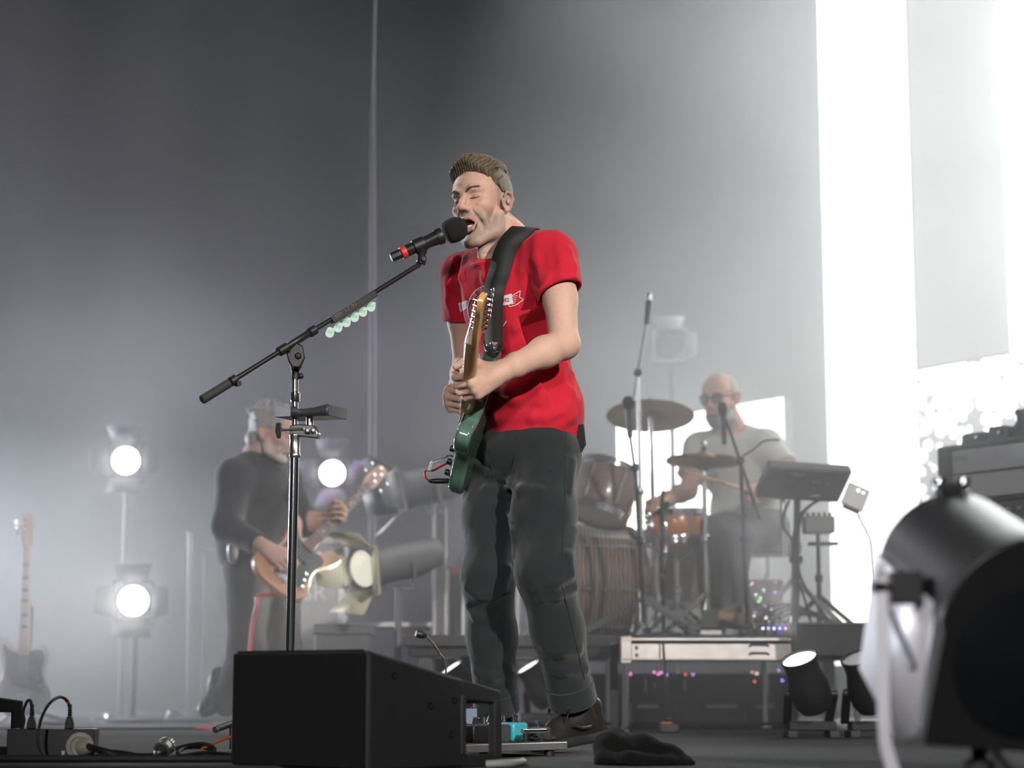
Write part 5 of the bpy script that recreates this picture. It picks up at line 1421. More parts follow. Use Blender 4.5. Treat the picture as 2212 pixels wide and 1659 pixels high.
# ------------------------------------------------------------------ lamps with barn doors
BARN = mat('barn_door_paint', (0.16, 0.16, 0.165), .6); BCAN = mat('lamp_can', (0.10, 0.10, 0.105), .5)
YEL = mat('yellow_lit_leaf', (0.52, 0.52, 0.36), .5)  # yellow lamplight mixed into the barn door colour
LAMP_ON = lens_mat('lamp_lens_lit', (1.0, .99, .98), 9.0)
def barn_lamp(label, c, axis, r, length, lens, can=BCAN, leaf=BARN, spread=35, leaf_len=1.35, foot_=None, upx=(0, 0, 1), energy=0.0, cone=62, name='stage_lamp', col=(1, .98, .96), leaves=(0, 1, 2, 3), pole=True, square=True):
    c = Vector(c); ax = Vector(axis).normalized()
    base = Vector(foot_) if foot_ is not None else c
    t_ = thing(name, label, 'stage light', base, 'barn-door stage lamps')
    U = Vector(upx); U = (U - ax * U.dot(ax)).normalized(); R_ = U.cross(ax).normalized()
    m_ = MB(); m_.lathe([(r * 1.02, -.004), (r * 1.10, .02), (r * 1.18, .02), (r * 1.18, -.03), (r * 1.1, -.04), (r * 1.1, -length * .7), (r * .8, -length), (0, -length)], c, ax, 28); m_.build('can', can, t_)
    m_ = MB(); m_.lathe([(r, .004), (r * .6, .010), (0, .013)], c, ax, 32); m_.build('lens', lens, t_)
    if square:
        m_ = MB(); q = r * 1.28
        for s in (-1, 1):
            m_.bar(c + ax * .02 + U * s * q - R_ * q, c + ax * .02 + U * s * q + R_ * q, r * .16, .012, ax); m_.bar(c + ax * .02 + R_ * s * q - U * q, c + ax * .02 + R_ * s * q + U * q, r * .16, .012, ax)
        m_.build('door_frame', leaf, t_)
    sp_ = math.radians(spread)
    for i in leaves:
        d = (U, R_, -U, -R_)[i]; e_ = (R_, -U, -R_, U)[i]
        h0_ = c + ax * .028 + d * r * 1.28; out_ = (d * math.sin(sp_) + ax * math.cos(sp_)).normalized() if True else d
        w0, w1 = (r * 1.15, r * .85) if i % 2 else (r * .95, r * 1.35)
        L_ = r * leaf_len
        m_ = MB(); m_.add([h0_ - e_ * w0, h0_ + e_ * w0, h0_ + out_ * L_ + e_ * w1, h0_ + out_ * L_ - e_ * w1], [(0, 1, 2, 3)]); m_.build('barn_door', leaf, t_, solid=.004)
        for s in (-.8, .8):
            m_ = MB(); m_.cyl(h0_ + e_ * w0 * s - e_ * .008, h0_ + e_ * w0 * s + e_ * .008, .008, n=8); m_.build('hinge', CHROME, t_)
    yc = c - ax * length * .45
    m_ = MB(); m_.tube([yc + R_ * r * 1.3 , yc + R_ * r * 1.3 - U * r * 1.5, yc - R_ * r * 1.3 - U * r * 1.5, yc - R_ * r * 1.3], .010, 8); m_.build('yoke', can, t_)
    if foot_ is not None and pole:
        tp_ = yc - U * r * 1.5
        m_ = MB(); m_.cyl(V(tp_.x, tp_.y, base.z), tp_, .016, n=12); m_.build('stand_pole', can, t_)
        m_ = MB(); m_.lathe([(.16, 0), (.16, .015), (.03, .03)], V(tp_.x, tp_.y, base.z), (0, 0, 1), 20); m_.build('stand_base', can, t_)
    if energy:
        l = bpy.data.lights.new('lamp_beam', 'SPOT'); l.energy = energy; l.spot_size = math.radians(cone); l.spot_blend = 1.0; l.shadow_soft_size = r * .7; l.color = col
        lo = bpy.data.objects.new('lamp_beam', l); COL.objects.link(lo); lo.parent = t_; lo.location = c + ax * .11 - base
        lo.rotation_euler = ax.to_track_quat('-Z', 'Y').to_euler()
    return t_
barn_lamp('glowing round lamp with pale barn doors, higher one on the far pole', at(272, 995, 10.6), (.10, -1, -.05), .072, .22, LAMP_ON, foot_=onfloor(262, 10.7), energy=26, spread=60)
barn_lamp('glowing round lamp with pale barn doors, low one near the floor', at(288, 1298, 10.0), (.06, -1, -.02), .075, .22, LAMP_ON, foot_=onfloor(266, 10.1), energy=26, spread=58)
barn_lamp('glowing round lamp behind the bass headstock', at(718, 1022, 11.2), (.03, -1, -.05), .070, .22, LAMP_ON, foot_=onfloor(716, 11.3), energy=20, spread=62, leaf_len=1.6)
yl = barn_lamp('glowing lamp with open barn doors painted in its yellow light beside the bassist', at(786, 1228, 8.9), (-.66, -.72, -.20), .082, .46, mat('warm_lens', (.7, .68, .55), .25, emit=(1, .97, .82), estr=.75), can=BCAN, leaf=YEL, spread=38, foot_=onfloor(838, 9.15), energy=22, cone=120, upx=(.12, 0, 1), leaf_len=1.5, col=(1, .96, .8))
barn_lamp('unlit lamp turned sideways with thin barn door edges above the yellow-lit one', at(866, 1060, 9.8), (-.93, -.28, -.22), .085, .34, LENS_OFF, leaf=mat('pale_barn', (.20, .20, .21), .5), spread=32, foot_=onfloor(950, 9.9), upx=(-.2, 0, 1), leaf_len=1.7)
barn_lamp('dark hooded lamp with a glassy lens above the ride cymbal', at(1447, 745, 11.6), (-.15, -1, -.12), .072, .26, mat('grey_glass', (.30, .33, .33), .15, spec=.7), leaf=mat('white_barn', (.75, .75, .74), .5), spread=48, foot_=onfloor(1470, 11.7), leaf_len=1.3, leaves=(0, 1))
# ------------------------------------------------------------------ backline behind the bassist
t = thing('flight_case', 'pale grey flight case with white stencilled letters behind the bassist', 'case', onfloor(690, 10.2))
CG = mat('pale_case_paint', (0.36, 0.36, 0.385), .6); CWH = mat('stencil_white', (0.82, 0.82, 0.82), .6)
k = 10.2; a = onfloor(628, k); b = onfloor(733, k); zt = at(690, 1168, k).z
m = MB(); m.box(((a.x + b.x) / 2, k + .22, (zt + .04) / 2 + .02), (b.x - a.x, .44, zt - .04)); m.build('box', CG, t, bevel=.006)
for x in (a.x, b.x):
    m = MB(); m.bar((x, k, .05), (x, k, zt), .028, .028, V(1, 0, 0)); m.build('corner_edge', CWH, t)
m = MB(); m.bar((a.x, k, zt), (b.x, k, zt), .028, .028); m.build('top_edge', CWH, t)
for s_, px, py, sz in (('LPC', 684, 1226, .105), ('SR', 679, 1281, .115)):
    vs, fs = text_mesh(s_, sz, at(px, py, k - .004), V(1.0, 0, 0), V(0, 0, 1)); m = MB(); m.add(vs, fs); m.build('stencil_lettering', CWH, t, smooth=False, solid=.001)
for x in (a.x + .05, b.x - .05):
    m = MB(); m.cyl((x - .015, k + .06, .03), (x + .015, k + .06, .03), .03, n=14); m.build('caster', BLACK, t)
t = thing('storage_crate', 'lidded dark grey storage crate standing before the pale flight case', 'crate', onfloor(735, 9.0))
k = 9.0; a = onfloor(672, k); b = onfloor(798, k); z1 = at(735, 1347, k).z
CR = mat('crate_grey', (0.085, 0.088, 0.10), .55)
m = MB(); m.box(((a.x + b.x) / 2, k + .16, z1 * .45), (b.x - a.x - .03, .30, z1 * .9), taper=1.04); m.build('tub', CR, t, bevel=.01)
m = MB(); m.box(((a.x + b.x) / 2, k + .16, z1 - .025), (b.x - a.x, .34, .045), taper=.96); m.build('lid', CR, t, bevel=.006)
for i, z in enumerate((.06, .12, .18)):
    m = MB(); m.box((a.x + .004, k + .0, z), (.02, .02, .04)); m.build('lit_stripe', WHITE, t, bevel=.004)  # white blocks painted for the lit stripes on the crate's left edge
t = thing('gear_shelf', 'low equipment shelf with a pale front edge behind the gooseneck', 'shelf', onfloor(850, 10.0))
k = 10.0; a = onfloor(742, k); b = onfloor(948, k); z1 = at(850, 1349, k).z
m = MB(); m.box(((a.x + b.x) / 2, k + .2, z1), (b.x - a.x, .4, .028)); m.build('top_board', DARK, t)
m = MB(); m.box(((a.x + b.x) / 2, k - .004, z1), (b.x - a.x, .012, .022)); m.build('pale_edge', WHITE, t)
for x in (a.x + .03, b.x - .03):
    m = MB(); m.box((x, k + .2, z1 / 2), (.04, .38, z1)); m.build('side_panel', DARK, t)
for i in range(2):
    rk = thing('rack_unit', ('knobbed rack unit, nearer the crate, on the gear shelf floor', 'knobbed rack unit, nearer the singer, on the gear shelf floor')[i], 'rack unit', (a.x + .15 + i * .22, k + .05, .02))
    x0 = a.x + .15 + i * .22
    m = MB(); m.box((x0, k + .15, .12), (.19, .22, .20)); m.build('chassis', DARK, rk, bevel=.003)
    for j in range(5):
        m = MB(); m.lathe([(.012, 0), (.010, .014), (0, .015)], (x0 - .07 + j * .035, k + .04, .15 - .05 * (j % 2)), (0, -1, 0), 12); m.build('knob', STEEL, rk)
t = thing('rack_case', 'tall dark rack case with steel edges behind the right leg of the singer', 'case', onfloor(985, 10.1))
k = 10.1; a = onfloor(962, k); b = onfloor(1120, k); z1 = at(985, 1225, k).z
m = MB(); m.box(((a.x + b.x) / 2, k + .25, z1 / 2), (b.x - a.x, .5, z1)); m.build('cabinet', mat('rack_dark', (.05, .05, .052), .5), t, bevel=.006)
for px in (966, 1000, 1118):
    x = onfloor(px, k).x
    m = MB(); m.box((x, k - .006, z1 / 2), (.016, .014, z1 - .02)); m.build('steel_rail', STEEL, t)
for i in range(5):
    z = .08 + i * (z1 - .12) / 5
    m = MB(); m.box((onfloor(983, k).x, k - .004, z + .03), (.06, .012, .075)); m.build('drawer_panel', DARK, t, bevel=.002)
m = MB(); m.box((onfloor(983, k).x, k - .006, z1 - .02), (.07, .014, .02)); m.build('red_badge', mat('dull_red', (.4, .07, .05), .5), t)
t = thing('lighting_pole', 'square grey lighting pole standing between the lamps and the rack case', 'pole', onfloor(950, 9.7))
m = MB(); m.box(((onfloor(950, 9.7).x), 9.7, at(950, 1110, 9.7).z / 2), (.05, .05, at(950, 1110, 9.7).z)); m.build('post', mat('pole_grey', (.13, .13, .135), .5), t, bevel=.004)
for s in (-1, 1):
    m = MB(); m.bar((onfloor(950, 9.7).x + s * .027, 9.672, .02), (onfloor(950, 9.7).x + s * .027, 9.672, at(950, 1100, 9.7).z), .006, .004, V(0, 1, 0)); m.build('edge_strip', STEEL, t)
m = MB(); m.box(onfloor(950, 9.7, .01), (.3, .3, .02)); m.build('floor_plate', DARK, t)
t = thing('bass_cabinet', 'large hazy grey bass speaker cabinet behind the bassist', 'speaker', onfloor(520, 10.8))
k = 10.8; a = onfloor(432, k); b = onfloor(600, k); z1 = at(520, 1187, k).z
m = MB(); m.box(((a.x + b.x) / 2, k + .2, z1 / 2), (b.x - a.x, .4, z1)); m.build('cabinet', mat('cab_grey', (.11, .11, .12), .8), t, bevel=.012)
m = MB(); m.box(((a.x + b.x) / 2, k - .004, z1 / 2), (b.x - a.x - .05, .012, z1 - .06)); m.build('grille_cloth', mat('cab_cloth', (.16, .16, .17), .9, bump=.5, bscale=300), t)
for s in (.28, .72):
    m = MB(); m.lathe([(.12, 0), (.125, .006), (.10, .004), (.03, -.0), (0, .002)], ((a.x + b.x) / 2, k - .012, z1 * s), (0, -1, 0), 28); m.build('speaker_ring', DARK, t)
t = thing('lamp_pole', 'slim pale upright pole standing between the far lamps and the bassist', 'pole', onfloor(408, 10.2))
m = MB(); m.cyl(onfloor(408, 10.2), at(410, 1150, 10.2), .011, n=12); m.build('tube', mat('pale_tube', (.6, .58, .58), .4), t)
m = MB(); m.lathe([(.12, 0), (.12, .012), (.02, .03)], onfloor(408, 10.2), (0, 0, 1), 20); m.build('base', DARK, t)
# ------------------------------------------------------------------ solid bass on its stand at the left edge
def bass_builder(root, O, L_, W_, N_, sc, wood, guard, fb, dots, four=True, pj=True, body_pts=None):
    def q(l, w_, n=0.0): return O + (L_ * l + W_ * w_ + N_ * n) * sc
    pts = body_pts or [(0, 0), (.01, .09), (.06, .155), (.13, .165), (.20, .13), (.26, .115), (.32, .13), (.40, .155), (.45, .14), (.44, .10), (.39, .065), (.36, .03), (.36, -.03), (.38, -.07), (.40, -.11), (.375, -.14), (.31, -.14), (.24, -.12), (.17, -.135), (.10, -.165), (.04, -.145), (.005, -.07)]
    m_ = MB(); m_.prism(outline2(pts), q(0, 0), L_ * sc, W_ * sc, N_ * sc, -.04, 0); m_.build('body', wood, root, bevel=.008 * sc, seg=3)
    m_ = MB(); m_.prism(outline2([(.10, -.10), (.16, -.115), (.24, -.10), (.31, -.115), (.36, -.09), (.345, .03), (.37, .08), (.40, .12), (.30, .10), (.20, .09), (.15, .02), (.13, -.04)]), q(0, 0), L_ * sc, W_ * sc, N_ * sc, .001, .004); m_.build('pickguard', guard, root)
    m_ = MB(); m_.prism([(.33, -.032), (.99, -.021), (.99, .021), (.33, .032)], q(0, 0), L_ * sc, W_ * sc, N_ * sc, -.016, .012); m_.build('neck', fb, root, bevel=.003 * sc)
    m_ = MB(); m_.prism(outline2([(.98, -.022), (1.02, -.034), (1.06, -.034), (1.12, -.030), (1.165, -.028), (1.185, .005), (1.165, .034), (1.12, .036), (1.06, .042), (1.01, .036), (.98, .022)]), q(0, 0, -.006), L_ * sc, W_ * sc, N_ * sc, -.012, .004); m_.build('headstock', wood if not four else fb, root, bevel=.002)
    for i in range(4):
        l = 1.03 + i * .037; s = 1 if (four or i % 2) else -1
        m_ = MB(); m_.cyl(q(l, .012 * s), q(l, .012 * s, .016), .006 * sc, n=10); m_.build('tuning_post', CHROME, root)
        m_ = MB(); m_.cyl(q(l, .035 * s, -.008), q(l, .055 * s, -.008), .004 * sc, n=8); m_.ell(q(l, .066 * s, -.008), (.010 * sc, .004 * sc, .013 * sc), frame(L_, W_)); m_.build('tuner_key', CHROME, root)
    for i in range(16):
        l = .985 - .86 * (1 - 2 ** (-(i + 1) / 12.0)); wd = .021 + .011 * (.99 - l) / .66
        m_ = MB(); m_.cyl(q(l, -wd, .0125), q(l, wd, .0125), .0016 * sc, n=6); m_.build('fret', STEEL, root)
    for i, f in enumerate((3, 5, 7, 9, 12, 15)):
        l = .985 - .86 * (1 - (2 ** (-f / 12.0) + 2 ** (-(f - 1) / 12.0)) / 2)
        for s in ((-.009, .009) if f == 12 else (0,)):
            m_ = MB()
            if pj: m_.cyl(q(l, s, .0122), q(l, s, .0130), .0052 * sc, n=12)
            else: m_.box(q(l, s, .0125), (.004, .004, .004)); 
            if not pj: m_ = MB(); m_.prism([(l - .008, -.018), (l + .008, -.018), (l + .008, .018), (l - .008, .018)], q(0, 0), L_ * sc, W_ * sc, N_ * sc, .0121, .0128)
            m_.build('position_marker', dots, root)
    for i in range(4):
        y0 = -.027 + i * .018; y1 = -.0145 + i * .0097
        m_ = MB(); m_.tube([q(.08, y0, .018), q(.985, y1, .017), q(1.03 + i * .037, .012 * (1 if (four or i % 2) else -1), .012)], .0012 * sc, 5); m_.build('string', STEEL, root)
    m_ = MB(); m_.prism([(.055, -.042), (.115, -.042), (.115, .042), (.055, .042)], q(0, 0), L_ * sc, W_ * sc, N_ * sc, .001, .014); m_.build('bridge', CHROME, root, bevel=.002)
    for i in range(4):
        m_ = MB(); m_.cyl(q(.062, -.027 + i * .018, .016), q(.10, -.027 + i * .018, .016), .006 * sc, n=10); m_.build('bridge_saddle', CHROME, root)
    for l in (.17, .25):
        m_ = MB(); m_.prism([(l - .012, -.05), (l + .012, -.05), (l + .012, .05), (l - .012, .05)], q(0, 0), L_ * sc, W_ * sc, N_ * sc, .003, .014); m_.build('pickup', BLACK, root, bevel=.003)
    for i in range(3):
        m_ = MB(); m_.lathe([(.012 * sc, 0), (.010 * sc, .014 * sc), (0, .0145 * sc)], q(.19 - i * .04, -.085 - i * .014, .003), N_, 14); m_.build('knob', CHROME, root)
    return q
k = 9.5; LB = V(-.06, .22, 1).normalized(); NB = V(.05, -1, .05); NB = (NB - LB * NB.dot(LB)).normalized(); WB = NB.cross(LB).normalized()
if WB.x > 0: WB = -WB
O = at(48, 1540, k)
bs = thing('bass_guitar', 'cream bass guitar with a maple neck resting upright at the left photo edge', 'bass guitar', O)
bass_builder(bs, O, LB, WB, NB, .83, mat('cream_lacquer', (.62, .58, .55), .3, coat=.3), mat('tort_guard', (.06, .065, .08), .4), mat('pale_maple', (.62, .42, .25), .4), BLACK, True, False)
t = thing('guitar_stand', 'black tubular stand holding the cream bass guitar upright', 'stand', onfloor(55, 9.6))
zz = O.z
for s in (-1, 1):
    m = MB(); m.tube([V(O.x + s * .05, 9.43, .07), V(O.x + s * .05, 9.56, .06), V(O.x + s * .17, 9.75, .008)], .010, 8); m.build('cradle_leg', BLACK, t)
m = MB(); m.tube([V(O.x, 9.58, .06), V(O.x - .02, 9.70, .55), V(O.x - .035, 9.62, .60)], .010, 8); m.build('upright', BLACK, t)
m = MB(); m.tube([V(O.x, 9.56, .06), V(O.x + .10, 9.48, .01), V(onfloor(140, 9.3).x, 9.3, .008)], .009, 8); m.build('front_leg', BLACK, t)
m = MB(); m.bar(V(O.x - .07, 9.45, .055), V(O.x + .07, 9.45, .055), .02, .02); m.build('cradle_bar', BLACK, t)
# ------------------------------------------------------------------ the bassist
BY = 8.8
def b_(x, y, d=0.0): return at(x, y, BY + d)
JB = dict(neck=b_(560, 985, .05), head=b_(588, 938, .0), rsh=b_(506, 1032, -.10), lsh=b_(612, 1035, .22), rel=b_(490, 1138, -.16), rwr=b_(572, 1182, -.30), lel=b_(655, 1128, .16), lwr=b_(716, 1124, .10),
          rhip=b_(536, 1230, .0), lhip=b_(598, 1228, .12), rkn=b_(532, 1400, -.10), lkn=b_(612, 1405, .02), ran=b_(488, 1520, .12), lan=b_(600, 1540, .10))
bassist = thing('person', 'grey-haired bassist in a black shirt bent over a natural wood bass', 'person', onfloor(560, BY))
BR = head_rot(-78, 14, 0)
bf = V(.82, -.57, 0); bl = V(-bf.y * -1, 0, 0)
BF = V(.80, -.60, 0).normalized(); BLs = V(.60, .80, 0).normalized()
BRn = np.array(Matrix((BLs, BF, V(0, 0, 1))).transposed())
S = Sdf()
hb_w = head_sdf(S, JB['head'], BR, JB['neck'], jo=0.0, sc=1.0, frown=False, neck_r=.058)
S.cone(JB['neck'], b_(560, 1060, .08), .07, .08, .04); S.cone(JB['rsh'], JB['lsh'], .06, .06, .05)
arm_sdf(S, JB['rsh'], JB['rel'], JB['rwr'], .05, .042, .030); arm_sdf(S, JB['lsh'], JB['lel'], JB['lwr'], .05, .042, .030)
hand_sdf(S, JB['rwr'], V(.80, -.25, -.45), V(-.1, -.75, .6), 1, ((25, 45, 30), (28, 50, 30), (30, 52, 30), (30, 50, 30)), [(.045, .04, -.02), (.07, .052, -.025), (.09, .05, -.03)], 1.0, 5)
hand_sdf(S, JB['lwr'], V(.55, -.55, .25), V(.55, .65, -.2), -1, ((55, 60, 40), (58, 62, 40), (58, 62, 40), (55, 60, 40)), [(.045, .042, -.022), (.068, .05, -.036), (.09, .046, -.05)], 1.0, 4)
P, Q = S.mesh(.0048)
bo = np_mesh('body', P, Q, SKIN, bassist, skin_color(P, JB['head'], BR, stubble=.85, beard_col=(.52, .50, .48), base=(.58, .37, .30)))
H = Sdf()
H.ell(hb_w(0, -.012, .046), (.086, .108, .092), np.array(BR), .01)
H.ell(hb_w(0, .092, .02), (.09, .055, .075), np.array(BR), .012, -1); H.ell(hb_w(0, .05, -.04), (.13, .066, .085), np.array(BR), .012, -1)
for s in (-1, 1): H.ell(hb_w(s * .086, -.008, -.01), (.03, .026, .034), np.array(BR), .006, -1)
r4 = random.Random(9)
for i in range(46):
    a1 = r4.uniform(0, 2 * PI); e1_ = r4.uniform(.15, 1.2)
    d = V(math.cos(a1) * math.cos(e1_), math.sin(a1) * math.cos(e1_) * 1.1, math.sin(e1_))
    if d.y > .45 and d.z < .75: continue
    p0 = hb_w(d.x * .08, -.012 + d.y * .1, .046 + d.z * .086); p1 = hb_w(d.x * .092, -.018 + d.y * .115, .05 + d.z * .104)
    H.cone(p0, p1, .014, .006, .008)
H.ell(hb_w(0, -.07, -.035), (.06, .045, .045), np.array(BR), .02)
P, Q = H.mesh(.005, disp=lambda P: .002 * wav(P, 51, 260))
n_ = wav(P, 52, 300)
np_mesh('hair', P, Q, HAIR, bassist, np.clip(np.array((.33, .32, .31)) * (1 + .35 * n_[:, None]), .02, 1))
# black shirt
BSH = mat('black_shirt', (.016, .016, .018), .85, bump=.2, bscale=700, sheen=.2)
T = Sdf()
T.ell(b_(548, 1075, .06), (.20, .145, .21), BRn @ np.array(rot('X', -14)), .06); T.ell(b_(548, 1160, .06), (.185, .155, .17), BRn, .06)
T.cone(b_(546, 1180, .06), b_(556, 1240, .06), .145, .15, .05)
T.cone(JB['neck'] + V(0, .02, -.03), JB['rsh'], .06, .075, .05); T.cone(JB['neck'] + V(0, .03, -.03), JB['lsh'], .06, .07, .05)
for sh, el, wr in ((JB['rsh'], JB['rel'], JB['rwr']), (JB['lsh'], JB['lel'], JB['lwr'])):
    T.cone(sh, el, .078, .064, .04); T.cone(el, el.lerp(wr, .88), .064, .050, .03)
for wr, el, fr in ((JB['rwr'], JB['rel'], .84), (JB['lwr'], JB['lel'], .30)):
    d = (wr - el).normalized(); T.box(el.lerp(wr, fr) + d * .15, (.10, .10, .15), 0, np.array(frame(d)), .005, -1)
T.plane(b_(556, 1222, .06), V(0, 0, -1), .01)
P, Q = T.mesh(.006, disp=lambda P: .004 * wav(P, 61, 22) + .0025 * wav(P, 62, 60))
np_mesh('shirt', P, Q, BSH, bassist, label='loose black long-sleeved shirt')
m = MB(); cc = JB['neck'] + V(.005, 0, -.03)
m.tube([cc + BLs * (.078 * math.cos(a)) + BF * (.012 + .082 * math.sin(a)) + V(0, 0, -.008 - .03 * math.sin(a)) for a in [2 * PI * i / 24 for i in range(24)]], .018, 8, closed=True); m.build('shirt_collar', BSH, bassist)
# dark jeans
T = Sdf(); pe = b_(562, 1232, .06)
T.ell(pe, (.165, .14, .13), BRn, .05)
for hp, kn, an in ((JB['rhip'], JB['rkn'], JB['ran']), (JB['lhip'], JB['lkn'], JB['lan'])):
    T.cone(hp, kn, .105, .078, .04); T.cone(kn, an, .078, .058, .04)
T.plane(pe + V(0, 0, .09), V(0, 0, 1), .01)
P, Q = T.mesh(.0065, disp=lambda P: .004 * wav(P, 71, 24) + .002 * wav(P, 72, 70))
np_mesh('jeans', P, Q, mat('black_denim', (.02, .02, .024), .85, bump=.25, bscale=900), bassist)
m = MB(); m.ell(b_(503, 1190, -.10), (.026, .03, .06)); m.build('belt_pack', mat('pale_pouch', (.55, .56, .62), .35), bassist)
for heel, toe, an in ((at(488, 1492, BY + .24), at(442, 1552, BY - .02), JB['ran']), (onfloor(596, BY + .14, .002), onfloor(668, BY - .10, .002), JB['lan'])):
    sh = bpy.data.objects.new('shoe', None); COL.objects.link(sh); sh.parent = bassist; sh.location = Vector(heel) - Vector(bassist.location)
    f = (Vector(toe) - Vector(heel)).normalized(); l_ = V(f.y, -f.x, 0).normalized(); u_ = l_.cross(f); u_ = u_ if u_.z > 0 else -u_
    Rm = np.array(Matrix((f, l_, u_)).transposed())
    def ws(x, y, z): return Vector(heel) + f * x + l_ * y + u_ * z
    S = Sdf(); S.ell(ws(.06, 0, .06), (.065, .042, .055), Rm, .02); S.cone(ws(.08, 0, .06), ws(.22, 0, .035), .045, .036, .03); S.ell(ws(.24, 0, .03), (.06, .045, .03), Rm, .02); S.cone(ws(.05, 0, .09), an, .045, .05, .03); S.plane(ws(0, 0, .012), -u_, .003)
    P, Q = S.mesh(.006); np_mesh('upper', P, Q, mat('bassist_boot', (.02, .02, .02), .45), sh)
    S = Sdf(); S.ell(ws(.05, 0, .012), (.06, .04, .016), Rm, .01); S.ell(ws(.21, 0, .012), (.09, .046, .016), Rm, .02); S.cone(ws(.05, 0, .012), ws(.21, 0, .012), .03, .034, .02); S.plane(ws(0, 0, .0), -u_, .002); S.plane(ws(0, 0, .02), u_, .002)
    P, Q = S.mesh(.006); np_mesh('sole', P, Q, SOLE, sh)
# bass guitar
B0_, B1_ = b_(588, 1262, -.36), b_(822, 1020, .36)
LB2 = (B1_ - B0_); scb = LB2.length / 1.13; LB2.normalize()
NB2 = V(.25, -1, .10); NB2 = (NB2 - LB2 * NB2.dot(LB2)).normalized(); WB2 = NB2.cross(LB2).normalized()
if WB2.z < 0: WB2 = -WB2
bg = thing('bass_guitar', 'natural wood bass guitar with a dotted dark fretboard played by the bassist', 'bass guitar', B0_)
NAT = mat('natural_bass_wood', (.52, .27, .15), .35, var=.18, vscale=14, stretch=(1, 1, .3), coat=.3)
bq = bass_builder(bg, B0_, LB2, WB2, NB2, scb, NAT, mat('smoky_guard', (.03, .03, .034), .4), mat('rosewood', (.16, .085, .07), .5), mat('pearl_dot', (.8, .8, .78), .3), False, True,
    [(0, 0), (.0, .09), (.05, .15), (.12, .16), (.19, .125), (.26, .115), (.34, .135), (.42, .16), (.47, .15), (.46, .11), (.40, .07), (.36, .03), (.36, -.03), (.40, -.075), (.45, -.135), (.44, -.165), (.38, -.15), (.30, -.115), (.22, -.115), (.14, -.15), (.06, -.15), (.01, -.08)])
m = MB(); m.tube(spline([bq(.45, .14, -.02), JB['lsh'] + V(0, -.09, .05), JB['neck'] + V(.06, .02, .03), JB['rsh'] + V(.10, .20, -.1)], 6), .018, 8); m.build('strap', NYL, bg)
lead('red bass lead dropping from the wooden bass to the floor', [bq(.04, -.10, -.02), b_(562, 1285, -.30), b_(554, 1310, -.30), b_(545, 1350, -.26), b_(537, 1430, -.24), b_(528, 1540, -.22), onfloor(500, BY - .25, .006), onfloor(420, BY - .4, .006)], .008, mat('pinkish_red_jacket', (.55, .06, .09), .45))
# ------------------------------------------------------------------ drum kit on the platform
DZ = RZ
def dk(x, y, d): return at(x, y, d)
OYS = mat('striped_oyster_wrap', (.20, .14, .11), .3, var=.0, coat=.3)
nt = OYS.node_tree; bsdf = nt.nodes['Principled BSDF']
wv = nt.nodes.new('ShaderNodeTexWave'); wv.inputs['Scale'].default_value = 9; wv.inputs['Distortion'].default_value = 3.5; wv.inputs['Detail'].default_value = 3
tc_ = nt.nodes.new('ShaderNodeTexCoord'); nt.links.new(tc_.outputs['Generated'], wv.inputs['Vector']); wv.bands_direction = 'Z'
rp_ = nt.nodes.new('ShaderNodeValToRGB'); rp_.color_ramp.elements[0].color = (.035, .03, .03, 1); rp_.color_ramp.elements[1].color = (.42, .30, .24, 1)
nt.links.new(wv.outputs['Color'], rp_.inputs[0]); nt.links.new(rp_.outputs[0], bsdf.inputs['Base Color'])
OYK = OYS.copy(); OYK.name = 'striped_oyster_wrap_kick'
[n for n in OYK.node_tree.nodes if n.bl_idname == 'ShaderNodeTexWave'][0].bands_direction = 'X'
ORG = mat('orange_maple_shell', (.52, .17, .04), .3, var=.12, vscale=20, coat=.3)
HEADM = mat('drum_head', (.52, .46, .38), .6)
def drum(label, c, axis, r, depth, shell, lugs=8, name='drum', headm=HEADM, hoop=CHROME, root_z=None):
    """c centre, axis towards the batter head"""
    c = Vector(c); ax = Vector(axis).normalized()
    t_ = thing(name, label, 'drum', c - V(0, 0, 0), 'drums of the kit')
    m_ = MB(); m_.lathe([(r * .98, -depth / 2), (r, -depth / 2 + .004), (r, depth / 2 - .004), (r * .98, depth / 2)], c, ax, 48); m_.build('shell', shell, t_)
    for s in (-1, 1):
        m_ = MB(); m_.lathe([(0, 0), (r * .97, 0), (r * 1.0, -.004)], c + ax * s * (depth / 2 + .004), ax * s, 40); m_.build('drum_head', headm, t_)
        m_ = MB(); m_.lathe([(r * 1.0, -.022), (r * 1.045, -.022), (r * 1.055, -.016), (r * 1.04, .004), (r * 1.045, .010), (r * 1.0, .010)], c + ax * s * depth / 2, ax * s, 48, close=True); m_.build('hoop', hoop, t_)
    R_ = frame(ax, V(0, -1, 0.2))
    for i in range(lugs):
        an = 2 * PI * (i + .5) / lugs; d = R_ @ V(math.cos(an), math.sin(an), 0)
        m_ = MB(); p0 = c + d * (r * 1.025)
        m_.cyl(p0 - ax * depth * .5, p0 + ax * depth * .5, .0035, n=6)
        for s in (-1, 1):
            m_.cyl(p0 + ax * s * depth * .24 - ax * .02, p0 + ax * s * depth * .24 + ax * .02, .009, n=10)
        m_.build('lug', CHROME, t_)
    return t_
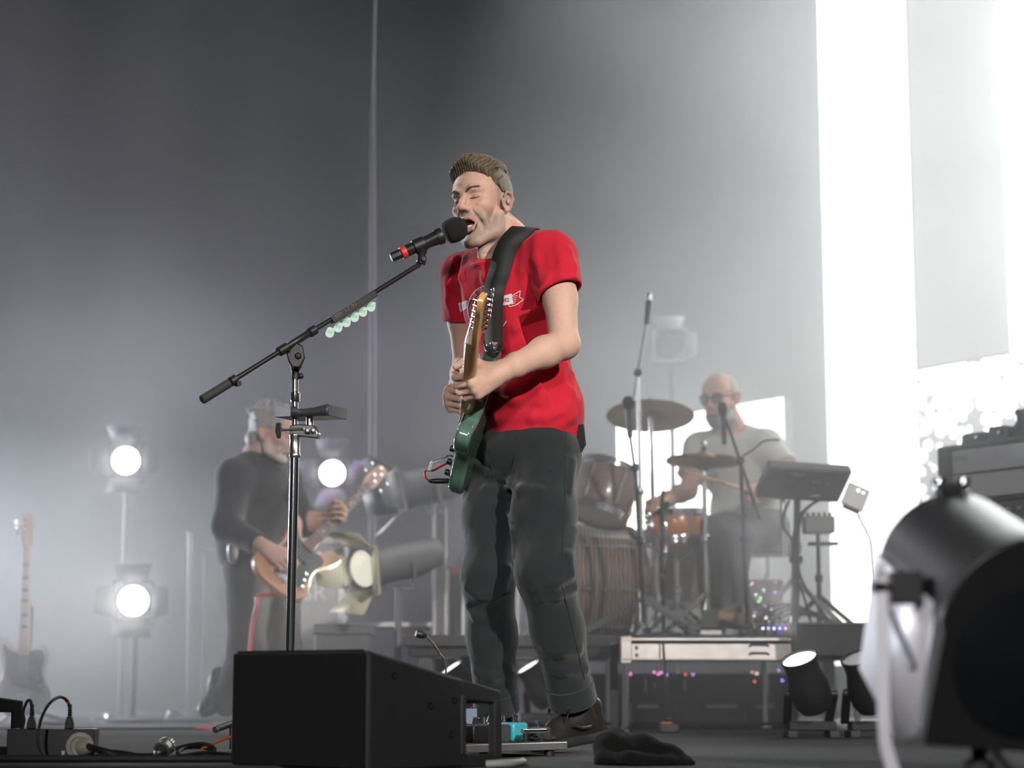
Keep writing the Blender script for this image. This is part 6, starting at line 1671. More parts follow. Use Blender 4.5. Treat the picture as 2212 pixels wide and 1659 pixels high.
def tripod(root, top, foot, r=.011, spread=.26, hz=.20, mm=CHROME, legm=None, yaw=0.3, n=3):
    top, foot = Vector(top), Vector(foot)
    m_ = MB(); m_.cyl(foot + V(0, 0, .05), foot.lerp(top, .55), r * 1.25, n=12); m_.build('lower_tube', mm, root)
    m_ = MB(); m_.cyl(foot.lerp(top, .5), top, r, n=12); m_.build('upper_tube', mm, root)
    m_ = MB(); m_.lathe([(r * 1.5, 0), (r * 2, .006), (r * 2, .03), (r * 1.5, .036)], foot.lerp(top, .53), top - foot, 14); m_.build('height_clamp', mm, root)
    for i in range(n):
        a = yaw + 2 * PI * i / n; d = V(math.cos(a), math.sin(a), 0)
        m_ = MB(); m_.bar(foot + V(0, 0, hz), foot + d * spread + V(0, 0, .012), .022, .006, d.cross(V(0, 0, 1))); m_.build('leg', legm or mm, root)
        m_ = MB(); m_.cyl(foot + d * spread, foot + d * spread + V(0, 0, .022), .014, n=10); m_.build('rubber_foot', BLACK, root)
# bass drum lying on its side, front head towards the photo's left
kc = V(at(1292, 1265, 9.35).x - .06, 9.35, DZ + .265)
bd_ = drum('bass drum with striped brown wrap lying on the platform', kc, (.93, .36, .0), .255, .40, OYK, 8, 'bass_drum', hoop=mat('brown_hoop', (.12, .08, .06), .4))
for s in (-1, 1):
    m = MB(); m.tube([kc + V(-.06, s * .2 - .06, -.10), kc + V(-.10, s * .33 - .06, -.262)], .009, 8); m.build('spur', CHROME, bd_)
tomc = at(1304, 1064, 9.1)
tm = drum('rack tom with striped brown wrap tilted over the bass drum', tomc, V(.30, .22, .92), .140, .235, OYS, 6, 'rack_tom')
t = thing('tom_stand', 'chrome stand carrying the tilted rack tom', 'stand', V(tomc.x + .17, 9.25, DZ))
tripod(t, V(tomc.x + .17, 9.25, tomc.z + .02), V(tomc.x + .17, 9.25, DZ)); m = MB(); m.cyl(V(tomc.x + .17, 9.25, tomc.z), tomc + V(.10, .05, 0), .009, n=10); m.build('tom_arm', CHROME, t)
snc = at(1460, 1136, 9.25)
sn = drum('orange wooden snare drum between the cymbal stands', snc, V(-.03, -.04, 1), .140, .135, ORG, 8, 'snare_drum')
t = thing('snare_stand', 'chrome basket stand under the orange snare drum', 'stand', V(snc.x, snc.y, DZ))
tripod(t, snc + V(0, 0, -.14), V(snc.x, snc.y, DZ), spread=.2, hz=.16)
for i in range(3):
    a = .6 + 2 * PI * i / 3; m = MB(); m.tube([snc + V(0, 0, -.16), snc + V(math.cos(a) * .14, math.sin(a) * .14, -.09), snc + V(math.cos(a) * .15, math.sin(a) * .15, -.05)], .006, 8); m.build('basket_arm', CHROME, t)
ftc = at(1450, 1075, 9.75)
drum('pale wooden floor tom partly hidden behind the snare drum', V(at(1462, 1050, 9.95).x, 9.95, DZ + .36), V(.1, -.12, 1), .19, .34, mat('reddish_shell', (.30, .16, .12), .4), 8, 'floor_tom')
BRZ = mat('cymbal_bronze', (.36, .25, .13), .38, .75, var=.18, vscale=18, bump=.12, bscale=60)
def cymbal(label, c, axis, r, post, name='cymbal', two=False):
    c = Vector(c); ax = Vector(axis).normalized()
    t_ = thing(name, label, 'cymbal', c, 'cymbals of the kit')
    prof = [(0, .030), (.018, .030), (.03, .022), (.045, .012), (r * .5, .005), (r, -.008), (r, -.010), (r * .5, .002), (.045, .009), (.03, .018), (0, .026)]
    m_ = MB(); m_.lathe(prof, c, ax, 56); m_.build('bronze_plate', BRZ, t_)
    if two:
        m_ = MB(); m_.lathe([(a, -b - .028) for a, b in prof], c, ax, 56); m_.build('lower_plate', BRZ, t_)
    m_ = MB(); m_.cyl(c + ax * .028, c + ax * .05, .014, n=12); m_.build('felt_washer', BLACK, t_)
    m_ = MB(); m_.cyl(c + ax * .045, c + ax * .085, .006, n=8); m_.ell(c + ax * .07, (.018, .005, .008)); m_.build('wing_nut', CHROME, t_)
    st = thing(name + '_stand', label.split(' cymbal')[0] + ' cymbal stand with chrome tripod legs', 'stand', post)
    tripod(st, c - ax * .01, post)
    return st
cymbal('large bronze ride cymbal tilted towards the camera', at(1405, 895, 9.25), V(.02, .245, .97), .207, V(at(1418, 1300, 9.35).x, 9.35, DZ), 'ride_cymbal')
hst = cymbal('pair of hi-hat cymbals beside the drummer', at(1520, 990, 9.0), V(.03, .06, 1), .172, V(at(1528, 1300, 9.0).x, 9.0, DZ), 'hi_hat', True)
hp = V(at(1530, 1340, 8.85).x, 8.85, DZ)
m = MB(); m.box(hp + V(0, 0, .012), (.09, .24, .018)); m.build('pedal_plate', STEEL, hst); m = MB(); m.box(hp + V(0, -.01, .045), (.075, .22, .01), rot('X', 14)); m.build('foot_board', BLACK, hst, bevel=.004)
m = MB(); m.box(hp + V(0, -.06, .06), (.07, .02, .10)); m.build('pedal_frame', BLACK, hst)
cymbal('partly hidden crash cymbal behind the back of the singer', at(1222, 1000, 9.6), V(-.2, -.25, .94), .19, V(at(1215, 1300, 9.6).x, 9.6, DZ), 'crash_cymbal')
# ------------------------------------------------------------------ microphones on stands around the kit
def boom_stand(label, foot, elbow, tip, tail=None, mm=BLACK, name='microphone_stand', legm=None):
    t_ = thing(name, label, 'stand', foot, 'microphone stands around the drums')
    tripod(t_, elbow, foot, .009, .30, .16, mm, legm or CHROME, 0.5)
    elbow, tip = Vector(elbow), Vector(tip); d = (tip - elbow)
    m_ = MB(); m_.cyl(Vector(tail) if tail else elbow - d * .3, tip, .007, n=10); m_.build('boom', mm, t_)
    m_ = MB(); m_.lathe([(.010, -.02), (.018, -.012), (.018, .012), (.010, .02)], elbow, V(0, -1, 0), 14); m_.build('boom_clutch', BLACK, t_)
    return t_
def small_mic(label, tip, base, r, wind=None):
    tip, base = Vector(tip), Vector(base); d = base - tip; L_ = d.length
    t_ = thing('microphone', label, 'microphone', base, 'microphones around the drums')
    m_ = MB(); m_.lathe([(r * .8, L_), (r * .9, L_ * .6), (r, L_ * .3), (r * 1.05, L_ * .28), (r * .9, L_ * .26)], tip, d, 16); m_.build('body', BLACK, t_)
    m_ = MB(); q = wind or r
    m_.lathe([(0, 0), (q * .7, L_ * .03), (q, L_ * .12), (q, L_ * .22), (q * .75, L_ * .32)], tip, d, 20); m_.build('windscreen' if wind else 'grille', FOAM if wind else STEEL, t_)
    return t_
e0 = at(1378, 805, 8.7)
boom_stand('tall chrome overhead microphone stand with steep boom over the ride cymbal', V(at(1388, 1370, 8.75).x, 8.75, DZ), e0, at(1398, 690, 8.65), at(1368, 860, 8.72), STEEL)
small_mic('slim silver overhead microphone at the top of the steep boom', at(1403, 632, 8.65), at(1397, 700, 8.65), .014)
m_x = at(1357, 880, 8.6)
boom_stand('thin black stand holding the foam-covered microphone before the ride cymbal', V(at(1392, 1370, 8.62).x, 8.62, DZ), at(1372, 1010, 8.62), at(1360, 935, 8.6), at(1372, 1020, 8.62))
small_mic('foam-covered microphone standing before the ride cymbal', at(1356, 855, 8.6), at(1361, 945, 8.6), .016, .025)
boom_stand('black boom stand leaning up to the microphone of the drummer', V(at(1616, 1360, 8.8).x, 8.8, DZ), at(1600, 995, 8.75), at(1568, 905, 8.75), at(1642, 1122, 8.78))
small_mic('black vocal microphone hanging upright before the drummer', at(1560, 868, 8.75), at(1564, 960, 8.75), .015, .02)
t = thing('flexible_gooseneck', 'thin black flexible arm curving out from the boom clutch', 'arm', at(1604, 985, 8.75))
m = MB(); m.tube(spline([at(1604, 985, 8.74), at(1626, 972, 8.74), at(1650, 953, 8.74), at(1684, 950, 8.74)], 6), .0042, 8); m.build('flexible_tube', BLACK, t)
m = MB(); m.cyl(at(1672, 950, 8.74), at(1684, 950, 8.74), .008, n=10); m.build('chrome_end', CHROME, t)
boom_stand('low black stand with a small drum microphone by the rack tom', V(at(1330, 1370, 8.72).x, 8.72, DZ), at(1432, 1130, 8.85), at(1415, 1090, 8.9), at(1440, 1165, 8.82)) if False else None
t = thing('drum_microphone', 'small black drum microphone clipped over the snare rim', 'microphone', at(1405, 1120, 8.95))
m = MB(); m.tube([at(1432, 1240, 8.9), at(1428, 1130, 8.9), at(1432, 1060, 8.95)], .009, 8); m.build('short_stand', BLACK, t)
m = MB(); m.lathe([(.0, 0), (.016, .004), (.016, .05), (.012, .07), (0, .071)], at(1445, 1088, 9.0), V(-.6, -.3, -.5), 14); m.build('mic_body', BLACK, t)
m = MB(); m.cyl(at(1432, 1245, 8.9), V(at(1432, 1245, 8.9).x, 8.9, DZ), .009, n=8); m.lathe([(.09, 0), (.09, .012), (.02, .02)], V(at(1432, 1245, 8.9).x, 8.9, DZ), (0, 0, 1), 20); m.build('round_base', BLACK, t)
# ------------------------------------------------------------------ electronics beside the drummer
PADM = mat('pad_grey', (.075, .075, .078), .5)
pc0 = at(1735, 1040, 8.7)
t = thing('sampling_pad', 'dark grey sampling pad tilted on a stand beside the drummer', 'electronic pad', pc0)
PR = rot('Z', 14) @ rot('Y', 2) @ rot('X', -38)
m = MB(); m.box(pc0, (.39, .20, .05), PR); m.build('housing', PADM, t, bevel=.012)
for i in range(3):
    for j in range(2):
        m = MB(); m.box(pc0 + PR @ V(-.12 + i * .12, -.045 + j * .09, .027), (.105, .08, .008), PR); m.build('rubber_pad', MATTE, t, bevel=.003)
for x, z, w_, h_ in ((-.06, -.02, .07, .03), (.05, .0, .045, .015), (.10, .005, .02, .02)):
    m = MB(); m.box(pc0 + PR @ V(x, -.03 + z * 1.5, -.026), (w_, h_, .004), PR); m.build('rear_socket', STEEL, t)
st = thing('pad_stand', 'chrome and black clamp stand under the sampling pad', 'stand', V(at(1716, 1340, 8.85).x, 8.85, DZ))
tripod(st, pc0 + V(-.01, .12, -.07), V(at(1716, 1340, 8.85).x, 8.85, DZ), .015, .28, .25, BLACK, CHROME)
m = MB(); m.bar(pc0 + V(-.12, .06, -.055), pc0 + V(.08, .06, -.055), .03, .015); m.build('clamp_bar', CHROME, st)
m = MB(); m.cyl(V(at(1708, 1180, 8.8).x - .03, 8.8, .75), V(at(1708, 1180, 8.8).x - .03, 8.8, 1.05), .014, n=12); m.build('side_tube', CHROME, st)
for i, pp in enumerate(([(1790, 1075), (1760, 1085), (1725, 1120), (1712, 1200), (1740, 1300), (1752, 1345)], [(1705, 1080), (1690, 1130), (1712, 1170), (1735, 1260), (1790, 1340)], [(1812, 1062), (1800, 1078), (1770, 1080), (1735, 1110), (1722, 1180), (1725, 1290), (1700, 1345)])):
    lead('black pad cable %s' % ('drooping from the outer end of the sampling pad', 'swinging down behind the pad stand', 'bundled along the pad stand tube')[i], [at(x, y, 8.72 + .03 * i) for x, y in pp], .006, name='pad_cable', group='cables under the sampling pad')
c = at(1768, 1134, 8.95)
t = thing('effects_module', 'small grey effects box on a thin stand below the sampling pad', 'effects box', c)
m = MB(); m.box(c, (.135, .10, .075)); m.build('casing', mat('module_grey', (.16, .16, .165), .5), t, bevel=.004)
for i in range(5):
    m = MB(); m.cyl(c + V(-.05 + i * .025, -.02, .037), c + V(-.05 + i * .025, -.02, .055), .007, n=10); m.build('knob', BLACK, t)
st = thing('module_stand', 'thin black stand below the small effects box', 'stand', V(c.x, 8.98, DZ)); tripod(st, c + V(0, .02, -.04), V(c.x, 8.98, DZ), .009, .22, .18, BLACK, BLACK)
m = MB(); m.box(c + V(.02, 0, -.085), (.13, .06, .014)); m.build('shelf_plate', DARK, st)
c = at(1848, 1074, 8.4)
t = thing('tablet', 'grey tablet tilted on a thin arm before the white screen', 'tablet', c)
TB = rot('Y', 24) @ rot('X', -10)
m = MB(); m.box(c, (.098, .010, .105), TB); m.build('back_shell', mat('tablet_grey', (.36, .36, .38), .4), t, bevel=.004)
for dx in (.0, .022):
    m = MB(); m.cyl(c + TB @ V(dx, -.005, .03), c + TB @ V(dx, -.008, .03), .006, n=12); m.build('camera_dot', STEEL, t)
m = MB(); m.box(c + TB @ V(0, .0, -.055), (.07, .03, .012), TB); m.build('holder_lip', DARK, t)
m = MB(); m.tube([c + V(0, .01, -.05), at(1880, 1165, 8.4), at(1890, 1250, 8.4), V(at(1894, 1330, 8.4).x, 8.45, .44)], .0045, 8); m.build('support_arm', DARK, t)
m = MB(); m.cyl(V(at(1894, 1330, 8.4).x, 8.45, .372), V(at(1894, 1330, 8.4).x, 8.45, .45), .010, n=10); m.build('support_post', DARK, t)
# pedals and small lights at the feet of the drummer
LEDC = {'pink': (1, .3, .8), 'blue': (.25, .3, 1), 'white': (1, 1, 1), 'red': (1, .15, .1), 'green': (.3, 1, .3), 'orange': (1, .45, .1), 'violet': (.6, .35, 1)}
def led(c, r, colr, parent, s=6.0):
    m_ = MB(); m_.ell(c, r, None, 10, 6); m_.build('indicator_light', mat('led_' + colr, (.8, .8, .8), .3, emit=LEDC[colr], estr=s), parent)
t = thing('effects_rack', 'little rack twinkling with coloured lights behind the boom stand', 'rack unit', V(at(1650, 1300, 9.1).x, 9.1, DZ))
rk0 = at(1648, 1285, 9.1)
m = MB(); m.box((rk0.x, 9.2, DZ + .13), (.19, .16, .26)); m.build('chassis', mat('rack_grey', (.22, .22, .22), .5), t, bevel=.004)
r5 = random.Random(11)
for i in range(26):
    led(V(rk0.x + r5.uniform(-.085, .06), 9.113, DZ + r5.uniform(.05, .25)), r5.choice((.003, .004, .005)), r5.choice(('white', 'white', 'white', 'white', 'pink', 'violet', 'violet', 'green')), t, 3)
t = thing('pedal_row', 'row of small pedals and plugs along the platform edge', 'effects pedal', V(at(1720, 1345, 8.8).x, 8.8, DZ))
for i in range(9):
    x = at(1640 + i * 20, 1345, 8.8).x
    m = MB(); m.box((x, 8.8, DZ + .022), (.032, .07, .044)); m.build('pedal_box', (BLACK, DARK, mat('blue_box', (.06, .07, .35), .4))[i % 3], t, bevel=.003)
    m = MB(); m.cyl((x, 8.78, DZ + .044), (x, 8.78, DZ + .058), .007, n=10); m.build('footswitch', CHROME, t)
for i in range(5): led(V(at(1645 + i * 12, 1345, 8.8).x, 8.755, DZ + .03), .005, ('white', 'blue', 'white', 'blue', 'violet')[i], t, 5)
for i in range(5):
    lead('black cable %s among the small pedals' % ('arching highest', 'looping second', 'curling third', 'trailing fourth', 'lying lowest')[i], [at(1640 + i * 14, 1345, 8.82), at(1665 + i * 14, 1312 + i * 4, 8.86), at(1710 + i * 12, 1306 + i * 6, 8.9), at(1760 + i * 10, 1325 + i * 4, 8.88), at(1790 + i * 9, 1348, 8.84)], .006, name='pedal_cable', group='cables among the drum pedals')
# stage gear glimpsed under the riser
t = thing('power_rack', 'dark power rack with pink and violet lights under the riser', 'rack unit', V(at(1500, 1500, 9.6).x, 9.6, 0))
px0 = at(1500, 1500, 9.6).x
m = MB(); m.box((px0, 9.9, .12), (1.0, .5, .24)); m.build('chassis', DARK, t)
for x, y, c_ in ((1413, 1452, 'pink'), (1422, 1456, 'pink'), (1428, 1453, 'pink'), (1362, 1456, 'pink'), (1481, 1457, 'red'), (1497, 1457, 'violet'), (1440, 1458, 'violet'), (1625, 1452, 'orange'), (1635, 1455, 'white'), (1630, 1472, 'red'), (1650, 1480, 'white'), (1690, 1470, 'blue'), (1682, 1448, 'violet'), (1648, 1473, 'violet')):
    led(at(x, y, 9.63), .0055, c_, t, 2.5)
for x, h_ in ((1395, 30), (1480, 25), (1415, 12), (1660, 40)):
    m = MB(); p = at(x, 1480, 9.63); m.box((p.x, 9.64, p.z), (.012, .012, h_ / 450)); m.build('bright_handle', STEEL, t)
t = thing('foot_switch', 'small black foot switch box with a looped cable under the riser', 'foot switch', onfloor(1445, 7.95))
c = onfloor(1445, 7.95)
m = MB(); m.box(c + V(0, 0, .018), (.075, .07, .036)); m.build('box', BLACK, t, bevel=.004)
m = MB(); m.box(c + V(-.01, 0, .038), (.045, .04, .006)); m.build('orange_plate', mat('orange_plate', (.5, .14, .06), .5), t)
m = MB(); m.tube(spline([at(1432, 1385, 7.98), at(1436, 1440, 7.96), at(1442, 1500, 7.95), at(1455, 1545, 7.95), c + V(.025, 0, .04), c + V(.0, -.01, .058), c + V(-.02, 0, .04)], 6), .0045, 8); m.build('cable', RUBBER, t)
# silver box edges on the rear stage floor
for i, (px, w_) in enumerate(((1400, .14), (1560, .2), (1655, .12))):
    t = thing('cable_box', 'low dark cable box %s on the floor behind the riser legs' % ('leftmost', 'in the middle', 'rightmost')[i], 'case', onfloor(px, 9.3 + .1 * i))
    c = onfloor(px, 9.35)
    m = MB(); m.box(c + V(0, .1, .05), (w_, .18, .10)); m.build('body', DARK, t, bevel=.003); m = MB(); m.box(c + V(0, .006, .088), (w_ * .7, .01, .016)); m.build('metal_catch', STEEL, t)
# throne
thc = at(1657, 1182, 9.6)
t = thing('drum_throne', 'round grey padded drum throne under the drummer', 'stool', V(thc.x, 9.6, DZ))
m = MB(); m.lathe([(.15, 0), (.165, .012), (.17, .05), (.155, .075), (0, .08)], V(thc.x, 9.6, thc.z - .04), (0, 0, 1), 36); m.build('seat_pad', mat('throne_vinyl', (.10, .10, .105), .45), t)
tripod(t, V(thc.x, 9.6, thc.z - .03), V(thc.x, 9.6, DZ), .016, .22, .2)
# ------------------------------------------------------------------ the drummer
D0 = 9.5
def d_(x, y, d=0.0): return at(x, y, D0 + d)
JD = dict(head=d_(1556, 862, -.02), neck=d_(1578, 930, .03), rsh=d_(1512, 968, .14), lsh=d_(1655, 962, -.06), rel=d_(1486, 1060, .05), rwr=d_(1432, 1082, -.25), lel=d_(1706, 1030, -.16), lwr=d_(1655, 1052, -.40),
          rhip=d_(1590, 1140, .12), lhip=d_(1660, 1140, .02), rkn=d_(1530, 1150, -.28), lkn=d_(1592, 1168, -.52), ran=d_(1540, 1330, -.25), lan=d_(1578, 1322, -.55))
drummer = thing('person', 'bald drummer with glasses and grey t-shirt seated behind the hi-hat', 'person', V(d_(1640, 1300).x, D0, DZ))
DRt = head_rot(32, 8, 0)
DF = V(-.55, -.83, 0).normalized(); DL = V(.83, -.55, 0).normalized(); DRn = np.array(Matrix((DL, DF, V(0, 0, 1))).transposed())
S = Sdf()
dw = head_sdf(S, JD['head'], DRt, JD['neck'], jo=.004, sc=1.0, frown=False, neck_r=.06)
S.cone(JD['neck'], d_(1590, 1010, .05), .07, .09, .05); S.cone(JD['rsh'], JD['lsh'], .05, .05, .05)
arm_sdf(S, JD['rsh'], JD['rel'], JD['rwr'], .05, .043, .030); arm_sdf(S, JD['lsh'], JD['lel'], JD['lwr'], .05, .043, .030)
grip = ((62, 70, 45), (66, 74, 45), (68, 76, 45), (66, 74, 45))
hand_sdf(S, JD['lwr'], V(-.75, -.45, -.15), V(.1, -.45, .85), -1, grip, [(.045, .04, -.03), (.07, .036, -.045), (.09, .024, -.045)], 1.0, 2)
hand_sdf(S, JD['rwr'], V(-.55, -.75, -.1), V(-.1, -.15, .95), 1, grip, [(.045, .04, -.03), (.07, .036, -.045), (.09, .024, -.045)], 1.0, 2)
P, Q = S.mesh(.0048)
np_mesh('body', P, Q, SKIN, drummer, skin_color(P, JD['head'], DRt, stubble=.95, beard_col=(.22, .20, .19), base=(.60, .37, .29)))
# beard, cropped hair, glasses
H = Sdf()
H.ell(dw(0, .052, -.10), (.05, .045, .042), np.array(DRt), .02); H.chain([dw(-.062, .0, -.03), dw(-.05, .03, -.085), dw(0, .075, -.115), dw(.05, .03, -.085), dw(.062, 0, -.03)], [.012, .018, .022, .018, .012], .02)
H.ell(dw(0, .10, -.03), (.034, .05, .045), np.array(DRt), .01, -1); H.ell(dw(0, .01, .01), (.075, .075, .075), np.array(DRt), .01, -1)
P, Q = H.mesh(.005, disp=lambda P: .0012 * wav(P, 81, 400))
gx = smooth01(((P - np.array(JD['head'])) @ np.array(DRt))[:, 0], .0, .06)
np_mesh('beard', P, Q, HAIR, drummer, np.array((.12, .105, .095)) * (1 - gx[:, None]) + np.array((.45, .44, .43)) * gx[:, None])
H = Sdf(); H.ell(dw(0, -.012, .042), (.0785, .103, .086), np.array(DRt), .01); H.ell(dw(0, .05, .075), (.062, .12, .08), np.array(DRt), .01, -1); H.ell(dw(0, .06, -.03), (.12, .07, .09), np.array(DRt), .01, -1)
H.plane(dw(0, -.03, -.05), DRt @ V(0, -.2, -1), .01)
for s in (-1, 1): H.ell(dw(s * .084, -.012, -.008), (.03, .026, .036), np.array(DRt), .006, -1)
P, Q = H.mesh(.005); np_mesh('cropped_hair', P, Q, HAIR, drummer, np.tile(np.array((.34, .31, .28)), (len(P), 1)))
GLS = mat('glasses_frame', (.012, .012, .014), .35)
gl = bpy.data.objects.new('glasses', None); COL.objects.link(gl); gl.parent = drummer; gl.location = dw(0, .1, .004) - Vector(drummer.location); gl['label'] = 'dark-framed glasses'
for s in (-1, 1):
    m = MB(); m.tube([dw(s * x_, .113 - abs(x_ - .014) * .18, z_) for x_, z_ in ((.010, .016), (.030, .020), (.054, .018), (.055, -.002), (.046, -.020), (.020, -.021), (.011, -.008))], .0032, 6, closed=True); m.build('rim', GLS, gl)
    m = MB(); m.add([dw(s * x_, .112 - abs(x_ - .014) * .18, z_) for x_, z_ in ((.010, .016), (.030, .020), (.054, .018), (.055, -.002), (.046, -.020), (.020, -.021), (.011, -.008))], [tuple(range(7))]); m.build('tinted_pane', mat('tinted_pane', (.10, .10, .11), .1, alpha=.55), gl)
    m = MB(); m.tube([dw(s * .055, .104, .012), dw(s * .078, .06, .014), dw(s * .083, -.005, .014)], .0028, 6); m.build('temple_arm', GLS, gl)
m = MB(); m.tube([dw(-.010, .114, .008), dw(0, .118, .010), dw(.010, .114, .008)], .003, 6); m.build('bridge', GLS, gl)
# grey t-shirt
T = Sdf()
T.ell(d_(1590, 1000, .05), (.195, .135, .19), DRn, .06); T.ell(d_(1608, 1085, .08), (.18, .145, .17), DRn, .06)
T.cone(JD['neck'] + V(0, .02, -.035), JD['lsh'], .06, .072, .05); T.cone(JD['neck'] + V(0, .02, -.035), JD['rsh'], .06, .07, .05)
for a, b, f in ((JD['lsh'], JD['lel'], .75), (JD['rsh'], JD['rel'], .75)):
    T.cone(a, a.lerp(b, f), .075, .078, .04)
    d = (b - a).normalized(); T.box(a.lerp(b, f * .92) + d * .15, (.12, .12, .15), 0, np.array(frame(d)), .005, -1)
T.ell(JD['neck'] + V(-.015, -.05, .005), (.075, .08, .045), DRn, .01, -1)
T.plane(d_(1612, 1150, .08), V(0, 0, -1), .01)
P, Q = T.mesh(.006, disp=lambda P: .0035 * wav(P, 91, 24) + .002 * wav(P, 92, 60))
np_mesh('t_shirt', P, Q, mat('grey_cotton', (.58, .59, .55), .85, bump=.2, bscale=900), drummer, label='light grey t-shirt')
T = Sdf(); pe = d_(1624, 1138, .08)
T.ell(pe, (.17, .15, .11), DRn, .05)
for hp, kn, an in ((JD['rhip'], JD['rkn'], JD['ran']), (JD['lhip'], JD['lkn'], JD['lan'])):
    T.cone(hp, kn, .098, .076, .04); T.cone(kn, an, .074, .052, .03)
P, Q = T.mesh(.0065, disp=lambda P: .003 * wav(P, 95, 26))
np_mesh('trousers', P, Q, mat('grey_trouser', (.09, .092, .10), .85), drummer)
TAN = mat('tan_suede', (.28, .19, .11), .8)
for heel, toe, an in ((V(d_(1600, 1340, -.45).x, D0 - .46, DZ + .03), V(d_(1556, 1340, -.68).x, D0 - .66, DZ + .05), JD['lan']), (V(d_(1556, 1340, -.2).x, D0 - .2, DZ), V(d_(1515, 1345, -.4).x, D0 - .42, DZ + .02), JD['ran'])):
    sh = bpy.data.objects.new('shoe', None); COL.objects.link(sh); sh.parent = drummer; sh.location = Vector(heel) - Vector(drummer.location)
    f = (Vector(toe) - Vector(heel)).normalized(); l_ = V(f.y, -f.x, 0).normalized(); u_ = l_.cross(f); u_ = u_ if u_.z > 0 else -u_
    Rm = np.array(Matrix((f, l_, u_)).transposed())
    def ws(x, y, z): return Vector(heel) + f * x + l_ * y + u_ * z
    S = Sdf(); S.ell(ws(.05, 0, .055), (.06, .042, .05), Rm, .02); S.cone(ws(.07, 0, .055), ws(.20, 0, .035), .042, .034, .03); S.ell(ws(.215, 0, .03), (.055, .043, .028), Rm, .02); S.cone(ws(.05, 0, .08), an, .042, .046, .03); S.plane(ws(0, 0, .01), -u_, .003)
    P, Q = S.mesh(.006); np_mesh('upper', P, Q, TAN, sh)
    S = Sdf(); S.ell(ws(.05, 0, .012), (.06, .04, .016), Rm, .01); S.ell(ws(.19, 0, .012), (.085, .045, .016), Rm, .02); S.cone(ws(.05, 0, .012), ws(.19, 0, .012), .03, .034, .02); S.plane(ws(0, 0, .0), -u_, .002); S.plane(ws(0, 0, .02), u_, .002)
    P, Q = S.mesh(.006); np_mesh('sole', P, Q, SOLE, sh)
WOOD = mat('stick_hickory', (.62, .42, .24), .45)
for nm, a, b in (('pale wooden drum stick in the near hand of the drummer', JD['lwr'] + V(-.055, -.06, -.03), at(1478, 1018, 8.85)), ('wooden drum stick angled up behind the rack tom', at(1250, 985, 9.3), at(1268, 1010, 9.25))):
    t = thing('drum_stick', nm, 'drum stick', a, 'drum sticks')
    d = b - a; L_ = d.length
    m = MB(); m.cyl(a - d.normalized() * .05, a.lerp(b, .9), .0085, .0075, n=10); m.build('shaft', WOOD, t); m = MB(); m.tube([a.lerp(b, .9), a.lerp(b, .96), b], [.0075, .0045, .006], 10); m.build('tip', WOOD, t)
# ------------------------------------------------------------------ amplifier stack at the right edge
AP = at(2022, 968, 8.6); AE = V(.566, -.824, 0)
def amp(label, z0, z1, front, name='amplifier', w_=.62, off=0.0):
    o_ = V(AP.x, AP.y, 0) + AE * off
    t_ = thing(name, label, 'amplifier', (o_.x, o_.y, z0), 'amplifiers stacked at the right edge')
    nrm = V(-.824, -.566, 0)
    m_ = MB(); m_.prism([(0, z0), (w_, z0), (w_, z1), (0, z1)], o_, AE, V(0, 0, 1), nrm, -.28, 0); m_.build('cabinet', mat('amp_tolex', (.07, .072, .075), .6, bump=.4, bscale=500), t_, bevel=.012, seg=3)
    return t_, o_, nrm
za = at(2022, 1094, 8.6).z; zb = at(2022, 966, 8.6).z
t, o_, nr = amp('grey amplifier head with a pale split front at the right edge', za, zb, None)
AG = mat('amp_front_grey', (.30, .31, .32), .5)
m = MB(); m.prism([(.10, za + .02), (.60, za + .02), (.60, zb - .03), (.10, zb - .03)], o_, AE, V(0, 0, 1), nr, .001, .008); m.build('front_plate', AG, t, bevel=.002)
m = MB(); m.prism([(.03, (za + zb) / 2 - .006), (.60, (za + zb) / 2 - .006), (.60, (za + zb) / 2 + .002), (.03, (za + zb) / 2 + .002)], o_, AE, V(0, 0, 1), nr, .006, .012); m.build('trim_strip', DARK, t)
m = MB(); m.prism([(.11, zb - .075), (.19, zb - .075), (.19, zb - .05), (.11, zb - .05)], o_, AE, V(0, 0, 1), nr, .008, .012); m.build('badge', GREY, t)
zc = at(2022, 1165, 8.6).z
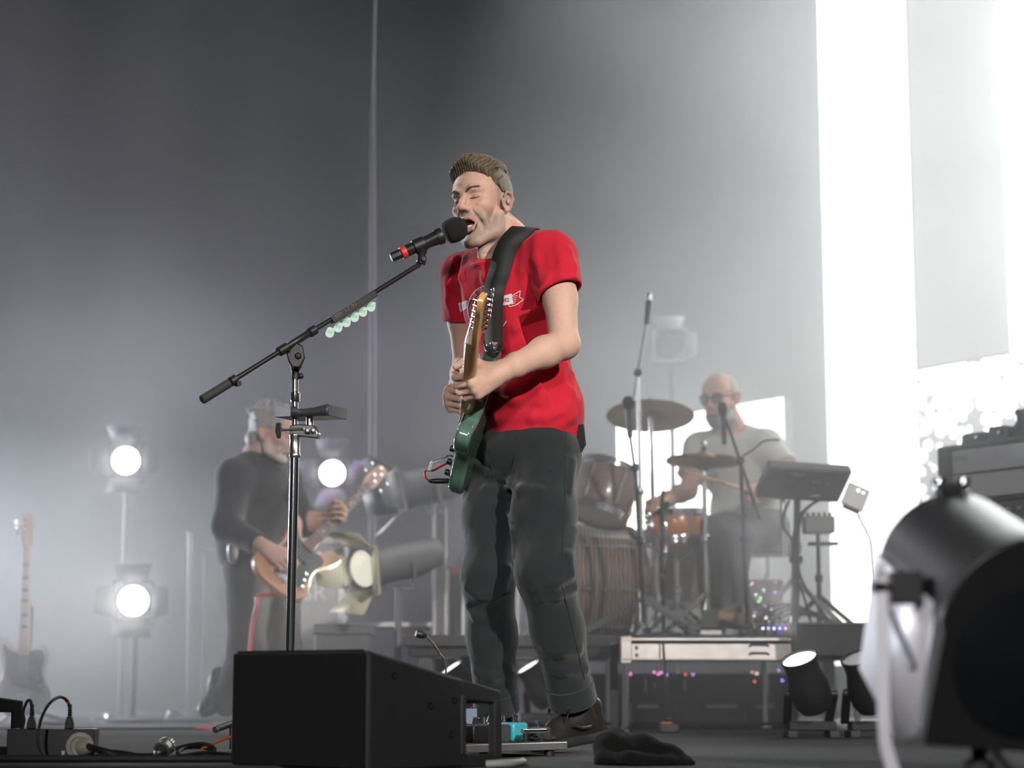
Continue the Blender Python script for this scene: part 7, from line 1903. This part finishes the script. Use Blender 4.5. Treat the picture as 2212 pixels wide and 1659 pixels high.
t, o_, nr = amp('dark rack tuner unit squeezed below the grey amplifier head', zc + .002, za - .004, None, 'rack_tuner')
m = MB(); m.prism([(.20, zc + .03), (.29, zc + .03), (.29, zc + .06), (.20, zc + .06)], o_, AE, V(0, 0, 1), nr, .001, .006); m.build('display_window', GREY, t)
for i in range(3):
    m = MB(); m.lathe([(.010, 0), (.009, .012), (0, .0125)], o_ + AE * (.34 + i * .06) + V(0, 0, za - .04), nr, 12); m.build('knob', STEEL, t)
t, o_, nr = amp('tall dark speaker cabinet at the bottom of the amplifier stack', 0.0, zc, None, 'speaker_cabinet', .66, -.01)
m = MB(); m.prism([(.03, .04), (.62, .04), (.62, zc - .04), (.03, zc - .04)], o_, AE, V(0, 0, 1), nr, .001, .008); m.build('grille_cloth', mat('amp_cloth', (.05, .05, .052), .9, bump=.6, bscale=350), t)
def onamp(a, d): return V(AP.x, AP.y, zb) + AE * a + nr * -d
for lab, a, w_, h_ in (('flat dark gadget lying on the grey amplifier head', .17, .14, .05), ('boxy dark gadget beside the flat one on the amplifier head', .30, .10, .065)):
    t = thing('tuner_pedal', lab, 'pedal', onamp(a, .1), 'gadgets on the amplifier')
    Rm = Matrix((AE, nr, V(0, 0, 1))).transposed()
    m = MB(); m.box(onamp(a, .1) + V(0, 0, h_ / 2), (w_, .11, h_), Rm, taper=.9); m.build('casing', DARK, t, bevel=.006)
    m = MB(); m.cyl(onamp(a + .03, .045) + V(0, 0, h_ * .5), onamp(a + .03, .03) + V(0, 0, h_ * .5), .007, n=10); m.build('knob', STEEL, t)
t = thing('plush_figure', 'dark rounded shape with a small head on the amplifier at the photo edge', 'ornament', onamp(.40, .1))
S = Sdf(); c = at(2214, 935, 8.3); S.ell(c, (.045, .045, .055), None, .02); S.ell(c + V(.004, 0, .068), .036, None, .015); S.ell(c + V(-.03, 0, .09), .012, None, .01); S.plane(V(0, 0, zb + .002), V(0, 0, -1), .003); S.cone(c, V(c.x, c.y, zb), .045, .05, .03)
P, Q = S.mesh(.006); np_mesh('figure', P, Q, mat('dark_plush', (.06, .062, .065), .9), t)
